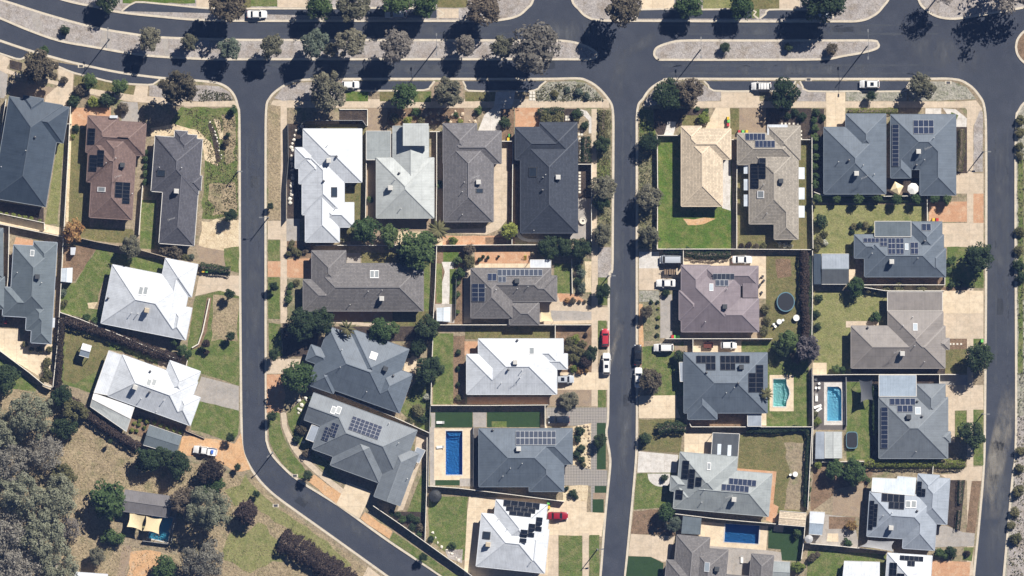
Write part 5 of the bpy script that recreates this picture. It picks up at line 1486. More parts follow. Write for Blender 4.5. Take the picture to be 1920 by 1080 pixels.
def sail(label, pts, hs, m, name='shade_sail'):
    """tensioned cloth between corner posts, edges curving inward"""
    P = [Vector((*W(*p), h)) for p, h in zip(pts, hs)]
    c = sum(P, Vector()) / len(P); base = Vector((c.x, c.y, LAND))
    o = empty(name, base); tag(o, label, 'shade sail')
    n = 10; V = []; F = []
    if len(P) == 3: P = P + [P[2]]
    for i in range(n + 1):
        for j in range(n + 1):
            u, v = i / n, j / n
            p = P[0] * (1 - u) * (1 - v) + P[1] * u * (1 - v) + P[2] * u * v + P[3] * (1 - u) * v
            k = 0.16 * (4 * u * (1 - u) * (abs(2 * v - 1)) ** 3 + 4 * v * (1 - v) * (abs(2 * u - 1)) ** 3)
            p = p + (c - p) * k - Vector((0, 0, 0.25 * 16 * u * (1 - u) * v * (1 - v) * 0.5))
            V.append(tuple(p - base))
    for i in range(n):
        for j in range(n): F.append((i * (n + 1) + j, (i + 1) * (n + 1) + j, (i + 1) * (n + 1) + j + 1, i * (n + 1) + j + 1))
    mesh_obj('cloth', V, F, MATS[m], o, True)
    for p in P[:len(pts)]:
        q = p - base
        MB().tube([(q.x, q.y, -0.05), (q.x, q.y, q.z + 0.15)], [0.06, 0.05], 6).obj('post', MATS['metal_dark'], o)

def umbrella(label, x, y, r, m, sides=8, h=2.4):
    X, Y = W(x, y); o = empty('patio_umbrella', (X, Y, LAND)); tag(o, label, 'umbrella'); R_ = r / PXM
    V = [(0, 0, h + 0.55 * R_ * 0.6)] + [(R_ * math.cos(2 * math.pi * k / sides + 0.3), R_ * math.sin(2 * math.pi * k / sides + 0.3), h) for k in range(sides)]
    mesh_obj('canopy', V, [(0, 1 + k, 1 + (k + 1) % sides) for k in range(sides)], MATS[m], o)
    MB().tube([(0, 0, 0), (0, 0, h + 0.3)], [0.03, 0.03], 6).obj('pole', MATS['metal_dark'], o); MB().lathe([(0.3, 0), (0.3, 0.08), (0.05, 0.12)], 10).obj('base', MATS['metal_dark'], o)

def trampoline(label, x, y, rx, ry, rect=False, h=0.75):
    X, Y = W(x, y); o = empty('trampoline', (X, Y, LAND)); tag(o, label, 'trampoline')
    a, b = rx / PXM, ry / PXM; n = 40
    ex = 0.45 if rect else 1.0
    ring = lambda f, z: [(a * f * math.copysign(abs(math.cos(t)) ** ex, math.cos(t)), b * f * math.copysign(abs(math.sin(t)) ** ex, math.sin(t)), z) for t in (2 * math.pi * k / n for k in range(n))]
    mesh_obj('mat', ring(0.905, h), [tuple(range(n))], MATS['pad_black'], o)
    V = ring(1.0, h + 0.03) + ring(0.90, h + 0.03) + ring(1.0, h - 0.05)
    F = [(k, (k + 1) % n, n + (k + 1) % n, n + k) for k in range(n)] + [(2 * n + k, 2 * n + (k + 1) % n, (k + 1) % n, k) for k in range(n)]
    mesh_obj('edge_pad', V, F, MATS['rim_blue'], o)
    for k in range(0, n, 5):
        p = ring(0.97, 0)[k]
        MB().tube([(p[0], p[1], 0), (p[0], p[1], h)], [0.03, 0.03], 5).obj('leg', MATS['galvanised'], o)

def seat(x, y, deg, label, m='plastic_white', group='outdoor chairs'):
    o = empty('outdoor_chair', (*W(x, y), LAND), math.radians(deg)); tag(o, label, 'chair', group); M_ = MATS[m]
    MB().box(-0.26, -0.26, 0.40, 0.26, 0.26, 0.45).obj('seat', M_, o); b = MB(); b.bar((-0.27, -0.2, 0.62), (-0.27, 0.2, 0.62), 0.05, 0.4); b.obj('backrest', M_, o)
    for sx in (-0.22, 0.22):
        for sy in (-0.22, 0.22): MB().tube([(sx, sy, 0), (sx, sy, 0.41)], [0.025, 0.025], 5).obj('leg', M_, o)
def table(x, y, r, label, m='plastic_white'):
    o = empty('outdoor_table', (*W(x, y), LAND)); tag(o, label, 'table'); M_ = MATS[m]; R_ = r / PXM
    MB().lathe([(0.02, 0.66), (R_ * 0.96, 0.69), (R_, 0.71), (R_, 0.735)], 20).obj('table_top', M_, o); MB().tube([(0, 0, 0), (0, 0, 0.68)], [0.06, 0.04], 8).obj('pedestal', M_, o); MB().lathe([(0.28, 0.0), (0.26, 0.04), (0.05, 0.08)], 12).obj('base', M_, o)
def lounger(x, y, deg, label, m='plastic_white', s=1.0):
    o = empty('sun_lounger', (*W(x, y), LAND), math.radians(deg)); tag(o, label, 'sun lounger', 'sun loungers'); M_ = MATS[m]
    MB().box(-0.95, -0.3, 0.28, 0.35, 0.3, 0.34).obj('bed', M_, o); MB().add([(0.36, -0.3, 0.3), (0.36, 0.3, 0.3), (0.9, 0.3, 0.62), (0.9, -0.3, 0.62), (0.36, -0.3, 0.25), (0.36, 0.3, 0.25), (0.9, 0.3, 0.57), (0.9, -0.3, 0.57)], [(0, 3, 2, 1)[::-1], (4, 5, 6, 7)[::-1], (0, 1, 5, 4), (1, 2, 6, 5), (2, 3, 7, 6), (3, 0, 4, 7)]).obj('backrest', M_, o)
    for sx in (-0.85, 0.6):
        for sy in (-0.25, 0.25): MB().tube([(sx, sy, 0), (sx, sy, 0.29)], [0.025, 0.025], 5).obj('leg', M_, o)

def rock_mesh(seed, m):
    bm = bmesh.new(); bmesh.ops.create_icosphere(bm, subdivisions=1, radius=1.0)
    rg = random.Random(seed)
    for v in bm.verts: v.co *= rg.uniform(0.7, 1.15); v.co.z *= 0.6
    me = bpy.data.meshes.new('rock'); bm.to_mesh(me); bm.free(); me.materials.append(m); return me
ROCKS = {'w': [rock_mesh(k, MATS['stone_white']) for k in range(4)], 't': [rock_mesh(k + 9, MATS['stone_tan']) for k in range(4)]}
def rocks(label, group, pts, r=3.0, kind='w', jit=2.0, axis='y'):
    pts = sorted(pts, key=lambda p: p[0 if axis == 'x' else 1])
    rg = random.Random(int(pts[0][0]))
    for i, (x, y) in enumerate(pts):
        s = r / PXM * rg.uniform(0.6, 1.3)
        o = inst('rock', rg.choice(ROCKS[kind]), None, (*W(x + rg.uniform(-jit, jit), y + rg.uniform(-jit, jit)), LAND + s * 0.2), (0, 0, rg.uniform(0, 6)), (s, s * rg.uniform(0.7, 1.1), s)); tag(o, label + ordinal(i, len(pts), axis), 'rock', group)
def along(pts, step):
    out = []
    for (x0, y0), (x1, y1) in zip(pts, pts[1:]):
        L = math.hypot(x1 - x0, y1 - y0); n = max(1, int(L / step))
        out += [(x0 + (x1 - x0) * k / n, y0 + (y1 - y0) * k / n) for k in range(n)]
    return out
SLAB_ME = MB().box(-0.5, -0.5, 0, 0.5, 0.5, 0.05, 0.01).mesh('paving_slab', MATS['stone_white'])
def slabs(label, group, pts, s=4.5, deg=0):
    """each pale paver of a path"""
    o = empty('paver_path', (*W(*pts[0]), LAND)); tag(o, label, 'path'); o['kind'] = 'structure'
    bx, by = W(*pts[0])
    for x, y in pts:
        X, Y = W(x, y); inst('paver', SLAB_ME, o, (X - bx, Y - by, 0.028), (0, 0, math.radians(deg)), (s / PXM, s / PXM, 1))
# ------------------------------------------------------------------ houses
H = House
h = H('house', 'dark navy metal-roofed house at the top left corner', 'navy_metal', [(0, 0, 101, 193), (0, 2, 114, 70), (26, -6, 64, 60)], (19, 181), 9.5, trim='cap_steel_metal')
h.whirly((68, 258)).pipes((51, 283), (4, 313))
h = H('house', 'brown tiled house with black solar panels at upper left', 'brown_tile', [(14, 20, 94, 190), (0, 7, 110, 69), (0, 0, 58, 69), (5, 40, 94, 124)], (166, 217), 3.5)
h.solar(166, 241, 180, 271, 1, 4).solar(184, 282, 197, 312, 1, 4).solar(169, 291, 184, 321, 1, 4).solar(217, 342, 244.5, 371, 2, 4).solar(230, 371.5, 244, 382, 1, 2).sky(184, 351, 200, 360, 'w').cool(231, 310, 'd').pipes((201, 306), (219, 297), (249, 363)).ant(224, 331)
h.slab([(207, 217), (222, 217), (222, 222), (207, 222)], 3.4, 'white_metal', 'porch_roof', posts=False)
h = H('house', 'plum-grey tiled house with stepped porch gables at upper left', 'plum_tile', [(0, 0, 89, 104), (22, 20, 88, 200), (36, -13, 60, 40), (36, -7, 78, 46), (60, 68, 93, 96)], (292, 255), 4.3, trim='pale_trim')
h.sky(295, 319, 312, 331, 'd').cool(332, 359, 'l').pipes((300, 314), (342, 315)).ant(323, 411)
h = H('house', 'blue-grey metal-roofed house with stepped rear wings at left edge', 'slate_metal', [(0, 0, 81, 134), (-13, 80, 60, 134), (32, 100, 81, 158), (43, 120, 81, 181), (37, -9, 81, 40)], (27, 459), 3.5, trim='cap_silver_metal')
h.cool(72, 519, 'd').sky(58, 469, 66, 481, 'w').pipes((34, 511), (80, 530)); h.slab([(99, 596), (104, 596), (103, 614), (98, 614)], 1.6, 'white_metal', 'air_conditioner', 0.5, False)
h = H('house', 'slate roof cut by the left edge beside the stepped blue-grey house', 'slate_metal', [(-90, 428, 7, 521), (-90, 519, 10, 579)])
h = H('house', 'large white metal-roofed house with patchy grey south slope at left', 'white_metal', [(0, 0, 150, 112), (95, -31, 157, 31), (95, -31, 150, 80), (120, 51, 162, 112)], (212, 496), 11.2)
h.sky(261, 537, 279, 554, 'w', 2).cool(277, 582, 't').whirly((204, 559)).pipes((248, 587), (260, 588))
h = H('house', 'white metal-roofed house with attached carport roofs at lower left', 'white_metal', [(0, 0, 150, 82), (87, -20, 148, 50), (118, 26, 164, 82)], (231, 665), 19.8)
h.sky(276, 710, 295, 724, 'w', 2).cool(255, 726, 'l').whirly((283, 696), (282, 735)).pipes((266, 747), (309, 750), (294, 772))
h.slab([(205, 657), (230, 665.5), (203.5, 741), (177, 736)], 2.62, 'white_metal').slab([(177, 737), (253, 763), (246, 785), (174, 748)], 0, 'white_metal', dz=[2.5, 2.5, 2.95, 2.95]).slab([(174, 748), (246, 785), (238, 809), (170, 762)], 0, 'pale_metal', dz=[2.93, 2.93, 2.4, 2.4])
h = H('house', 'bright white metal-roofed house on the corner of the first street', 'white_metal', [(569, 242, 679, 342), (567, 280, 646, 403), (573, 340, 637, 454), (561, 285, 620, 345), (554, 277, 600, 316), (600, 380, 664, 426)], pitch=22)
h.cool(617, 302, 'l').sky(621, 351, 633, 370, 'd').whirly((632, 294), (608, 340)).pipes((615, 273), (630, 390))
h = H('house', 'pale sage metal-roofed house beside the bright white corner house', 'pale_metal', [(706, 296, 814, 409), (737, 237, 804, 400, 'N')], pitch=20)
h.cool(732, 353, 'l').whirly((749, 325)).pipes((741, 337), (752, 391)); h.slab([(687, 246), (733, 246), (733, 300), (687, 300)], 2.5, 'sage_metal').slab([(756, 232), (804, 232), (804, 274), (756, 274)], 5.3, 'pale_metal', 'raised_roof', 0.9, False)
h = H('house', 'grey tiled house with a skylight and tan concrete side path', 'grey_tile', [(832, 260, 925, 416), (831, 246, 940, 307), (831, 232, 894, 300)], pitch=24)
h.cool(897, 342, 'l').sky(892, 354, 906, 362, 'd').pipes((871, 342), (867, 360), (867, 402)).ant(893, 332)
h = H('house', 'charcoal tiled house on the corner of the middle street', 'charcoal_tile', [(976, 260, 1083, 437), (966, 239, 1081, 300), (1012, 230, 1082, 300)], pitch=24)
h.cool(1046, 333, 'l').sky(991, 314, 1007, 332, 'd').pipes((1018, 333), (1023, 328), (1001, 432)).whirly((1017, 357))
h = H('house', 'cream tiled house beside the big bright green lawn', 'cream_tile', [(1277, 250, 1354, 387), (1277, 242, 1370, 299), (1277, 237, 1315, 290)], pitch=22)
h = H('house', 'tan tiled house with solar panels and white side awnings', 'tan_tile', [(1404, 280, 1496, 420), (1382, 250, 1496, 309), (1438, 236, 1500, 300), (1451, 360, 1496, 449)], pitch=22)
h.solar(1397, 251, 1434, 264, 5, 1, 'blue').solar(1415, 264.5, 1452, 277.5, 5, 1, 'blue').solar(1407, 307, 1435, 335, 2, 4).solar(1422, 297, 1435, 307, 1, 1).solar(1407, 335, 1422, 353, 1, 3).sky(1419, 358, 1432, 372, 'w').cool(1463, 340, 'd').pipes((1431, 346), (1437, 400))
for y0, y1 in ((314, 336), (352, 374), (386, 408)): h.slab([(1495, y0), (1508, y0), (1508, y1), (1495, y1)], 0, 'frost_sheet', 'window_awning', 0.05, False, [2.5, 2.2, 2.2, 2.5])
for y0, y1 in ((308, 326), (336, 357), (365, 387)): h.slab([(1394, y0), (1405, y0), (1405, y1), (1394, y1)], 0, 'frost_sheet', 'window_awning', 0.05, False, [2.2, 2.5, 2.5, 2.2])
h.slab([(1438, 234), (1476, 234), (1476, 239), (1438, 239)], 2.9, 'white_metal', 'porch_beam', 0.25, False).slab([(1438, 239), (1443, 239), (1443, 256), (1438, 256)], 2.9, 'white_metal', 'porch_beam', 0.25, False)
h = H('house', 'blue-grey metal-roofed house behind the row of clipped trees', 'blue_metal', [(1544, 239, 1660, 364), (1585, 214, 1660, 300)], pitch=22)
h.cool(1604, 326, 'l').pipes((1571, 304), (1617, 310), (1638, 327)).whirly((1590, 301)).ant(1619, 333)
h = H('house', 'blue-grey metal-roofed house around a courtyard with umbrellas', 'blue_metal', [(1669, 215, 1791, 318), (1669, 215, 1707, 334), (1724, 215, 1791, 366)], pitch=22)
h.solar(1711, 226, 1749, 252, 4, 2, 'blue').solar(1672, 234, 1684.5, 312, 1, 10, 'blue').cool(1720, 285, 'l').pipes((1749, 259), (1732, 300)).whirly((1717, 310)).ant(1738, 278)
h = H('house', 'blue-grey metal-roofed house with many solar panels and flat grey patio', 'blue_metal', [(1620, 440, 1768, 519), (1601, 440, 1655, 484), (1708, 416, 1765, 480), (1735, 466, 1772, 519)], pitch=22)
h.solar(1618, 447, 1647, 455, 4, 1, 'blue').solar(1649, 447, 1662, 462, 2, 2, 'blue').solar(1664, 447, 1677, 477, 2, 3, 'blue').solar(1679, 447, 1693, 477, 2, 3, 'blue').solar(1706, 455, 1720, 477, 2, 2, 'blue').solar(1727, 420, 1744, 433, 2, 1, 'blue').sky(1695, 457, 1702, 469, 'p').cool(1670, 491, 'l').pipes((1719, 484), (1634, 475)).whirly((1732, 452))
h.slab([(1639, 415), (1707, 415), (1707, 444), (1639, 444)], 3.2, 'slate_metal')
h = H('house', 'taupe metal-roofed house with a long flat carport', 'taupe_metal', [(1595, 611, 1771, 690), (1664, 584, 1767, 690), (1755, 634, 1779, 655)], pitch=22)
h.sky(1710, 606, 1719, 620, 'p').cool(1690, 663, 'l').pipes((1710, 594), (1692, 610), (1713, 648), (1732, 678)).whirly((1626, 614)).ant(1680, 659); h.slab([(1663, 547), (1766, 547), (1766, 583), (1663, 583)], 2.5, 'taupe_metal')
h = H('house', 'mauve roofed house beside the round trampoline', 'mauve_metal', [(1277, 497, 1331, 580), (1277, 512, 1387, 622), (1320, 499, 1421, 535), (1330, 559, 1422, 622), (1273, 545, 1325, 600)], pitch=22)
h.solar(1336, 512.5, 1376, 524, 5, 1, 'grey').solar(1341, 525, 1365, 537, 3, 1, 'grey').sky(1329, 532, 1337, 546, 'p').cool(1358, 575, 'd').pipes((1362, 542), (1322, 603)); h.slab([(1392, 512), (1421, 512), (1421, 558), (1392, 558)], 2.95, 'mauve_metal', posts=False)
h = H('house', 'pale blue metal-roofed house beside the turquoise pool', 'blue_metal', [(1282, 661, 1438, 774), (1289, 700, 1344, 786), (1282, 661, 1350, 741)], pitch=22)
h.solar(1305, 667, 1341, 681, 4, 1).solar(1323, 681, 1341, 694, 2, 1).solar(1350, 667, 1405, 681, 6, 1).solar(1350, 681, 1378, 694, 3, 1).solar(1416, 684, 1430, 699, 1, 2).solar(1402, 699, 1430, 735, 2, 4).cool(1389, 688, 'd').whirly((1324, 698), (1383, 718)).pipes((1376, 726), (1361, 736)); h.slab([(1273, 679), (1285, 679), (1285, 715), (1275, 715)], 2.5, 'silver_metal', 'porch_roof')
h.slab([(1401, 777), (1427, 777), (1427, 799), (1401, 799)], 2.2, 'silver_metal')
h = H('house', 'sage grey metal-roofed house with solar on several slopes at lower right', 'sage_metal', [(0, 0, 108, 105), (0, 26, 175, 106), (-13, 46, 45, 74), (-4, 60, 80, 106)], (1275, 847), 5.0, pitch=22)
h.solar(1279, 863, 1291, 897, 1, 4).solar(1291, 879, 1302, 914, 1, 4).solar(1304, 894, 1315, 911, 1, 2).solar(1267, 918, 1280, 935, 1, 2).solar(1366, 898, 1417, 910, 6, 1, 'blue').solar(1352, 909, 1403, 921, 6, 1, 'blue').sky(1325, 867, 1332, 881, 'w').cool(1375, 936, 'l').pipes((1320, 917), (1315, 941)).ant(1366, 930)
h.slab([(1336, 811), (1386, 813), (1383, 856), (1333, 853)], 2.6, 'dark_metal'); h.slab([(1345, 832), (1352, 832), (1351, 852), (1344, 852)], 2.66, 'frost_sheet', 'roof_light', 0.05, False).slab([(1364, 834), (1371, 834), (1370, 854), (1363, 854)], 2.66, 'frost_sheet', 'roof_light', 0.05, False)
h = H('house', 'ash grey tiled house around a small courtyard at the bottom edge', 'ash_tile', [(0, 0, 62, 120), (-15, 48, 60, 130), (30, 20, 98, 130), (142, 23, 184, 130), (0, 66, 184, 130)], (1269, 1002), 5.0)
h.sky(1320, 1053, 1330, 1071, 'p').cool(1343, 1066, 'd')
h = H('house', 'steel grey metal-roofed house beside the pool with sun loungers', 'steel_metal', [(1647, 745, 1776, 859), (1718, 720, 1771, 790), (1755, 809, 1781, 829)], pitch=22)
h.solar(1667, 747, 1715, 759.5, 5, 1, 'blue').solar(1681, 760, 1710, 772.5, 3, 1, 'blue').solar(1651, 763, 1664, 840, 1, 9, 'blue').sky(1714, 763, 1725, 777, 'p').cool(1702, 781, 'd').whirly((1719, 752), (1727, 780)).pipes((1716, 846)); h.slab([(1647, 703), (1717, 703), (1717, 743), (1647, 743)], 2.9, 'blue_sheet')
h = H('house', 'pale blue metal-roofed house beside the grey street at bottom right', 'silver_metal', [(0, 0, 128, 84), (68, 20, 128, 102), (88, -39, 128, 60), (88, -34, 148, 52), (120, 0, 148, 30)], (1630, 921), 3.8, pitch=21)
h.solar(1652, 926, 1695, 941, 4, 1).solar(1665, 941, 1694, 954, 3, 1).solar(1629, 938, 1637, 992, 1, 6).solar(1637, 944, 1644, 986, 1, 5).solar(1719, 902, 1727, 930, 1, 3).solar(1727, 916, 1734, 930, 1, 2).sky(1696, 938, 1717, 952, 'w', 2).cool(1669, 989, 'l').pipes((1654, 966), (1671, 960)).whirly((1718, 957)); h.slab([(1635, 895), (1681, 897), (1682, 892), (1717, 895), (1714, 929), (1633, 921)], 2.9, 'frost_sheet')
h = H('house', 'white metal-roofed house cut by the bottom edge at lower right', 'white_metal', [(0, 0, 84, 120)], (1663, 1036), 3.8)
h.solar(1686, 1042, 1730, 1051, 5, 1).solar(1700, 1051, 1714, 1061, 2, 1).solar(1667, 1054, 1680, 1090, 2, 3).solar(1681, 1074, 1694, 1090, 2, 1)
h = H('house', 'white metal-roofed house with lawn on its left in the centre block', 'white_metal', [(897, 635, 1044, 739), (875, 664, 950, 739), (962, 635, 1056, 690), (1010, 663, 1064, 692)], pitch=22)
h.sky(992, 651, 1002, 665, 'w').cool(966, 679, 'l').whirly((970, 638), (953, 693)).pipes((979, 694), (975, 708), (940, 718)).ant(980, 700)
h = H('house', 'blue metal-roofed house beside the long dark blue pool', 'blue_metal', [(898, 803, 1057, 912), (975, 803, 1073, 870), (992, 840, 1057, 921)], pitch=22)
h.solar(967, 808, 1042, 834, 9, 2, 'grey').cool(972, 841, 'l').whirly((924, 806)).pipes((979, 868), (957, 877), (943, 892))
h = H('house', 'white metal-roofed house with stepped black solar panels at bottom centre', 'white_metal', [(-24, 28, 102, 128), (0, 0, 97, 100), (60, 46, 105, 128)], (930, 936), 6.0, pitch=21)
h.solar(944, 940, 1012, 952, 5, 1).solar(949, 949, 1004, 960, 4, 1).solar(955, 957.5, 996, 967, 3, 1).solar(1004, 969, 1016, 995, 1, 3).solar(990, 981, 1002, 1006, 1, 3).solar(975, 992, 988, 1017, 1, 3).sky(905, 996, 920, 1010, 'd').cool(915, 1020, 't').pipes((935, 972), (996, 1052), (952, 990))
h = H('house', 'blue-grey metal-roofed house with a palm at its top edge', 'blue_metal', [(0, 0, 156, 109), (45, -10, 156, 100), (110, 32, 179, 109), (-20, 43, 25, 74), (0, 66, 50, 116)], (617, 612), 19.5, pitch=22)
h.sky(694, 660, 708, 674, 'p').cool(723, 691, 'd').pipes((642, 655), (639, 688), (688, 734)).whirly((738, 704))
h = H('house', 'slate metal-roofed house with panel rows on the road bend', 'steel_metal', [(33, 0, 206, 100), (0, 0, 120, 54, 'W'), (75, 20, 173, 117), (172, 40, 224, 144, 'S')], (589, 736), 20.0, pitch=22)
h.solar(656, 789, 715, 815, 7, 4, 'blue').solar(607, 801, 620, 826, 2, 4, 'blue').solar(620, 793, 634, 818, 2, 4, 'blue').sky(621, 762, 640, 776, 'w', 2).pipes((748, 830), (730, 793), (764, 897)); h.slab([(585, 796), (600, 800), (590, 829), (574, 823)], 2.5, 'silver_metal').slab([(782, 838), (798, 844), (786, 868), (770, 862)], 2.4, 'silver_metal')
h = H('house', 'grey tiled house with wide skylights beside the first street', 'ash_tile', [(585, 494, 794, 583), (585, 470, 649, 545), (569, 524, 640, 583)], pitch=23)
h.sky(694, 507, 711, 522, 'w', 2).cool(716, 560, 'l').pipes((691, 546), (717, 544), (657, 571)).whirly((792, 512))
h = H('house', 'dark tiled house with a line of ten solar panels in the centre', 'ash_tile', [(883, 503, 1033, 565), (883, 503, 961, 596), (985, 517, 1044, 565), (955, 566, 1011, 609, '', -0.3)], pitch=23)
h.solar(933, 505.5, 1017, 518, 10, 1, 'grey').solar(934, 519, 949, 530, 2, 1, 'grey').solar(914.5, 513, 931, 527, 2, 1, 'blue').solar(885, 532, 910, 565, 2, 4, 'blue').cool(969, 527, 'd').pipes((930, 543), (990, 537), (970, 541), (911, 539)); h.slab([(994, 487), (1033, 487), (1033, 502), (994, 502)], 2.6, 'white_metal')
# old pavilion by the sails
h = H('pavilion', 'weathered dark pavilion roof beside the two cream sails', 'old_roof', [(0, 0, 88, 40, 'EW')], (236, 918), 8.0, pitch=12, cat='pavilion')
h = H('house', 'white roof corner cut by the bottom edge below the paddock', 'white_metal', [(0, 0, 60, 60)], (143, 1072), 4.0)

# ------------------------------------------------------------------ sheds and outbuildings
shed('shed', 'grey gabled shed beside the orange gravel drive', [(281, 796), (342, 817), (331, 852), (269, 834)], 'a', 'slate_metal')
shed('shed', 'blue gabled shed behind the solar house on the right', [(1540, 476), (1591, 476), (1591, 533), (1540, 533)], 'a', 'slate_metal', mats=['silver_metal', 'dark_metal'])  # sunlit north and shaded south slope put into two sheet colours
shed('shed', 'narrow dark lean-to beside the blue gabled shed', [(1525, 476), (1539, 476), (1539, 533), (1525, 533)], 's', 'navy_metal', rise=0.1)
shed('shed', 'pale striped shed below the aqua pool', [(1546, 809), (1578, 809), (1578, 859), (1546, 859)], 'b', 'pale_metal', rise=0.2)
shed('shed', 'grey lean-to on the left of the pale striped shed', [(1529, 809), (1545, 809), (1545, 860), (1528, 860)], 's', 'silver_metal', rise=0.1)
shed('shed', 'small white shed beside the bark garden on the left', [(116, 503), (137, 502), (136, 530), (115, 528)], 'b', 'frost_sheet', rise=0.3)
shed('shed', 'white garden shed on the narrow lawn strip in the centre', [(819, 577), (845, 576), (844, 603), (819, 602)], 'b', 'frost_sheet', rise=0.3)
shed('shed', 'cream flat-roofed shed above the deep blue pool', [(1461, 957), (1511, 961), (1509, 987), (1459, 983)], 'a', 'cream_tile', rise=0.15)
shed('shed', 'low grey cabana roof left of the deep blue pool', [(1280, 967), (1315, 971), (1313, 1002), (1277, 1000)], 's', 'slate_metal', rise=0.1)
shed('shed', 'tall narrow blue-white shed beside the round clothes umbrella', [(1518, 958), (1546, 960), (1541, 1003), (1516, 1001)], 'a', 'frost_sheet', mats=['white_metal', 'blue_sheet'], rise=0.3)
shed('shed', 'grey-green shed beside the turf at the bottom edge', [(1447, 1051), (1481, 1053), (1480, 1092), (1445, 1090)], 'a', 'sage_metal')
shed('shed', 'large white garage cut by the bottom edge', [(1582, 1051), (1649, 1053), (1648, 1115), (1576, 1110)], 'a', 'white_metal')
shed('carport', 'small white gazebo on the lawn at lower left', [(156, 643), (173, 648), (167, 671), (149, 666)], 'a', 'white_metal', eave=2.2, rise=0.6, cat='gazebo', mats=['white_metal', 'blue_sheet'], posts=True)
shed('shed', 'small white shed against the lower left fence corner', [(84, 716), (98, 722), (96, 731), (80, 724)], 's', 'cream_tile', eave=1.6, rise=0.1)
shed('shed', 'white box shed on the brick garden at left', [(133, 464), (143, 464), (141, 478), (133, 478)], 's', 'white_metal', eave=1.6, rise=0.1)

# ------------------------------------------------------------------ pools
blue_t = plain_mat('pool_blue', (0.07, 0.32, 0.72), 0.5, vs_=1.0); turq = plain_mat('pool_turquoise', (0.62, 0.95, 0.85), 0.5, vs_=1.0); aqua = plain_mat('pool_aqua', (0.44, 0.82, 1.0), 0.5, vs_=1.0); deep = plain_mat('pool_deep', (0.05, 0.23, 0.52), 0.5, vs_=1.0); pt = plain_mat('pool_teal', (0.12, 0.46, 0.60), 0.5, vs_=1.0)
pool('long dark blue pool in a cream surround', 'lap', blue_t, 0.95, steps=[([(837, 809), (866, 809), (862, 818), (841, 818)], -0.35), ([(839, 818), (864, 818), (860, 823), (843, 823)], -0.7)])
pool('turquoise pool with a curved bench beside the pale blue house', 'turquoise', turq, 0.9, [([(1473, 712), (1474, 722), (1478, 731), (1479, 738), (1477, 746), (1474, 752), (1473, 761), (1469, 752), (1472, 738), (1469, 722)], -0.45)])
pool('aqua pool with white coping and loungers on dark deck', 'aqua', aqua, 0.9, [([(1564, 726), (1571, 726), (1577, 732), (1577, 745), (1572, 740), (1570, 734), (1564, 732)], -0.3)])
pool('deep blue rectangular pool near the bottom edge', 'deep', deep, 1.1)
pool('teal pool under the two cream sails', 'sail', pt, 1.2)
sail('left cream shade sail over the teal pool', [(244, 958), (274, 967), (267, 995), (239, 987)], [2.6, 3.2, 2.5, 3.1], 'canvas_cream')
sail('right cream shade sail over the teal pool', [(275, 967), (305, 972), (299, 1001), (269, 995)], [3.0, 2.5, 3.1, 2.5], 'canvas_cream')
sail('dark square shade sail on the lawn beside the aqua pool', [(1610, 712), (1635, 712), (1636, 750), (1613, 754)], [2.6, 3.2, 2.6, 3.2], 'canvas_dark')
sail('pale grey shade sail under the pale blue house at bottom right', [(1626, 1012), (1676, 1014), (1675, 1034), (1610, 1024)], [2.8, 2.9, 2.5, 2.5], 'canvas_grey')
sail('pale yellow shade sail over the drive beside the dark tiled house', [(1014, 585), (1033, 585), (1038, 603), (1012, 603)], [2.7, 2.5, 2.5, 2.6], 'canvas_cream')
umbrella('white round umbrella in the courtyard of the blue-grey house', 1711, 354, 11, 'canvas_white', 8)
umbrella('square cream umbrella left of the white round one', 1681, 353, 13, 'canvas_cream', 4)
umbrella('small round grey umbrella beside the narrow blue-white shed', 1516, 1010, 8, 'canvas_grey', 10)
trampoline('round black trampoline with blue rim on the dry lawn', 1473, 566, 17, 18.5)
trampoline('rectangular blue trampoline beside the pale striped shed', 1597, 825, 11, 16, True)

# ------------------------------------------------------------------ cars
car('white sedan parked in the top bay by the lawn', 482, 27, 0, 'sedan', 'white')
car('silver four-wheel drive half hidden under the top green tree', 742, 27, 180, 'suv', 'silver', L=5.1)
car('silver utility with dark tray under the large top right tree', 1535, 27, 0, 'ute', 'silver', cargo='dark', L=4.4)
car('small white car half under the tree in the centre bay', 657, 159, 0, 'hatch', 'white')
car('white wagon with roof racks parked in the right bay', 1427, 162, 180, 'suv', 'white', racks=True)
car('white four-wheel drive with sunroof parked in the far right bay', 1630, 158, 180, 'suv', 'white', sunroof=True)
car('grey van parked beside the mauve roofed house', 1257, 487, 180, 'van', 'silver', name='parked_van')
car('white sedan on the concrete drive of the mauve house', 1249, 531, 180, 'sedan', 'white')
car('white car in the side yard above the mauve house', 1391, 487, 0, 'sedan', 'white')
car('red car parked on the left kerb of the middle street', 1135, 633, 90, 'hatch', 'red')
car('white wagon with sunroof parked below the red car', 1137, 682, 90, 'suv', 'white', sunroof=True, L=5.1)
car('black sedan parked on the right kerb of the middle street', 1196, 665, 90, 'sedan', 'black', name='parked_car')
car('white sedan half under the tree below the black one', 1197, 708, 90, 'sedan', 'white')
car('white wagon parked on the lawn under the mauve house', 1244, 652, 180, 'suv', 'white')
car('small white hatchback beside the brown trailer', 1366, 647, 0, 'hatch', 'white', L=3.8)
car('silver car with sunroof backing out of the white house garage', 1059, 711, 0, 'suv', 'silver', sunroof=True, L=4.3)
car('black car on the checked paver drive', 1048, 787, 180, 'sedan', 'navy', L=5.0)
car('dark red car beside the white house with stepped panels', 1046, 967, 0, 'sedan', 'crimson')
car('white utility with a blue box in its tray', 385, 845, 172, 'ute', 'white', cargo='blue', L=5.7)
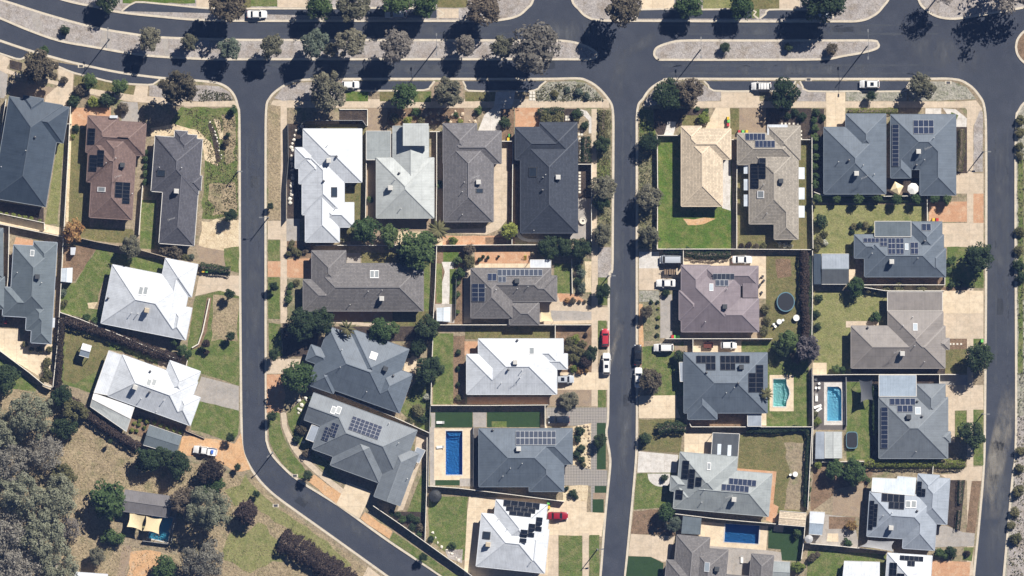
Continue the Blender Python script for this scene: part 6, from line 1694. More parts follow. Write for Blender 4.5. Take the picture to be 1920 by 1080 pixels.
def trailer(label, x, y, deg, L, w, m, top):
    o = empty('trailer', (*W(x, y), LAND), math.radians(deg)); tag(o, label, 'trailer')
    b = MB(); b.box(-L / 2, -w / 2, 0.45, L / 2, w / 2, 0.55); b.box(-L / 2, -w / 2, 0.55, -L / 2 + 0.05, w / 2, 0.95); b.box(L / 2 - 0.05, -w / 2, 0.55, L / 2, w / 2, 0.95); b.box(-L / 2 + 0.05, -w / 2, 0.55, L / 2 - 0.05, -w / 2 + 0.05, 0.95); b.box(-L / 2 + 0.05, w / 2 - 0.05, 0.55, L / 2 - 0.05, w / 2, 0.95)
    b.obj('tub', MATS[m], o); MB().bar((L / 2, -0.3, 0.5), (L / 2 + 0.9, 0, 0.5), 0.07, 0.07).bar((L / 2, 0.3, 0.5), (L / 2 + 0.9, 0, 0.5), 0.07, 0.07).obj('drawbar', MATS['metal_dark'], o)
    for s in (-1, 1): t = inst('wheel', TYRE_ME, o, (0, s * (w / 2 + 0.13), 0.335), (math.radians(-90 * s), 0, 0)); inst('rim', RIM_ME, t)
    if top:
        b = MB()
        for k in range(5): b.box(-L / 2 + 0.12 + k * L / 5.2, -w / 2 + 0.1, 0.56, -L / 2 + 0.12 + (k + 0.75) * L / 5.2, w / 2 - 0.1, 0.85 + 0.15 * (k % 3))
        b.obj('load', MATS['timber'], o)
trailer('rust brown box trailer in the yard of the pale blue house', 1328, 647, 180, 2.2, 1.35, 'paint_rust', False)
trailer('dark loaded trailer between the grey van and white sedan', 1256, 510, 180, 2.9, 1.4, 'tray_dark', True)

# ------------------------------------------------------------------ street lamps
LG = 'street lamps'
lamp('double-armed street lamp on the curving median at upper left', 205, 74, 9.5, [(88, 2.0), (262, 1.6)], LG)
lamp('double-armed street lamp on the median among the gum trees', 819, 88, 9.5, [(90, 2.4), (270, 1.7)], LG)
lamp('double-armed street lamp at the left of the right median', 1313, 94, 9.0, [(90, 2.3), (270, 1.6)], LG)
lamp('double-armed street lamp at the pointed end of the right median', 1625, 88, 10.5, [(91, 3.3), (269, 2.6)], LG)
lamp('single street lamp on the right verge of the first street', 503, 408, 6.0, [(180, 1.4)], LG)
lamp('single street lamp on the inside of the road bend', 511, 849, 6.0, [(220, 0.9)], LG)
lamp('single street lamp on the left verge of the middle street', 1141, 517, 6.0, [(0, 1.0)], LG)
lamp('single street lamp low on the left verge of the middle street', 1120, 1030, 5.6, [(10, 0.9)], LG)
lamp('single street lamp on the gravel verge by the umbrella courtyard house', 1843, 285, 5.4, [(0, 1.0)], LG)
lamp('single street lamp on the verge by the steel grey house', 1842, 776, 4.4, [(0, 0.9)], LG)
lamp('single street lamp on the far left verge of the first street bend', 446, 322, 4.0, [(0, 0.6)], LG)
# ------------------------------------------------------------------ fences
def F(label, *pts, **k): fence(label, list(pts), **k)
F('pale fence left of the dark navy house', (12, 186), (-8, 330))
F('pale fence between the navy house and the brown tiled house', (133, 200), (128, 300), (121, 425))
F('short pale fence across the gap beside the navy house', (121, 233), (134, 232))
F('pale fence along the cream path below the navy house', (-40, 390), (0, 400), (84, 418), (84, 430))
F('pale fence on the left of the stepped blue-grey house', (18, 424), (16, 520), (8, 600))
F('pale fence between the stepped blue-grey house and the bark garden', (120, 428), (116, 520), (109, 640), (100, 725))
F('pale fence below the cream path at left', (-40, 412), (0, 420), (118, 444))
F('pale fence between the brown and plum tiled houses', (268, 348), (264, 400), (261, 440))
F('tan fence behind the brown and plum tiled houses', (124, 440), (180, 453), (262, 468), (318, 484), (374, 495), col='tan')
F('pale fence above the long purple hedge at left', (112, 585), (150, 598), (230, 630), (300, 660), (330, 672))
F('cream fence running down to the paddock at lower left', (-40, 634), (0, 657), (55, 698), (84, 722), (99, 726))
F('short fence beside the long lawn at lower left', (352, 676), (349, 688), (340, 684))
F('tan low wall beside the orange gravel drive', (346, 806), (384, 822), h=0.5, col='tan')
F('tan fence along the left of the white corner house', (540, 232), (541, 300), (537, 350), (537, 412), col='dark')
F('pale fence round the front mulch of the white corner house', (566, 233), (574, 226), (680, 226), (687, 236), col='grey')
F('pale fence between the white corner house and sage house', (687, 246), (687, 330), (685, 440))
F('pale fence between the sage house and grey tiled house', (819, 246), (819, 350), (818, 420))
F('short pale fence across the gap left of the grey tiled house', (806, 247), (830, 247))
F('pale fence between the grey tiled house and the charcoal house', (962, 262), (961, 350), (960, 458))
F('short pale fence right of the grey tiled house', (941, 265), (962, 265))
F('pale fence on the right of the charcoal house', (1083, 308), (1109, 308), (1109, 452))
F('long pale fence behind the first row of the centre block', (592, 460), (700, 460), (830, 460), (960, 459), (1020, 459))
F('pale fence between the skylight tile house and the shed lawn strip', (819, 462), (816, 540), (812, 608))
F('dark trellis beside the shed lawn strip', (856, 505), (854, 596), h=1.2, col='dark')
F('pale fence right of the small lawn by the dark tiled house', (1072, 486), (1073, 550), h=0.7)
F('long pale fence between second and third rows of the centre block', (812, 609), (920, 609), (1040, 609), (1108, 609))
F('short pale fence left of the bark garden in the centre block', (1041, 610), (1041, 636))
F('pale fence left of the wide lawn in the centre block', (813, 612), (810, 680), (808, 758))
F('long pale fence above the artificial turf', (808, 760), (920, 760), (1028, 759))
F('pale fence beside the paver drive', (1022, 760), (1022, 800))
F('pale retaining wall left of the long dark blue pool', (807, 762), (805, 830), (803, 910), col='grey')
F('pale fence below the long dark blue pool', (803, 911), (860, 915), (960, 927), (1058, 940))
F('grey pool fence right of the long dark blue pool', (888, 800), (888, 912), h=1.1, col='grey')
F('pale fence between the slate bend house and the lawn with the tank', (801, 820), (800, 920), (797, 1014))
F('pale fence between the palm house and the slate bend house', (578, 724), (640, 742), (740, 782), (806, 812))
F('pale slanting fence along the verge of the road bend', (700, 948), (750, 982), (800, 1018), (870, 1068), (905, 1095))
F('pale fence on the left of the big bright lawn', (1232, 254), (1233, 360), (1232, 466))
F('short pale fence above the big bright lawn', (1232, 254), (1277, 254))
F('pale fence between the big bright lawn and the tan tiled house', (1382, 262), (1381, 360), (1381, 466))
F('long pale fence below the big bright lawn', (1232, 467), (1381, 467), (1520, 468))
F('short pale fence right of the cream tiled house', (1370, 262), (1382, 262))
F('pale fence between the tan tiled house and the blue-grey house', (1522, 258), (1522, 360), (1524, 466))
F('short white fence right of the tan tiled house', (1500, 262), (1522, 262), h=1.4)
F('white fence behind the row of clipped trees', (1526, 360), (1544, 367), (1660, 368), (1740, 367))
F('pale fence beside the terracotta drive on the right', (1738, 368), (1738, 414))
F('white fence below the solar house on the right', (1616, 534), (1690, 534), (1771, 534), (1771, 520))
F('pale fence between the trampoline lawn and the blue shed', (1523, 470), (1523, 560), (1521, 680))
F('white fence behind the taupe house carport', (1591, 534), (1660, 545), (1770, 545))
F('long white fence above the aqua pool', (1524, 703), (1600, 702), (1700, 702), (1796, 702))
F('white fence left of the aqua pool', (1524, 704), (1524, 800), (1522, 870))
F('short fence below the striped shed', (1523, 866), (1620, 865), h=1.2)
F('grey pool fence right of the aqua pool', (1586, 706), (1587, 798), h=1.2, col='grey')
F('pale fence beside the grey drive of the mauve house', (1281, 470), (1281, 496))
F('long white fence below the mauve house', (1248, 635), (1300, 635), (1372, 635), (1448, 635))
F('short fence left of the brown trailer', (1299, 636), (1299, 660))
F('white fence below the turquoise pool lawn', (1292, 792), (1296, 800), (1400, 800), (1524, 800))
F('white fence between the turquoise pool lawn and the deck', (1522, 690), (1523, 800), col='grey')
F('white fence right of the dry lawn at lower right', (1522, 802), (1518, 880), (1514, 955))
F('white fence above the deep blue pool', (1266, 963), (1340, 972), (1454, 982))
F('white fence right of the turf by the deep blue pool', (1511, 962), (1506, 1020), (1502, 1048))
F('pale fence below the round clothes umbrella', (1508, 1018), (1580, 1024), (1664, 1034))
F('pale fence below the pool wall of the pavilion', (268, 1014), (318, 1020), h=1.0, col='grey')
F('grey pool fence right of the teal pool', (329, 965), (321, 1018), h=1.1, col='grey')
F('short fence beside the pale blue house hedge', (1749, 874), (1748, 888))
F('fence across the front of the steel grey house', (1761, 702), (1761, 722))
strip('garden_wall', [(393, 560), (380, 622), (372, 645), (360, 652)], 0.25, 'rail', LAND + 0.5, 0.55)
strip('garden_wall', [(637, 203), (637, 205), (689, 205), (689, 236)], 0.22, 'rail', LAND + 0.35, 0.4)
for o, l in zip([o for o in COL.objects if o.name.startswith('garden_wall')], ('low pale retaining wall beside the bark strip on the left lawn', 'low pale wall round the dark mulch of the white corner house')): tag(o, l, 'wall')

# ------------------------------------------------------------------ trees along the main road
C('gum', 'gum_tree', 'gum tree on the long median strip', [(280, 75, 24), (355, 80, 16), (432, 91, 22, 'blue'), (508, 87, 24, 'gum'), (588, 82, 29, 'blue'), (620, 92, 13), (657, 80, 29), (742, 90, 33, 'grey'), (874, 86, 22, 'grey'), (944, 88, 24), (1002, 90, 44, 'grey')], hc=1.75)
C('bush_dark', 'shrub', 'small dark shrub near the left end of the median', [(122, 57, 10)], hc=0.9)
C('dark', 'small_tree', 'small tree on the right median strip', [(1360, 89, 11), (1478, 89, 8), (1559, 92, 12, 'brown')], hc=1.1)
C('dark', 'tree', 'dark tree above the curving carriageway at upper left', [(203, 0, 24)])
C('brown', 'gum_tree', 'brown gum beside the white sedan at the top', [(428, 12, 36)])
C('green', 'street_tree', 'leafy green tree in the top row over the parking bay', [(596, 8, 28), (660, 8, 34, 'gum'), (745, 2, 30), (800, 6, 28)], hc=1.5)
C('brown', 'gum_tree', 'grey-brown gum at the top beside the gravel corner', [(905, 15, 32)])
C('brown', 'gum_tree', 'tall brown gum right of the top side road', [(1170, 14, 36)], hc=2.0)
C('green', 'street_tree', 'round green tree in the top right row', [(1292, 6, 28), (1388, 8, 28), (1543, 0, 46, 'dark')], hc=1.3)
C('wispy', 'gum_tree', 'thin gum beyond the top edge casting a branching shadow', [(1768, -16, 30), ], hc=2.2)
C('wispy', 'gum_tree', 'spreading gum beyond the top right corner', [(1905, -26, 56)], hc=1.35)
C('brown', 'gum_tree', 'brown gum on the verge above the navy house', [(74, 124, 35)], hc=1.2)
C('green', 'small_tree', 'small dark green tree above the brown tiled house', [(168, 151, 15), (224, 162, 16), (84, 94, 10)], hc=1.4)
C('brown', 'gum_tree', 'large brown gum at the top of the first street', [(331, 165, 40)], hc=1.5)
C('gum', 'gum_tree', 'grey gum above the white corner house', [(614, 172, 36)], hc=1.2)
C('green', 'street_tree', 'spiky green tree above the sage house', [(760, 177, 28)], hc=1.3)
C('gum', 'gum_tree', 'grey gum above the rocky garden', [(842, 172, 30)], hc=1.3)
C('dark', 'street_tree', 'dark green tree at the top of the middle street', [(1254, 180, 30)], hc=1.1)
C('brown', 'gum_tree', 'brown gum at the top of the middle street', [(1288, 172, 31)], hc=1.2)
C('dark', 'street_tree', 'round dark tree beside the white wagon bay', [(1473, 174, 28)], hc=1.1)
C('gum', 'gum_tree', 'olive gum on the far right verge', [(1731, 163, 27)], hc=1.2)
C('dark', 'small_tree', 'small ball-headed tree in front of the sunroof car', [(1634, 180, 9)], hc=1.8)

# ------------------------------------------------------------------ west plants
C('bush_brown', 'shrub', 'reddish shrub above the brown tiled house', [(152, 170, 13), (138, 190, 13, 'bush_dark'), (232, 202, 10, 'bush_brown'), (200, 186, 15, 'bush_dark'), (120, 150, 8)], hc=0.8)
C('bush_lime', 'shrub', 'pale green shrub above the brown tiled house', [(176, 192, 12)])
C('bush_green', 'shrub', 'clipped shrub between the brown and plum houses', [(273, 285, 6), (273, 298, 6), (272, 312, 6), (272, 326, 7), (272, 342, 7)], 'y')
C('bush_dark', 'shrub', 'dark shrub at the left gap by the brown house', [(142, 240, 8), (137, 256, 5, 'bush_lime')], 'y')
C('bush_lime', 'shrub', 'small lime shrub in the mulch below the navy house', [(2, 400, 4), (12, 402, 4), (25, 404, 5), (36, 406, 5), (47, 408, 5), (58, 410, 5), (74, 414, 4)])
C('dark', 'street_tree', 'dark tree on the bare sandy verge', [(432, 404, 14)], hc=1.6)
C('bush_dark', 'shrub', 'small leaning shrub on the left verge lawn', [(428, 252, 5), (424, 268, 6, 'bush_brown'), (438, 206, 8, 'bush_green')], 'y', hc=1.4)
C('autumn', 'small_tree', 'orange autumn tree behind the brown tiled house', [(137, 433, 21)], hc=0.9)
C('gum', 'gum_tree', 'grey gum behind the plum tiled house', [(246, 462, 22)], hc=1.3)
C('brown', 'shrub', 'brown straggly shrub below the plum tiled house', [(308, 468, 12, 'bush_brown'), (328, 472, 15, 'bush_brown'), (346, 484, 9, 'bush_olive'), (358, 482, 7, 'bush_blue')], hc=0.8)
hedge('dark hedge above the drive of the white house at left', [(376, 500), (400, 504), (432, 508)], 15, 1.4, 'leaf_dark', leaf=0.22)
C('dark', 'small_tree', 'small tree on the long left lawn', [(431, 552, 11), (432, 630, 9), (386, 645, 9, 'bush_purple')], 'y', hc=1.9)
C('bush_purple', 'shrub', 'red shrub on the lower left lawn', [(387, 660, 6)], hc=1.0)
C('bush_olive', 'shrub', 'grey-green shrub along the left fence lawn', [(118, 550, 8, 'bush_blue'), (121, 568, 8)], 'y')
C('bush_green', 'shrub', 'shrub below the large white house', [(162, 595, 8), (178, 602, 8), (327, 640, 9, 'green'), (342, 655, 12, 'green'), (352, 664, 10, 'green')])
hedge('left purple hedge beside the stepped blue-grey house', [(116, 596), (113, 640), (110, 690), (109, 722), (116, 740)], 14, 1.9, 'leaf_purple', leaf=0.26)
hedge('long purple hedge below the large white house', [(122, 600), (170, 614), (230, 636), (290, 660), (340, 674)], 19, 1.9, 'leaf_purple', leaf=0.26)
hedge('purple hedge curving round the lower left lawn', [(112, 735), (135, 752), (172, 782), (215, 812), (262, 840)], 17, 1.9, 'leaf_purple', leaf=0.26)
hedge('wide purple hedge in the paddock by the road bend', [(526, 1012), (560, 1028), (600, 1054), (650, 1090), (690, 1120)], 42, 2.4, 'leaf_purple', leaf=0.28, dens=80)
C('bush_olive', 'shrub', 'round olive shrub beside the left cream drive', [(47, 645, 6), (59, 655, 6), (74, 656, 7), (92, 656, 7), (88, 680, 10), (90, 700, 11), (84, 712, 8)])
C('bush_lime', 'shrub', 'round lime shrub in the bark beside the grey shed', [(252, 793, 4), (262, 788, 4), (265, 785, 4), (260, 797, 4), (276, 790, 5), (271, 802, 4), (247, 806, 5), (256, 808, 4)], group='lime balls beside the grey shed')
C('bush_lime', 'shrub', 'lime shrub in the row below the white carport house', [(290, 792, 5), (302, 797, 5), (314, 802, 5), (326, 806, 5), (338, 810, 5)])
C('dark', 'small_tree', 'small tree beside the orange gravel drive', [(432, 820, 9), (446, 876, 7), (480, 926, 7)], 'y', hc=1.9)
C('giant', 'gum_tree', 'huge gum in the lower left wood', [(8, 712, 28, 'dark'), (58, 776, 50), (8, 806, 40, 'giant'), (18, 866, 44, 'giant_grey'), (84, 846, 40, 'giant_grey'), (40, 926, 54), (104, 934, 44, 'giant'), (10, 1000, 46, 'giant_grey'), (80, 1004, 50), (34, 1066, 46, 'giant_grey'), (112, 1062, 40), (-38, 900, 50), (-40, 770, 46), (132, 988, 26, 'wispy'), (118, 890, 24, 'olive')], 'y', hc=0.95)
C('olive', 'tree', 'olive green tree at the edge of the lower left wood', [(118, 742, 20, 'dark'), (140, 772, 26), (158, 775, 14, 'olive'), (120, 800, 24, 'dark')], 'y', hc=1.0)
C('green', 'tree', 'dense green tree left of the pavilion', [(206, 940, 36)], hc=0.95)
C('green', 'shrub', 'green shrub below the pavilion', [(205, 1005, 16, 'bush_green'), (222, 1010, 14, 'bush_green')])
C('gum', 'tree', 'small grey tree in the lower left paddock', [(180, 1042, 19)], hc=1.1)
C('dark', 'tree', 'dark tree below the grey shed', [(275, 862, 24), (308, 856, 18), (334, 872, 26)], hc=1.1)
C('purple', 'tree', 'purple plum tree beside the utility drive', [(392, 884, 26)], hc=1.0)
C('green', 'tree', 'green bushy tree under the purple plum', [(408, 908, 16), (385, 912, 14)], hc=0.9)
C('giant', 'gum_tree', 'big brown gum right of the pavilion', [(388, 955, 48, 'giant'), (345, 938, 30, 'brown')], hc=1.0)
C('giant_grey', 'tree', 'wide grey wispy tree at the bottom left', [(382, 1052, 46)], hc=0.8)
C('green', 'tree', 'green tree on the bottom edge at left', [(308, 1068, 28)], hc=0.9)
C('purple', 'tree', 'dark purple round tree beside the road bend', [(464, 962, 24)], hc=0.9)
C('bush_dark', 'shrub', 'thin dark sapling in the lower left paddock', [(206, 828, 5)], hc=3.5)

# ------------------------------------------------------------------ centre plants
C('bush_green', 'shrub', 'shrub in the rocky garden above the grey tiled house', [(740, 222, 9, 'bush_olive'), (780, 210, 10), (790, 227, 8, 'bush_olive'), (765, 226, 9, 'bush_lime'), (855, 215, 6), (863, 228, 6, 'bush_lime'), (840, 225, 4), (897, 208, 9, 'bush_green')])
C('bush_dark', 'shrub', 'dark round shrub beside the curved concrete drive', [(946, 229, 11)])
hedge('dark clipped hedge above the charcoal house', [(1008, 210), (1030, 208), (1058, 208)], 12, 1.3, 'leaf_dark', leaf=0.18)
C('bush_olive', 'shrub', 'wide grey shrub above the charcoal house', [(1024, 220, 13), (1046, 220, 13)])
C('bush_dark', 'shrub', 'dark shrub beside the curved path at the charcoal house', [(1082, 212, 10), (1096, 236, 9), (1080, 222, 7, 'bush_olive')])
hedge('tall dark hedge on the right of the charcoal house', [(1098, 256), (1098, 280), (1098, 304)], 19, 1.6, 'leaf_dark', leaf=0.2)
hedge('straggly green shrub bed on the corner of the middle street', [(1132, 208), (1131, 230), (1130, 258)], 16, 0.9, 'leaf_olive', leaf=0.25)
C('dark', 'street_tree', 'street tree on the left verge of the middle street', [(1128, 272, 17), (1131, 352, 24, 'gum'), (1128, 378, 18, 'dark'), (1130, 438, 19, 'gum')], 'y', hc=1.0)
C('gum', 'street_tree', 'street tree on the right verge of the middle street', [(1218, 268, 20, 'dark'), (1216, 372, 26), (1217, 440, 22)], 'y', hc=1.1)
C('green', 'tree', 'leafy tree behind the sage house', [(686, 432, 27), (730, 442, 22), (782, 466, 33), (804, 448, 20), (760, 480, 18, 'dark')], hc=1.2)
palm(822, 432, 24, 'feathery palm behind the sage house', 3.6, 'leaf_olive', 18)
C('bush_lime', 'shrub', 'bright lime shrub behind the grey tiled house', [(850, 452, 10), (955, 432, 17, 'lime')])
C('bush_green', 'shrub', 'shrub in the gap beside the sage house', [(694, 374, 7), (824, 348, 8, 'bush_green'), (824, 342, 5)])
C('dark', 'tree', 'dark green tree behind the charcoal house', [(1030, 464, 20), (1058, 463, 20), (1088, 465, 22)], hc=1.0)
C('bush_olive', 'shrub', 'shrub bed at the corner of the skylight tile house', [(545, 462, 6), (552, 470, 7), (560, 474, 8), (572, 470, 7, 'bush_brown'), (541, 476, 6), (548, 455, 5)])
C('bush_green', 'shrub', 'shrub beside the front of the skylight tile house', [(545, 536, 7), (542, 560, 8), (556, 530, 7, 'bush_olive'), (542, 548, 6)])
C('dark', 'street_tree', 'street tree on the right verge of the first street', [(513, 537, 10), (514, 664, 12), (510, 780, 10), (507, 387, 7)], 'y', hc=1.8)
C('brown', 'small_tree', 'brown-green tree beside the terracotta courtyard', [(880, 468, 12), (880, 490, 14, 'olive')], 'y', hc=1.0)
C('bush_green', 'shrub', 'round shrub beside the shed lawn strip', [(862, 512, 11), (858, 488, 8), (859, 530, 6), (858, 552, 6), (858, 585, 5)], 'y', hc=0.9)
C('bush_dark', 'shrub', 'dark shrub in the gravel bed of the dark tiled house', [(1084, 500, 7), (1090, 512, 8, 'bush_blue'), (1084, 528, 8), (1090, 540, 9, 'bush_blue'), (1078, 514, 5, 'bush_brown')], 'y')
C('bush_autumn', 'shrub', 'orange shrub on the drive edge of the dark tiled house', [(1064, 564, 6), (1074, 564, 7, 'bush_brown'), (1086, 566, 4, 'bush_brown'), (1096, 566, 4, 'bush_brown')])
C('dark', 'street_tree', 'dark street tree by the lamp on the middle street', [(1130, 546, 15)], hc=1.4)
C('dark', 'tree', 'dense dark tree above the palm house', [(566, 608, 30), (604, 602, 26)], hc=1.2)
palm(651, 616, 20, 'palm at the top edge of the blue-grey house', 4.8, 'leaf_olive', 12)
C('green', 'tree', 'green bushy tree behind the skylight tile house', [(712, 618, 24, 'green'), (738, 616, 14, 'bush_green'), (800, 612, 24, 'dark')], hc=1.1)
C('green', 'tree', 'dark green tree right of the palm house', [(802, 694, 27, 'dark'), (782, 650, 16, 'dark')], hc=1.0)
C('green', 'tree', 'spiky green tree left of the palm house', [(556, 707, 31)], hc=1.2)
C('bush_olive', 'shrub', 'shrub on the lawn right of the palm house', [(800, 744, 8, 'bush_white'), (785, 770, 12), (790, 786, 10, 'bush_dark'), (768, 790, 8), (766, 665, 7)], 'y')
C('bush_brown', 'shrub', 'brown shrub left of the slate bend house', [(566, 806, 11), (576, 850, 10), (556, 824, 8, 'bush_dark'), (582, 748, 6, 'bush_dark')], 'y')
C('dark', 'street_tree', 'small tree on the verge of the road bend', [(576, 892, 10), (793, 1044, 9)], hc=1.9)
C('bush_dark', 'shrub', 'shrub in the corner bed below the slate bend house', [(734, 962, 6), (746, 966, 7), (756, 974, 8, 'bush_green'), (770, 970, 8), (782, 976, 7), (788, 990, 8, 'bush_brown'), (774, 988, 7), (786, 1002, 7, 'bush_green')])
C('bush_dark', 'shrub', 'small dark shrub in the bark strip by the wide lawn', [(860, 661, 6), (859, 691, 5), (859, 721, 5), (861, 746, 7, 'bush_olive')], 'y')
C('bush_olive', 'shrub', 'olive shrub in the bark bed right of the central white house', [(1068, 640, 9), (1080, 636, 9, 'bush_lime'), (1092, 645, 9), (1066, 652, 8), (1078, 655, 9), (1090, 660, 8), (1072, 670, 9), (1084, 674, 8), (1076, 692, 8, 'bush_lime'), (1088, 694, 8, 'bush_autumn'), (1098, 694, 6, 'bush_autumn'), (1098, 628, 5, 'bush_purple')])
C('purple', 'street_tree', 'dark purple tree beside the white wagon on the middle street', [(1108, 664, 15, 'dark'), (1098, 676, 13)], hc=1.1)
C('gum', 'tree', 'round grey-green shrub beside the drive of the central white house', [(1066, 750, 19)], hc=0.55, squash=0.7)
C('dark', 'street_tree', 'street tree beside the pavers on the middle street', [(1126, 826, 14)], hc=1.2)
C('bush_dark', 'shrub', 'shrub in the rock garden beside the blue pool house', [(1088, 808, 10), (1082, 822, 8), (1090, 842, 9), (1082, 852, 8), (1090, 862, 8), (1094, 872, 6, 'bush_olive'), (1074, 925, 8), (1062, 916, 5), (1080, 932, 5)])
C('bush_dark', 'shrub', 'small dark shrub in the corner of the lawn with the tank', [(808, 1012, 7), (848, 1022, 8, 'bush_green')])

# ------------------------------------------------------------------ east plants
C('bush_green', 'shrub', 'round shrub in front of the cream tiled house', [(1318, 221, 12, 'bush_lime'), (1324, 208, 6), (1308, 204, 5)])
C('bush_dark', 'shrub', 'round shrub in the mulch above the tan tiled house', [(1490, 211, 8), (1504, 220, 9), (1530, 211, 8), (1542, 221, 7), (1527, 225, 7, 'bush_green'), (1477, 218, 7)])
C('bush_green', 'shrub', 'shrub in the column left of the blue-grey house', [(1528, 240, 8), (1529, 258, 9), (1528, 276, 8), (1529, 294, 8), (1528, 312, 8), (1529, 330, 8), (1529, 346, 9)], 'y', hc=0.9)
C('green', 'clipped_tree', 'small clipped tree in the row behind the blue-grey house', [(1532, 372, 10), (1569, 372, 8), (1610, 372, 10), (1645, 372, 9), (1682, 373, 10), (1718, 373, 10), (1752, 373, 10), (1776, 373, 10)], hc=1.9)
hedge('low hedge under the row of clipped trees', [(1540, 374), (1600, 375), (1660, 375), (1726, 376)], 7, 0.7, 'leaf_green', leaf=0.14)
hedge('white-flowered hedge along the front of the blue-grey house', [(1592, 208), (1630, 209), (1664, 208), (1684, 208)], 11, 0.9, 'leaf_lime', leaf=0.14)
hedge('flowering hedge right of the courtyard house', [(1802, 242), (1803, 270), (1800, 300), (1798, 322)], 13, 1.1, 'leaf_olive', leaf=0.15)
C('bush_white', 'shrub', 'white flowering shrub below the tan tiled house', [(1462, 458, 5), (1472, 460, 6), (1482, 461, 5)])
C('bush_purple', 'shrub', 'reddish shrub below the tan tiled house', [(1390, 462, 6), (1404, 460, 7), (1418, 461, 6, 'bush_brown'), (1432, 461, 6, 'bush_olive')])
hedge('dark green hedge below the big bright lawn', [(1284, 472), (1320, 478), (1370, 476)], 17, 1.5, 'leaf_dark', leaf=0.2)
hedge('short dark hedge above the grey van', [(1244, 470), (1262, 471), (1278, 470)], 9, 1.2, 'leaf_dark', leaf=0.2)
C('dark', 'shrub', 'dark round shrub on the pale lawn at right', [(1540, 415, 14, 'bush_dark')], hc=0.8)
C('bush_olive', 'shrub', 'shrub along the left of the pale lawn at right', [(1536, 450, 9), (1545, 440, 8), (1532, 465, 8), (1548, 455, 6, 'bush_white')], 'y')
C('bush_dark', 'shrub', 'low shrub beside the flat grey patio', [(1600, 424, 6, 'bush_olive'), (1612, 422, 7), (1624, 422, 7, 'bush_olive'), (1634, 428, 6), (1598, 434, 5)])
C('gum', 'street_tree', 'street tree on the left verge of the right street', [(1836, 482, 29, 'dark'), (1838, 672, 31, 'dark'), (1822, 812, 27, 'dark')], 'y', hc=1.2)
C('green', 'small_tree', 'green tree beside the blue gabled shed', [(1604, 538, 17)], hc=1.1)
C('bush_olive', 'shrub', 'clipped shrub along the fence below the solar house', [(1627, 541, 9), (1662, 543, 8), (1685, 540, 11), (1728, 541, 11), (1640, 546, 6)])
C('bush_green', 'shrub', 'shrub right of the solar house', [(1780, 490, 8), (1778, 508, 8), (1788, 484, 5), (1800, 534, 7, 'bush_dark'), (1784, 534, 7, 'bush_dark')])
C('bush_green', 'shrub', 'round shrub beside the taupe house', [(1642, 594, 11), (1568, 692, 9), (1580, 694, 8)], hc=0.8)
hedge('dark purple hedge right of the trampoline lawn', [(1507, 470), (1510, 520), (1508, 560), (1512, 610), (1508, 640)], 17, 2.0, 'leaf_purple', leaf=0.28)
hedge('dark green growth along the left of the trampoline hedge', [(1516, 480), (1517, 540), (1516, 600), (1518, 640)], 14, 1.6, 'leaf_dark', leaf=0.26)
C('bush_dark', 'shrub', 'dark shrub on the fence of the pale lawn', [(1530, 588, 8), (1533, 612, 8), (1536, 560, 8)], 'y')
C('smoke', 'tree', 'grey smoky tree above the turquoise pool lawn', [(1516, 652, 27)], hc=1.1)
C('green', 'tree', 'green tree left of the grey smoky tree', [(1480, 638, 22), (1468, 652, 18, 'dark'), (1494, 668, 14, 'brown')], hc=1.0)
C('olive', 'shrub', 'olive shrub right of the mauve house', [(1434, 580, 10, 'bush_olive'), (1438, 602, 9, 'bush_olive'), (1432, 620, 9, 'bush_olive')], 'y')
C('brown', 'street_tree', 'small brown tree on the verge beside the mauve house', [(1212, 586, 13)], hc=1.4)
C('bush_dark', 'shrub', 'small shrub along the drive of the mauve house', [(1233, 566, 4), (1234, 578, 3, 'bush_lime'), (1234, 596, 4, 'bush_lime'), (1233, 612, 4), (1232, 628, 4), (1248, 550, 8), (1221, 566, 4)], 'y')
C('brown', 'street_tree', 'olive tree over the white sedan on the middle street', [(1218, 715, 25)], hc=0.9)
C('dark', 'shrub', 'dark shrub left of the pale blue house', [(1276, 668, 13, 'bush_dark')], hc=1.0)
palm(1437, 738, 15, 'palm between the pale blue house and turquoise pool', 4.2, 'leaf_olive', 14)
hedge('dark hedge on the verge below the pale blue house', [(1234, 806), (1256, 800), (1286, 802)], 20, 1.8, 'leaf_dark', leaf=0.24)
C('dark', 'shrub', 'dark shrub at the kerb below the cream drive', [(1210, 822, 12, 'bush_dark')], hc=0.9)
hedge('dark growth along the fence of the dry lawn', [(1400, 806), (1450, 808), (1512, 806), (1514, 860), (1510, 950)], 10, 1.2, 'leaf_dark', leaf=0.24)
C('bush_dark', 'shrub', 'small shrub beside the round bed at lower right', [(1245, 896, 8)])
C('green', 'tree', 'dense green tree above the ash tiled house', [(1248, 962, 20), (1263, 982, 15, 'blue')], hc=1.2)
C('green', 'shrub', 'shrub on the turf beside the deep pool', [(1494, 1000, 10, 'bush_green'), (1496, 1062, 13, 'bush_lime')], 'y', hc=0.9)
hedge('long lime hedge below the steel grey house', [(1620, 868), (1680, 869), (1750, 869), (1810, 870)], 15, 1.7, 'leaf_lime', leaf=0.2)
C('green', 'tree', 'green tree below the striped shed', [(1566, 880, 19), (1602, 884, 23)], hc=1.1)
C('bush_lime', 'shrub', 'lime shrub beside the dry garden at lower right', [(1534, 872, 9), (1597, 986, 11, 'autumn'), (1590, 1018, 9, 'bush_green'), (1628, 900, 5, 'bush_green')], hc=0.9)
C('bush_green', 'shrub', 'shrub along the left fence of the dry garden', [(1516, 900, 6), (1516, 918, 6), (1514, 936, 6)], 'y')
hedge('leafy shrubs at the left of the steel grey house', [(1640, 720), (1640, 770), (1641, 815)], 10, 1.4, 'leaf_green', leaf=0.2)
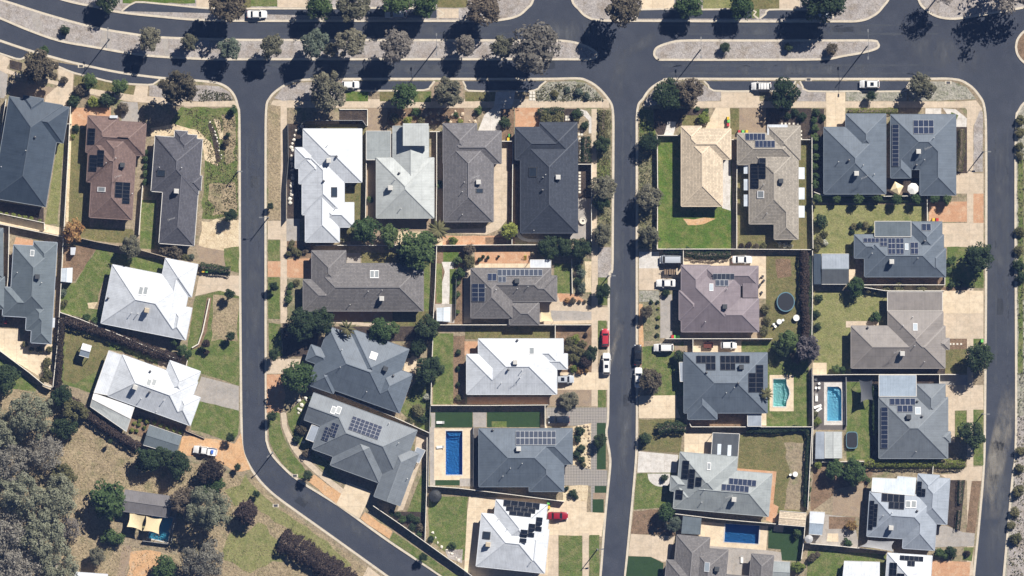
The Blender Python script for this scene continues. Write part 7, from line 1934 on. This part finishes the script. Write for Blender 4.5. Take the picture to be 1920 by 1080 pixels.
C('bush_lime', 'shrub', 'palm-like shrub beside the dark deck', [(1532, 790, 9, 'bush_lime'), (1528, 776, 7, 'bush_olive')], 'y')
hedge('clipped dark hedge in front of the pale blue house, upper', [(1801, 900), (1800, 922), (1799, 944)], 10, 1.1, 'leaf_dark', leaf=0.14)
hedge('clipped dark hedge in front of the pale blue house, lower', [(1798, 957), (1797, 975), (1795, 992)], 9, 1.1, 'leaf_dark', leaf=0.14)
C('bush_green', 'shrub', 'shrub beside the grey drive at bottom right', [(1760, 1036, 10), (1784, 1034, 12, 'bush_dark'), (1772, 1040, 9), (1813, 1038, 7, 'bush_purple')])
C('bush_olive', 'shrub', 'shrub on the far right verge', [(1913, 225, 10), (1912, 248, 9), (1911, 275, 9), (1912, 292, 8), (1912, 435, 10), (1910, 470, 10), (1910, 498, 12, 'bush_dark'), (1915, 520, 12, 'bush_dark'), (1914, 845, 10), (1912, 878, 9), (1910, 920, 12), (1903, 960, 10), (1896, 985, 8), (1904, 1010, 12)], 'y')
C('bush_brown', 'shrub', 'shrub at the bottom left of the white garage', [(1522, 1046, 9), (1532, 1040, 7)])
C('bush_blue', 'shrub', 'grey-green shrub on the weedy corner of the middle street', [(1086, 172, 9), (1064, 168, 6), (1100, 180, 7), (1040, 176, 7, 'bush_olive')])

# ------------------------------------------------------------------ low growth nobody could count
tufts('grass_tufts', 'dry grass tufts over the lower left paddock', 'grass', [(120, 800), (262, 842), (440, 890), (500, 940), (690, 1070), (690, 1090), (120, 1090), (110, 900)], 9000, 0.16, 'leaf_straw', 0.1, 1)
tufts('weeds', 'low weeds on the corner verge of the middle street', 'weeds', [(1006, 172), (1028, 156), (1098, 158), (1134, 189), (1006, 190)], 900, 0.22, 'leaf_olive', 0.2, 2)
tufts('weeds', 'low weeds on the left verge of the middle street', 'weeds', [(1120, 206), (1146, 206), (1146, 460), (1120, 460)], 1500, 0.2, 'leaf_olive', 0.15, 3)
tufts('weeds', 'low weeds on the right verge of the middle street', 'weeds', [(1198, 206), (1230, 256), (1230, 466), (1198, 466)], 1500, 0.2, 'leaf_olive', 0.15, 4)
tufts('weeds', 'low weeds on the left corner of the first street', 'weeds', [(372, 165), (430, 176), (438, 188), (372, 190)], 500, 0.2, 'leaf_olive', 0.15, 5)
tufts('weeds', 'low weeds on the verge lawn by the plum house', 'weeds', [(345, 205), (445, 205), (447, 405), (384, 408), (390, 280)], 1800, 0.22, 'leaf_olive', 0.12, 6)
tufts('weeds', 'scattered weeds on the far right verge', 'weeds', [(1908, 210), (1930, 210), (1930, 1080), (1890, 1080), (1908, 800)], 1500, 0.25, 'leaf_olive', 0.25, 7)

# ------------------------------------------------------------------ rocks, pavers, yard things
rocks('pale rock edging the bed left of the white corner house', 'rocks left of the white corner house', along([(566, 236), (554, 246), (550, 262), (546, 290), (548, 320), (547, 350), (543, 390)], 7), 4.0)
rocks('tan rock in the rocky garden above the grey tiled house', 'rocks of the rocky garden', [(775, 216), (790, 214), (800, 218), (808, 226), (820, 222), (806, 212), (830, 228), (838, 220), (848, 218), (855, 210), (868, 212), (890, 220), (892, 228), (760, 214), (862, 222), (822, 214), (845, 230), (880, 226)], 4.2, 't', axis='x')
rocks('pale rock edging the sandy bed by the plum house', 'rocks by the plum house', along([(394, 230), (402, 246), (410, 270), (416, 302)], 6), 2.2)
rocks('tan rock in the rock garden of the blue pool house', 'rocks of the blue pool house garden', along([(1084, 800), (1104, 800), (1106, 876), (1092, 878)], 6) + [(1096, 820), (1098, 850), (1086, 836), (1095, 862)], 3.2, 't')
rocks('pale rock in the corner of the lawn with the tank', 'rocks on the lawn with the tank', along([(810, 1000), (820, 1018), (836, 1030), (866, 1054)], 7), 3.0)
rocks('rock beside the front of the slate bend house', 'rocks by the slate bend house', [(562, 750), (566, 757), (560, 765), (558, 775), (564, 770), (572, 748), (570, 830)], 4.0)
slabs('square white pavers right of the charcoal house', 'p', [(x, y) for y in (246, 252) for x in (1086, 1091)] + [(1087, y) for y in range(260, 306, 7)] + [(1087, y) for y in range(324, 366, 6)], 4.2)
slabs('square white pavers on the corner verge', 'p', [(x, y) for y in (174, 180, 186) for x in (995, 1001)], 5)
slabs('white pavers in the mulch above the tan tiled house', 'p', [(1466, 232), (1473, 232), (1480, 232), (1488, 232), (1496, 232), (1502, 246), (1502, 253), (1502, 260)], 3.6)
slabs('white pavers in the bed in front of the taupe house', 'p', [(1782, 645), (1788, 645), (1795, 645), (1802, 645)], 3.6)
slabs('white pavers above the charcoal house hedge', 'p', [(x, y) for y in (219, 224) for x in (1062, 1067)], 4.2)
bins(1365, 222, 'bin_yellow', 'yellow-lidded bin beside the cream drive'); bins(1366, 227, 'lid_lime', 'green-lidded bin beside the cream drive'); bins(1365, 234, 'bin_red', 'red-lidded bin beside the cream drive')
bins(1393, 247, 'lid_lime', 'green-lidded bin above the tan tiled house'); bins(1400, 247, 'bin_yellow', 'yellow-lidded bin above the tan tiled house'); bins(1386, 247, 'bin_red', 'red-lidded bin above the tan tiled house')
bins(381, 508, 'bin_yellow', 'yellow-lidded bin beside the dark hedge at left'); bins(388, 508, 'lid_lime', 'green-lidded bin beside the dark hedge at left')
bins(1261, 631, 'bin_red', 'red-lidded bin below the mauve house'); bins(1266, 631, 'lid_lime', 'left green-lidded bin below the mauve house'); bins(1272, 631, 'lid_lime', 'right green-lidded bin below the mauve house')
bins(956, 254, 'lid_lime', 'green-lidded bin beside the grey tiled house'); bins(953, 261, 'bin_yellow', 'yellow-lidded bin beside the grey tiled house')
bins(1028, 943, 'lid_lime', 'green-lidded bin behind the dark red car'); bins(1029, 951, 'bin_yellow', 'yellow-lidded bin behind the dark red car')
bins(1750, 412, 'bin_yellow', 'yellow-lidded bin on the terracotta drive'); bins(1757, 412, 'bin_red', 'red-lidded bin on the terracotta drive')
bins(11, 604, 'bin_red', 'red-lidded bin beside the left cream drive'); bins(1770, 632, 'bin_red', 'red-lidded bin in front of the taupe house'); bins(1841, 639, 'lid_lime', 'green-lidded bin on the verge by the taupe house')
tk = empty('water_tank', (*W(816, 930), LAND)); tag(tk, 'round black tank in the corner of the lawn', 'tank')
MB().lathe([(1.45, 0), (1.5, 0.3), (1.5, 1.4), (1.3, 1.65), (0.5, 1.85), (0.3, 1.85), (0.28, 1.95), (0.05, 1.97)], 24).obj('shell', MATS['tank_black'], tk)
for k in range(3): MB().lathe([(1.5, 0.4 + k * 0.35), (1.54, 0.45 + k * 0.35), (1.5, 0.5 + k * 0.35)], 24).obj('rib', MATS['tank_black'], tk)
tw = empty('water_tank', (*W(1093, 414), LAND)); tag(tw, 'round pale planter beside the charcoal house', 'planter')
MB().lathe([(0.75, 0), (0.85, 0.5), (0.72, 0.5), (0.7, 0.38)], 20).obj('bowl', MATS['stone_white'], tw); MB().lathe([(0.7, 0.30), (0.02, 0.42)], 16).obj('soil', MATS['mulch'], tw)
for i, (x, y) in enumerate(((1530, 711), (1536, 719), (1530, 727), (1536, 727))): seat(x, y, 30 * i, 'white chair on the dark deck' + ordinal(i, 4, 'y') if i != 3 else 'white chair on the dark deck nearest the aqua pool')
for i, (x, y, d) in enumerate(((1531, 745, 90), (1533, 762, 200), (1534, 769, 215))): lounger(x, y, d, ('upright white sun lounger on the dark deck', 'upper slanted white sun lounger on the dark deck', 'lower slanted white sun lounger on the dark deck')[i])
table(1493, 596, 6, 'round white table beside the trampoline'); table(1461, 603, 5, 'white table left of the round one below the trampoline')
for i, (x, y) in enumerate(((1451, 608), (1454, 612), (1468, 600))): seat(x, y, 60 * i, ('left white chair below the trampoline', 'middle white chair below the trampoline', 'right white chair below the trampoline')[i])
table(1491, 889, 5, 'white table on the dry lawn at lower right'); seat(1482, 890, 20, 'white chair on the dry lawn at lower right')
lounger(826, 838, 5, 'white lounger left of the long dark blue pool'); lounger(826, 792, 0, 'white lounger on the artificial turf')
lounger(1391, 1048, 90, 'pale daybed in the courtyard of the ash tiled house', 'canvas_white'); table(1716, 347, 5, 'small table under the white round umbrella', 'timber'); table(1687, 362, 5, 'small table under the square cream umbrella', 'timber')
for i, (x, y) in enumerate(((1430, 518), (1432, 526), (1425, 534), (1428, 548))): seat(x, y, 40 * i, 'dark chair on the patio right of the mauve house' + ordinal(i, 4, 'y'), 'metal_dark')
for i, (x, y) in enumerate(((900, 488), (906, 482), (914, 486), (900, 494))): o = None
def potplant(x, y, r, label):
    o = empty('potted_plant', (*W(x, y), LAND)); tag(o, label, 'potted plant', 'potted plants')
    R_ = r / PXM; MB().lathe([(R_ * 0.5, 0), (R_ * 0.7, 0.4), (R_ * 0.6, 0.4)], 10).obj('pot', MATS['stone_tan'], o)
    inst('foliage', KINDS['bush_dark']['cache'].get(0) or quad_mesh('foliage', KINDS['bush_dark']['pts'][0][0], MATS['leaf_dark']), o, (0, 0, 0.4 + R_ * 0.6), (0, 0, x), (R_, R_, R_))
for i, (x, y, r) in enumerate(((899, 487, 5), (906, 481, 4), (915, 483, 4), (935, 481, 3))): potplant(x, y, r, 'pot plant in the terracotta courtyard' + ordinal(i, 4, 'x'))
slide = empty('play_slide', (*W(985, 483), LAND)); tag(slide, 'yellow slide in the terracotta courtyard', 'slide')
MB().bar((0, 0.5, 1.1), (0, -0.5, 0.15), 0.6, 0.06).obj('chute', MATS['toy_yellow'], slide); MB().bar((-0.2, 0.55, 0), (-0.2, 0.55, 1.1), 0.06, 0.06).bar((0.2, 0.55, 0), (0.2, 0.55, 1.1), 0.06, 0.06).bar((-0.2, 0.55, 0.5), (0.2, 0.55, 0.5), 0.05, 0.05).obj('ladder', MATS['toy_green'], slide)

# ------------------------------------------------------------------ drain pits and covers at the kerbs
for x, y, l in ((1516, 149, 'concrete kerb drain pit beside the far right parking bay'), (152, 124, 'concrete kerb drain pit beside the upper left bay'), (1778, 155, 'concrete pit lid on the far right gravel verge'), (517, 948, 'concrete pit lid beside the lower road bend'), (553, 892, 'concrete pit lid on the inner verge of the road bend')):
    o = empty('drain_pit', (*W(x, y), LAND)); tag(o, l, 'drain pit', 'drain pits')
    MB().box(-0.75, -0.4, 0.0, 0.75, 0.4, 0.07, 0.02).obj('surround', MATS['kerb_concrete'], o); MB().box(-0.45, -0.28, 0.07, 0.45, 0.28, 0.09).obj('grate', MATS['metal_dark'], o)

# ------------------------------------------------------------------ the air between the aircraft and the ground
hz = MB().box(-660, -660, -3.0, 660, 660, ALT + 20.0).obj('haze', None)
tag(hz, 'thin bluish air over the whole suburb', 'haze', kind='stuff')
hm = bpy.data.materials.new('haze'); hm.use_nodes = True
nt = hm.node_tree; nt.nodes.remove(nt.nodes['Principled BSDF'])
pv = nt.nodes.new('ShaderNodeVolumePrincipled')
pv.inputs['Color'].default_value = (0.26, 0.46, 1.0, 1)
pv.inputs['Density'].default_value = 2.9e-5
nt.links.new(pv.outputs[0], nt.nodes['Material Output'].inputs['Volume'])
hz.data.materials.append(hm)
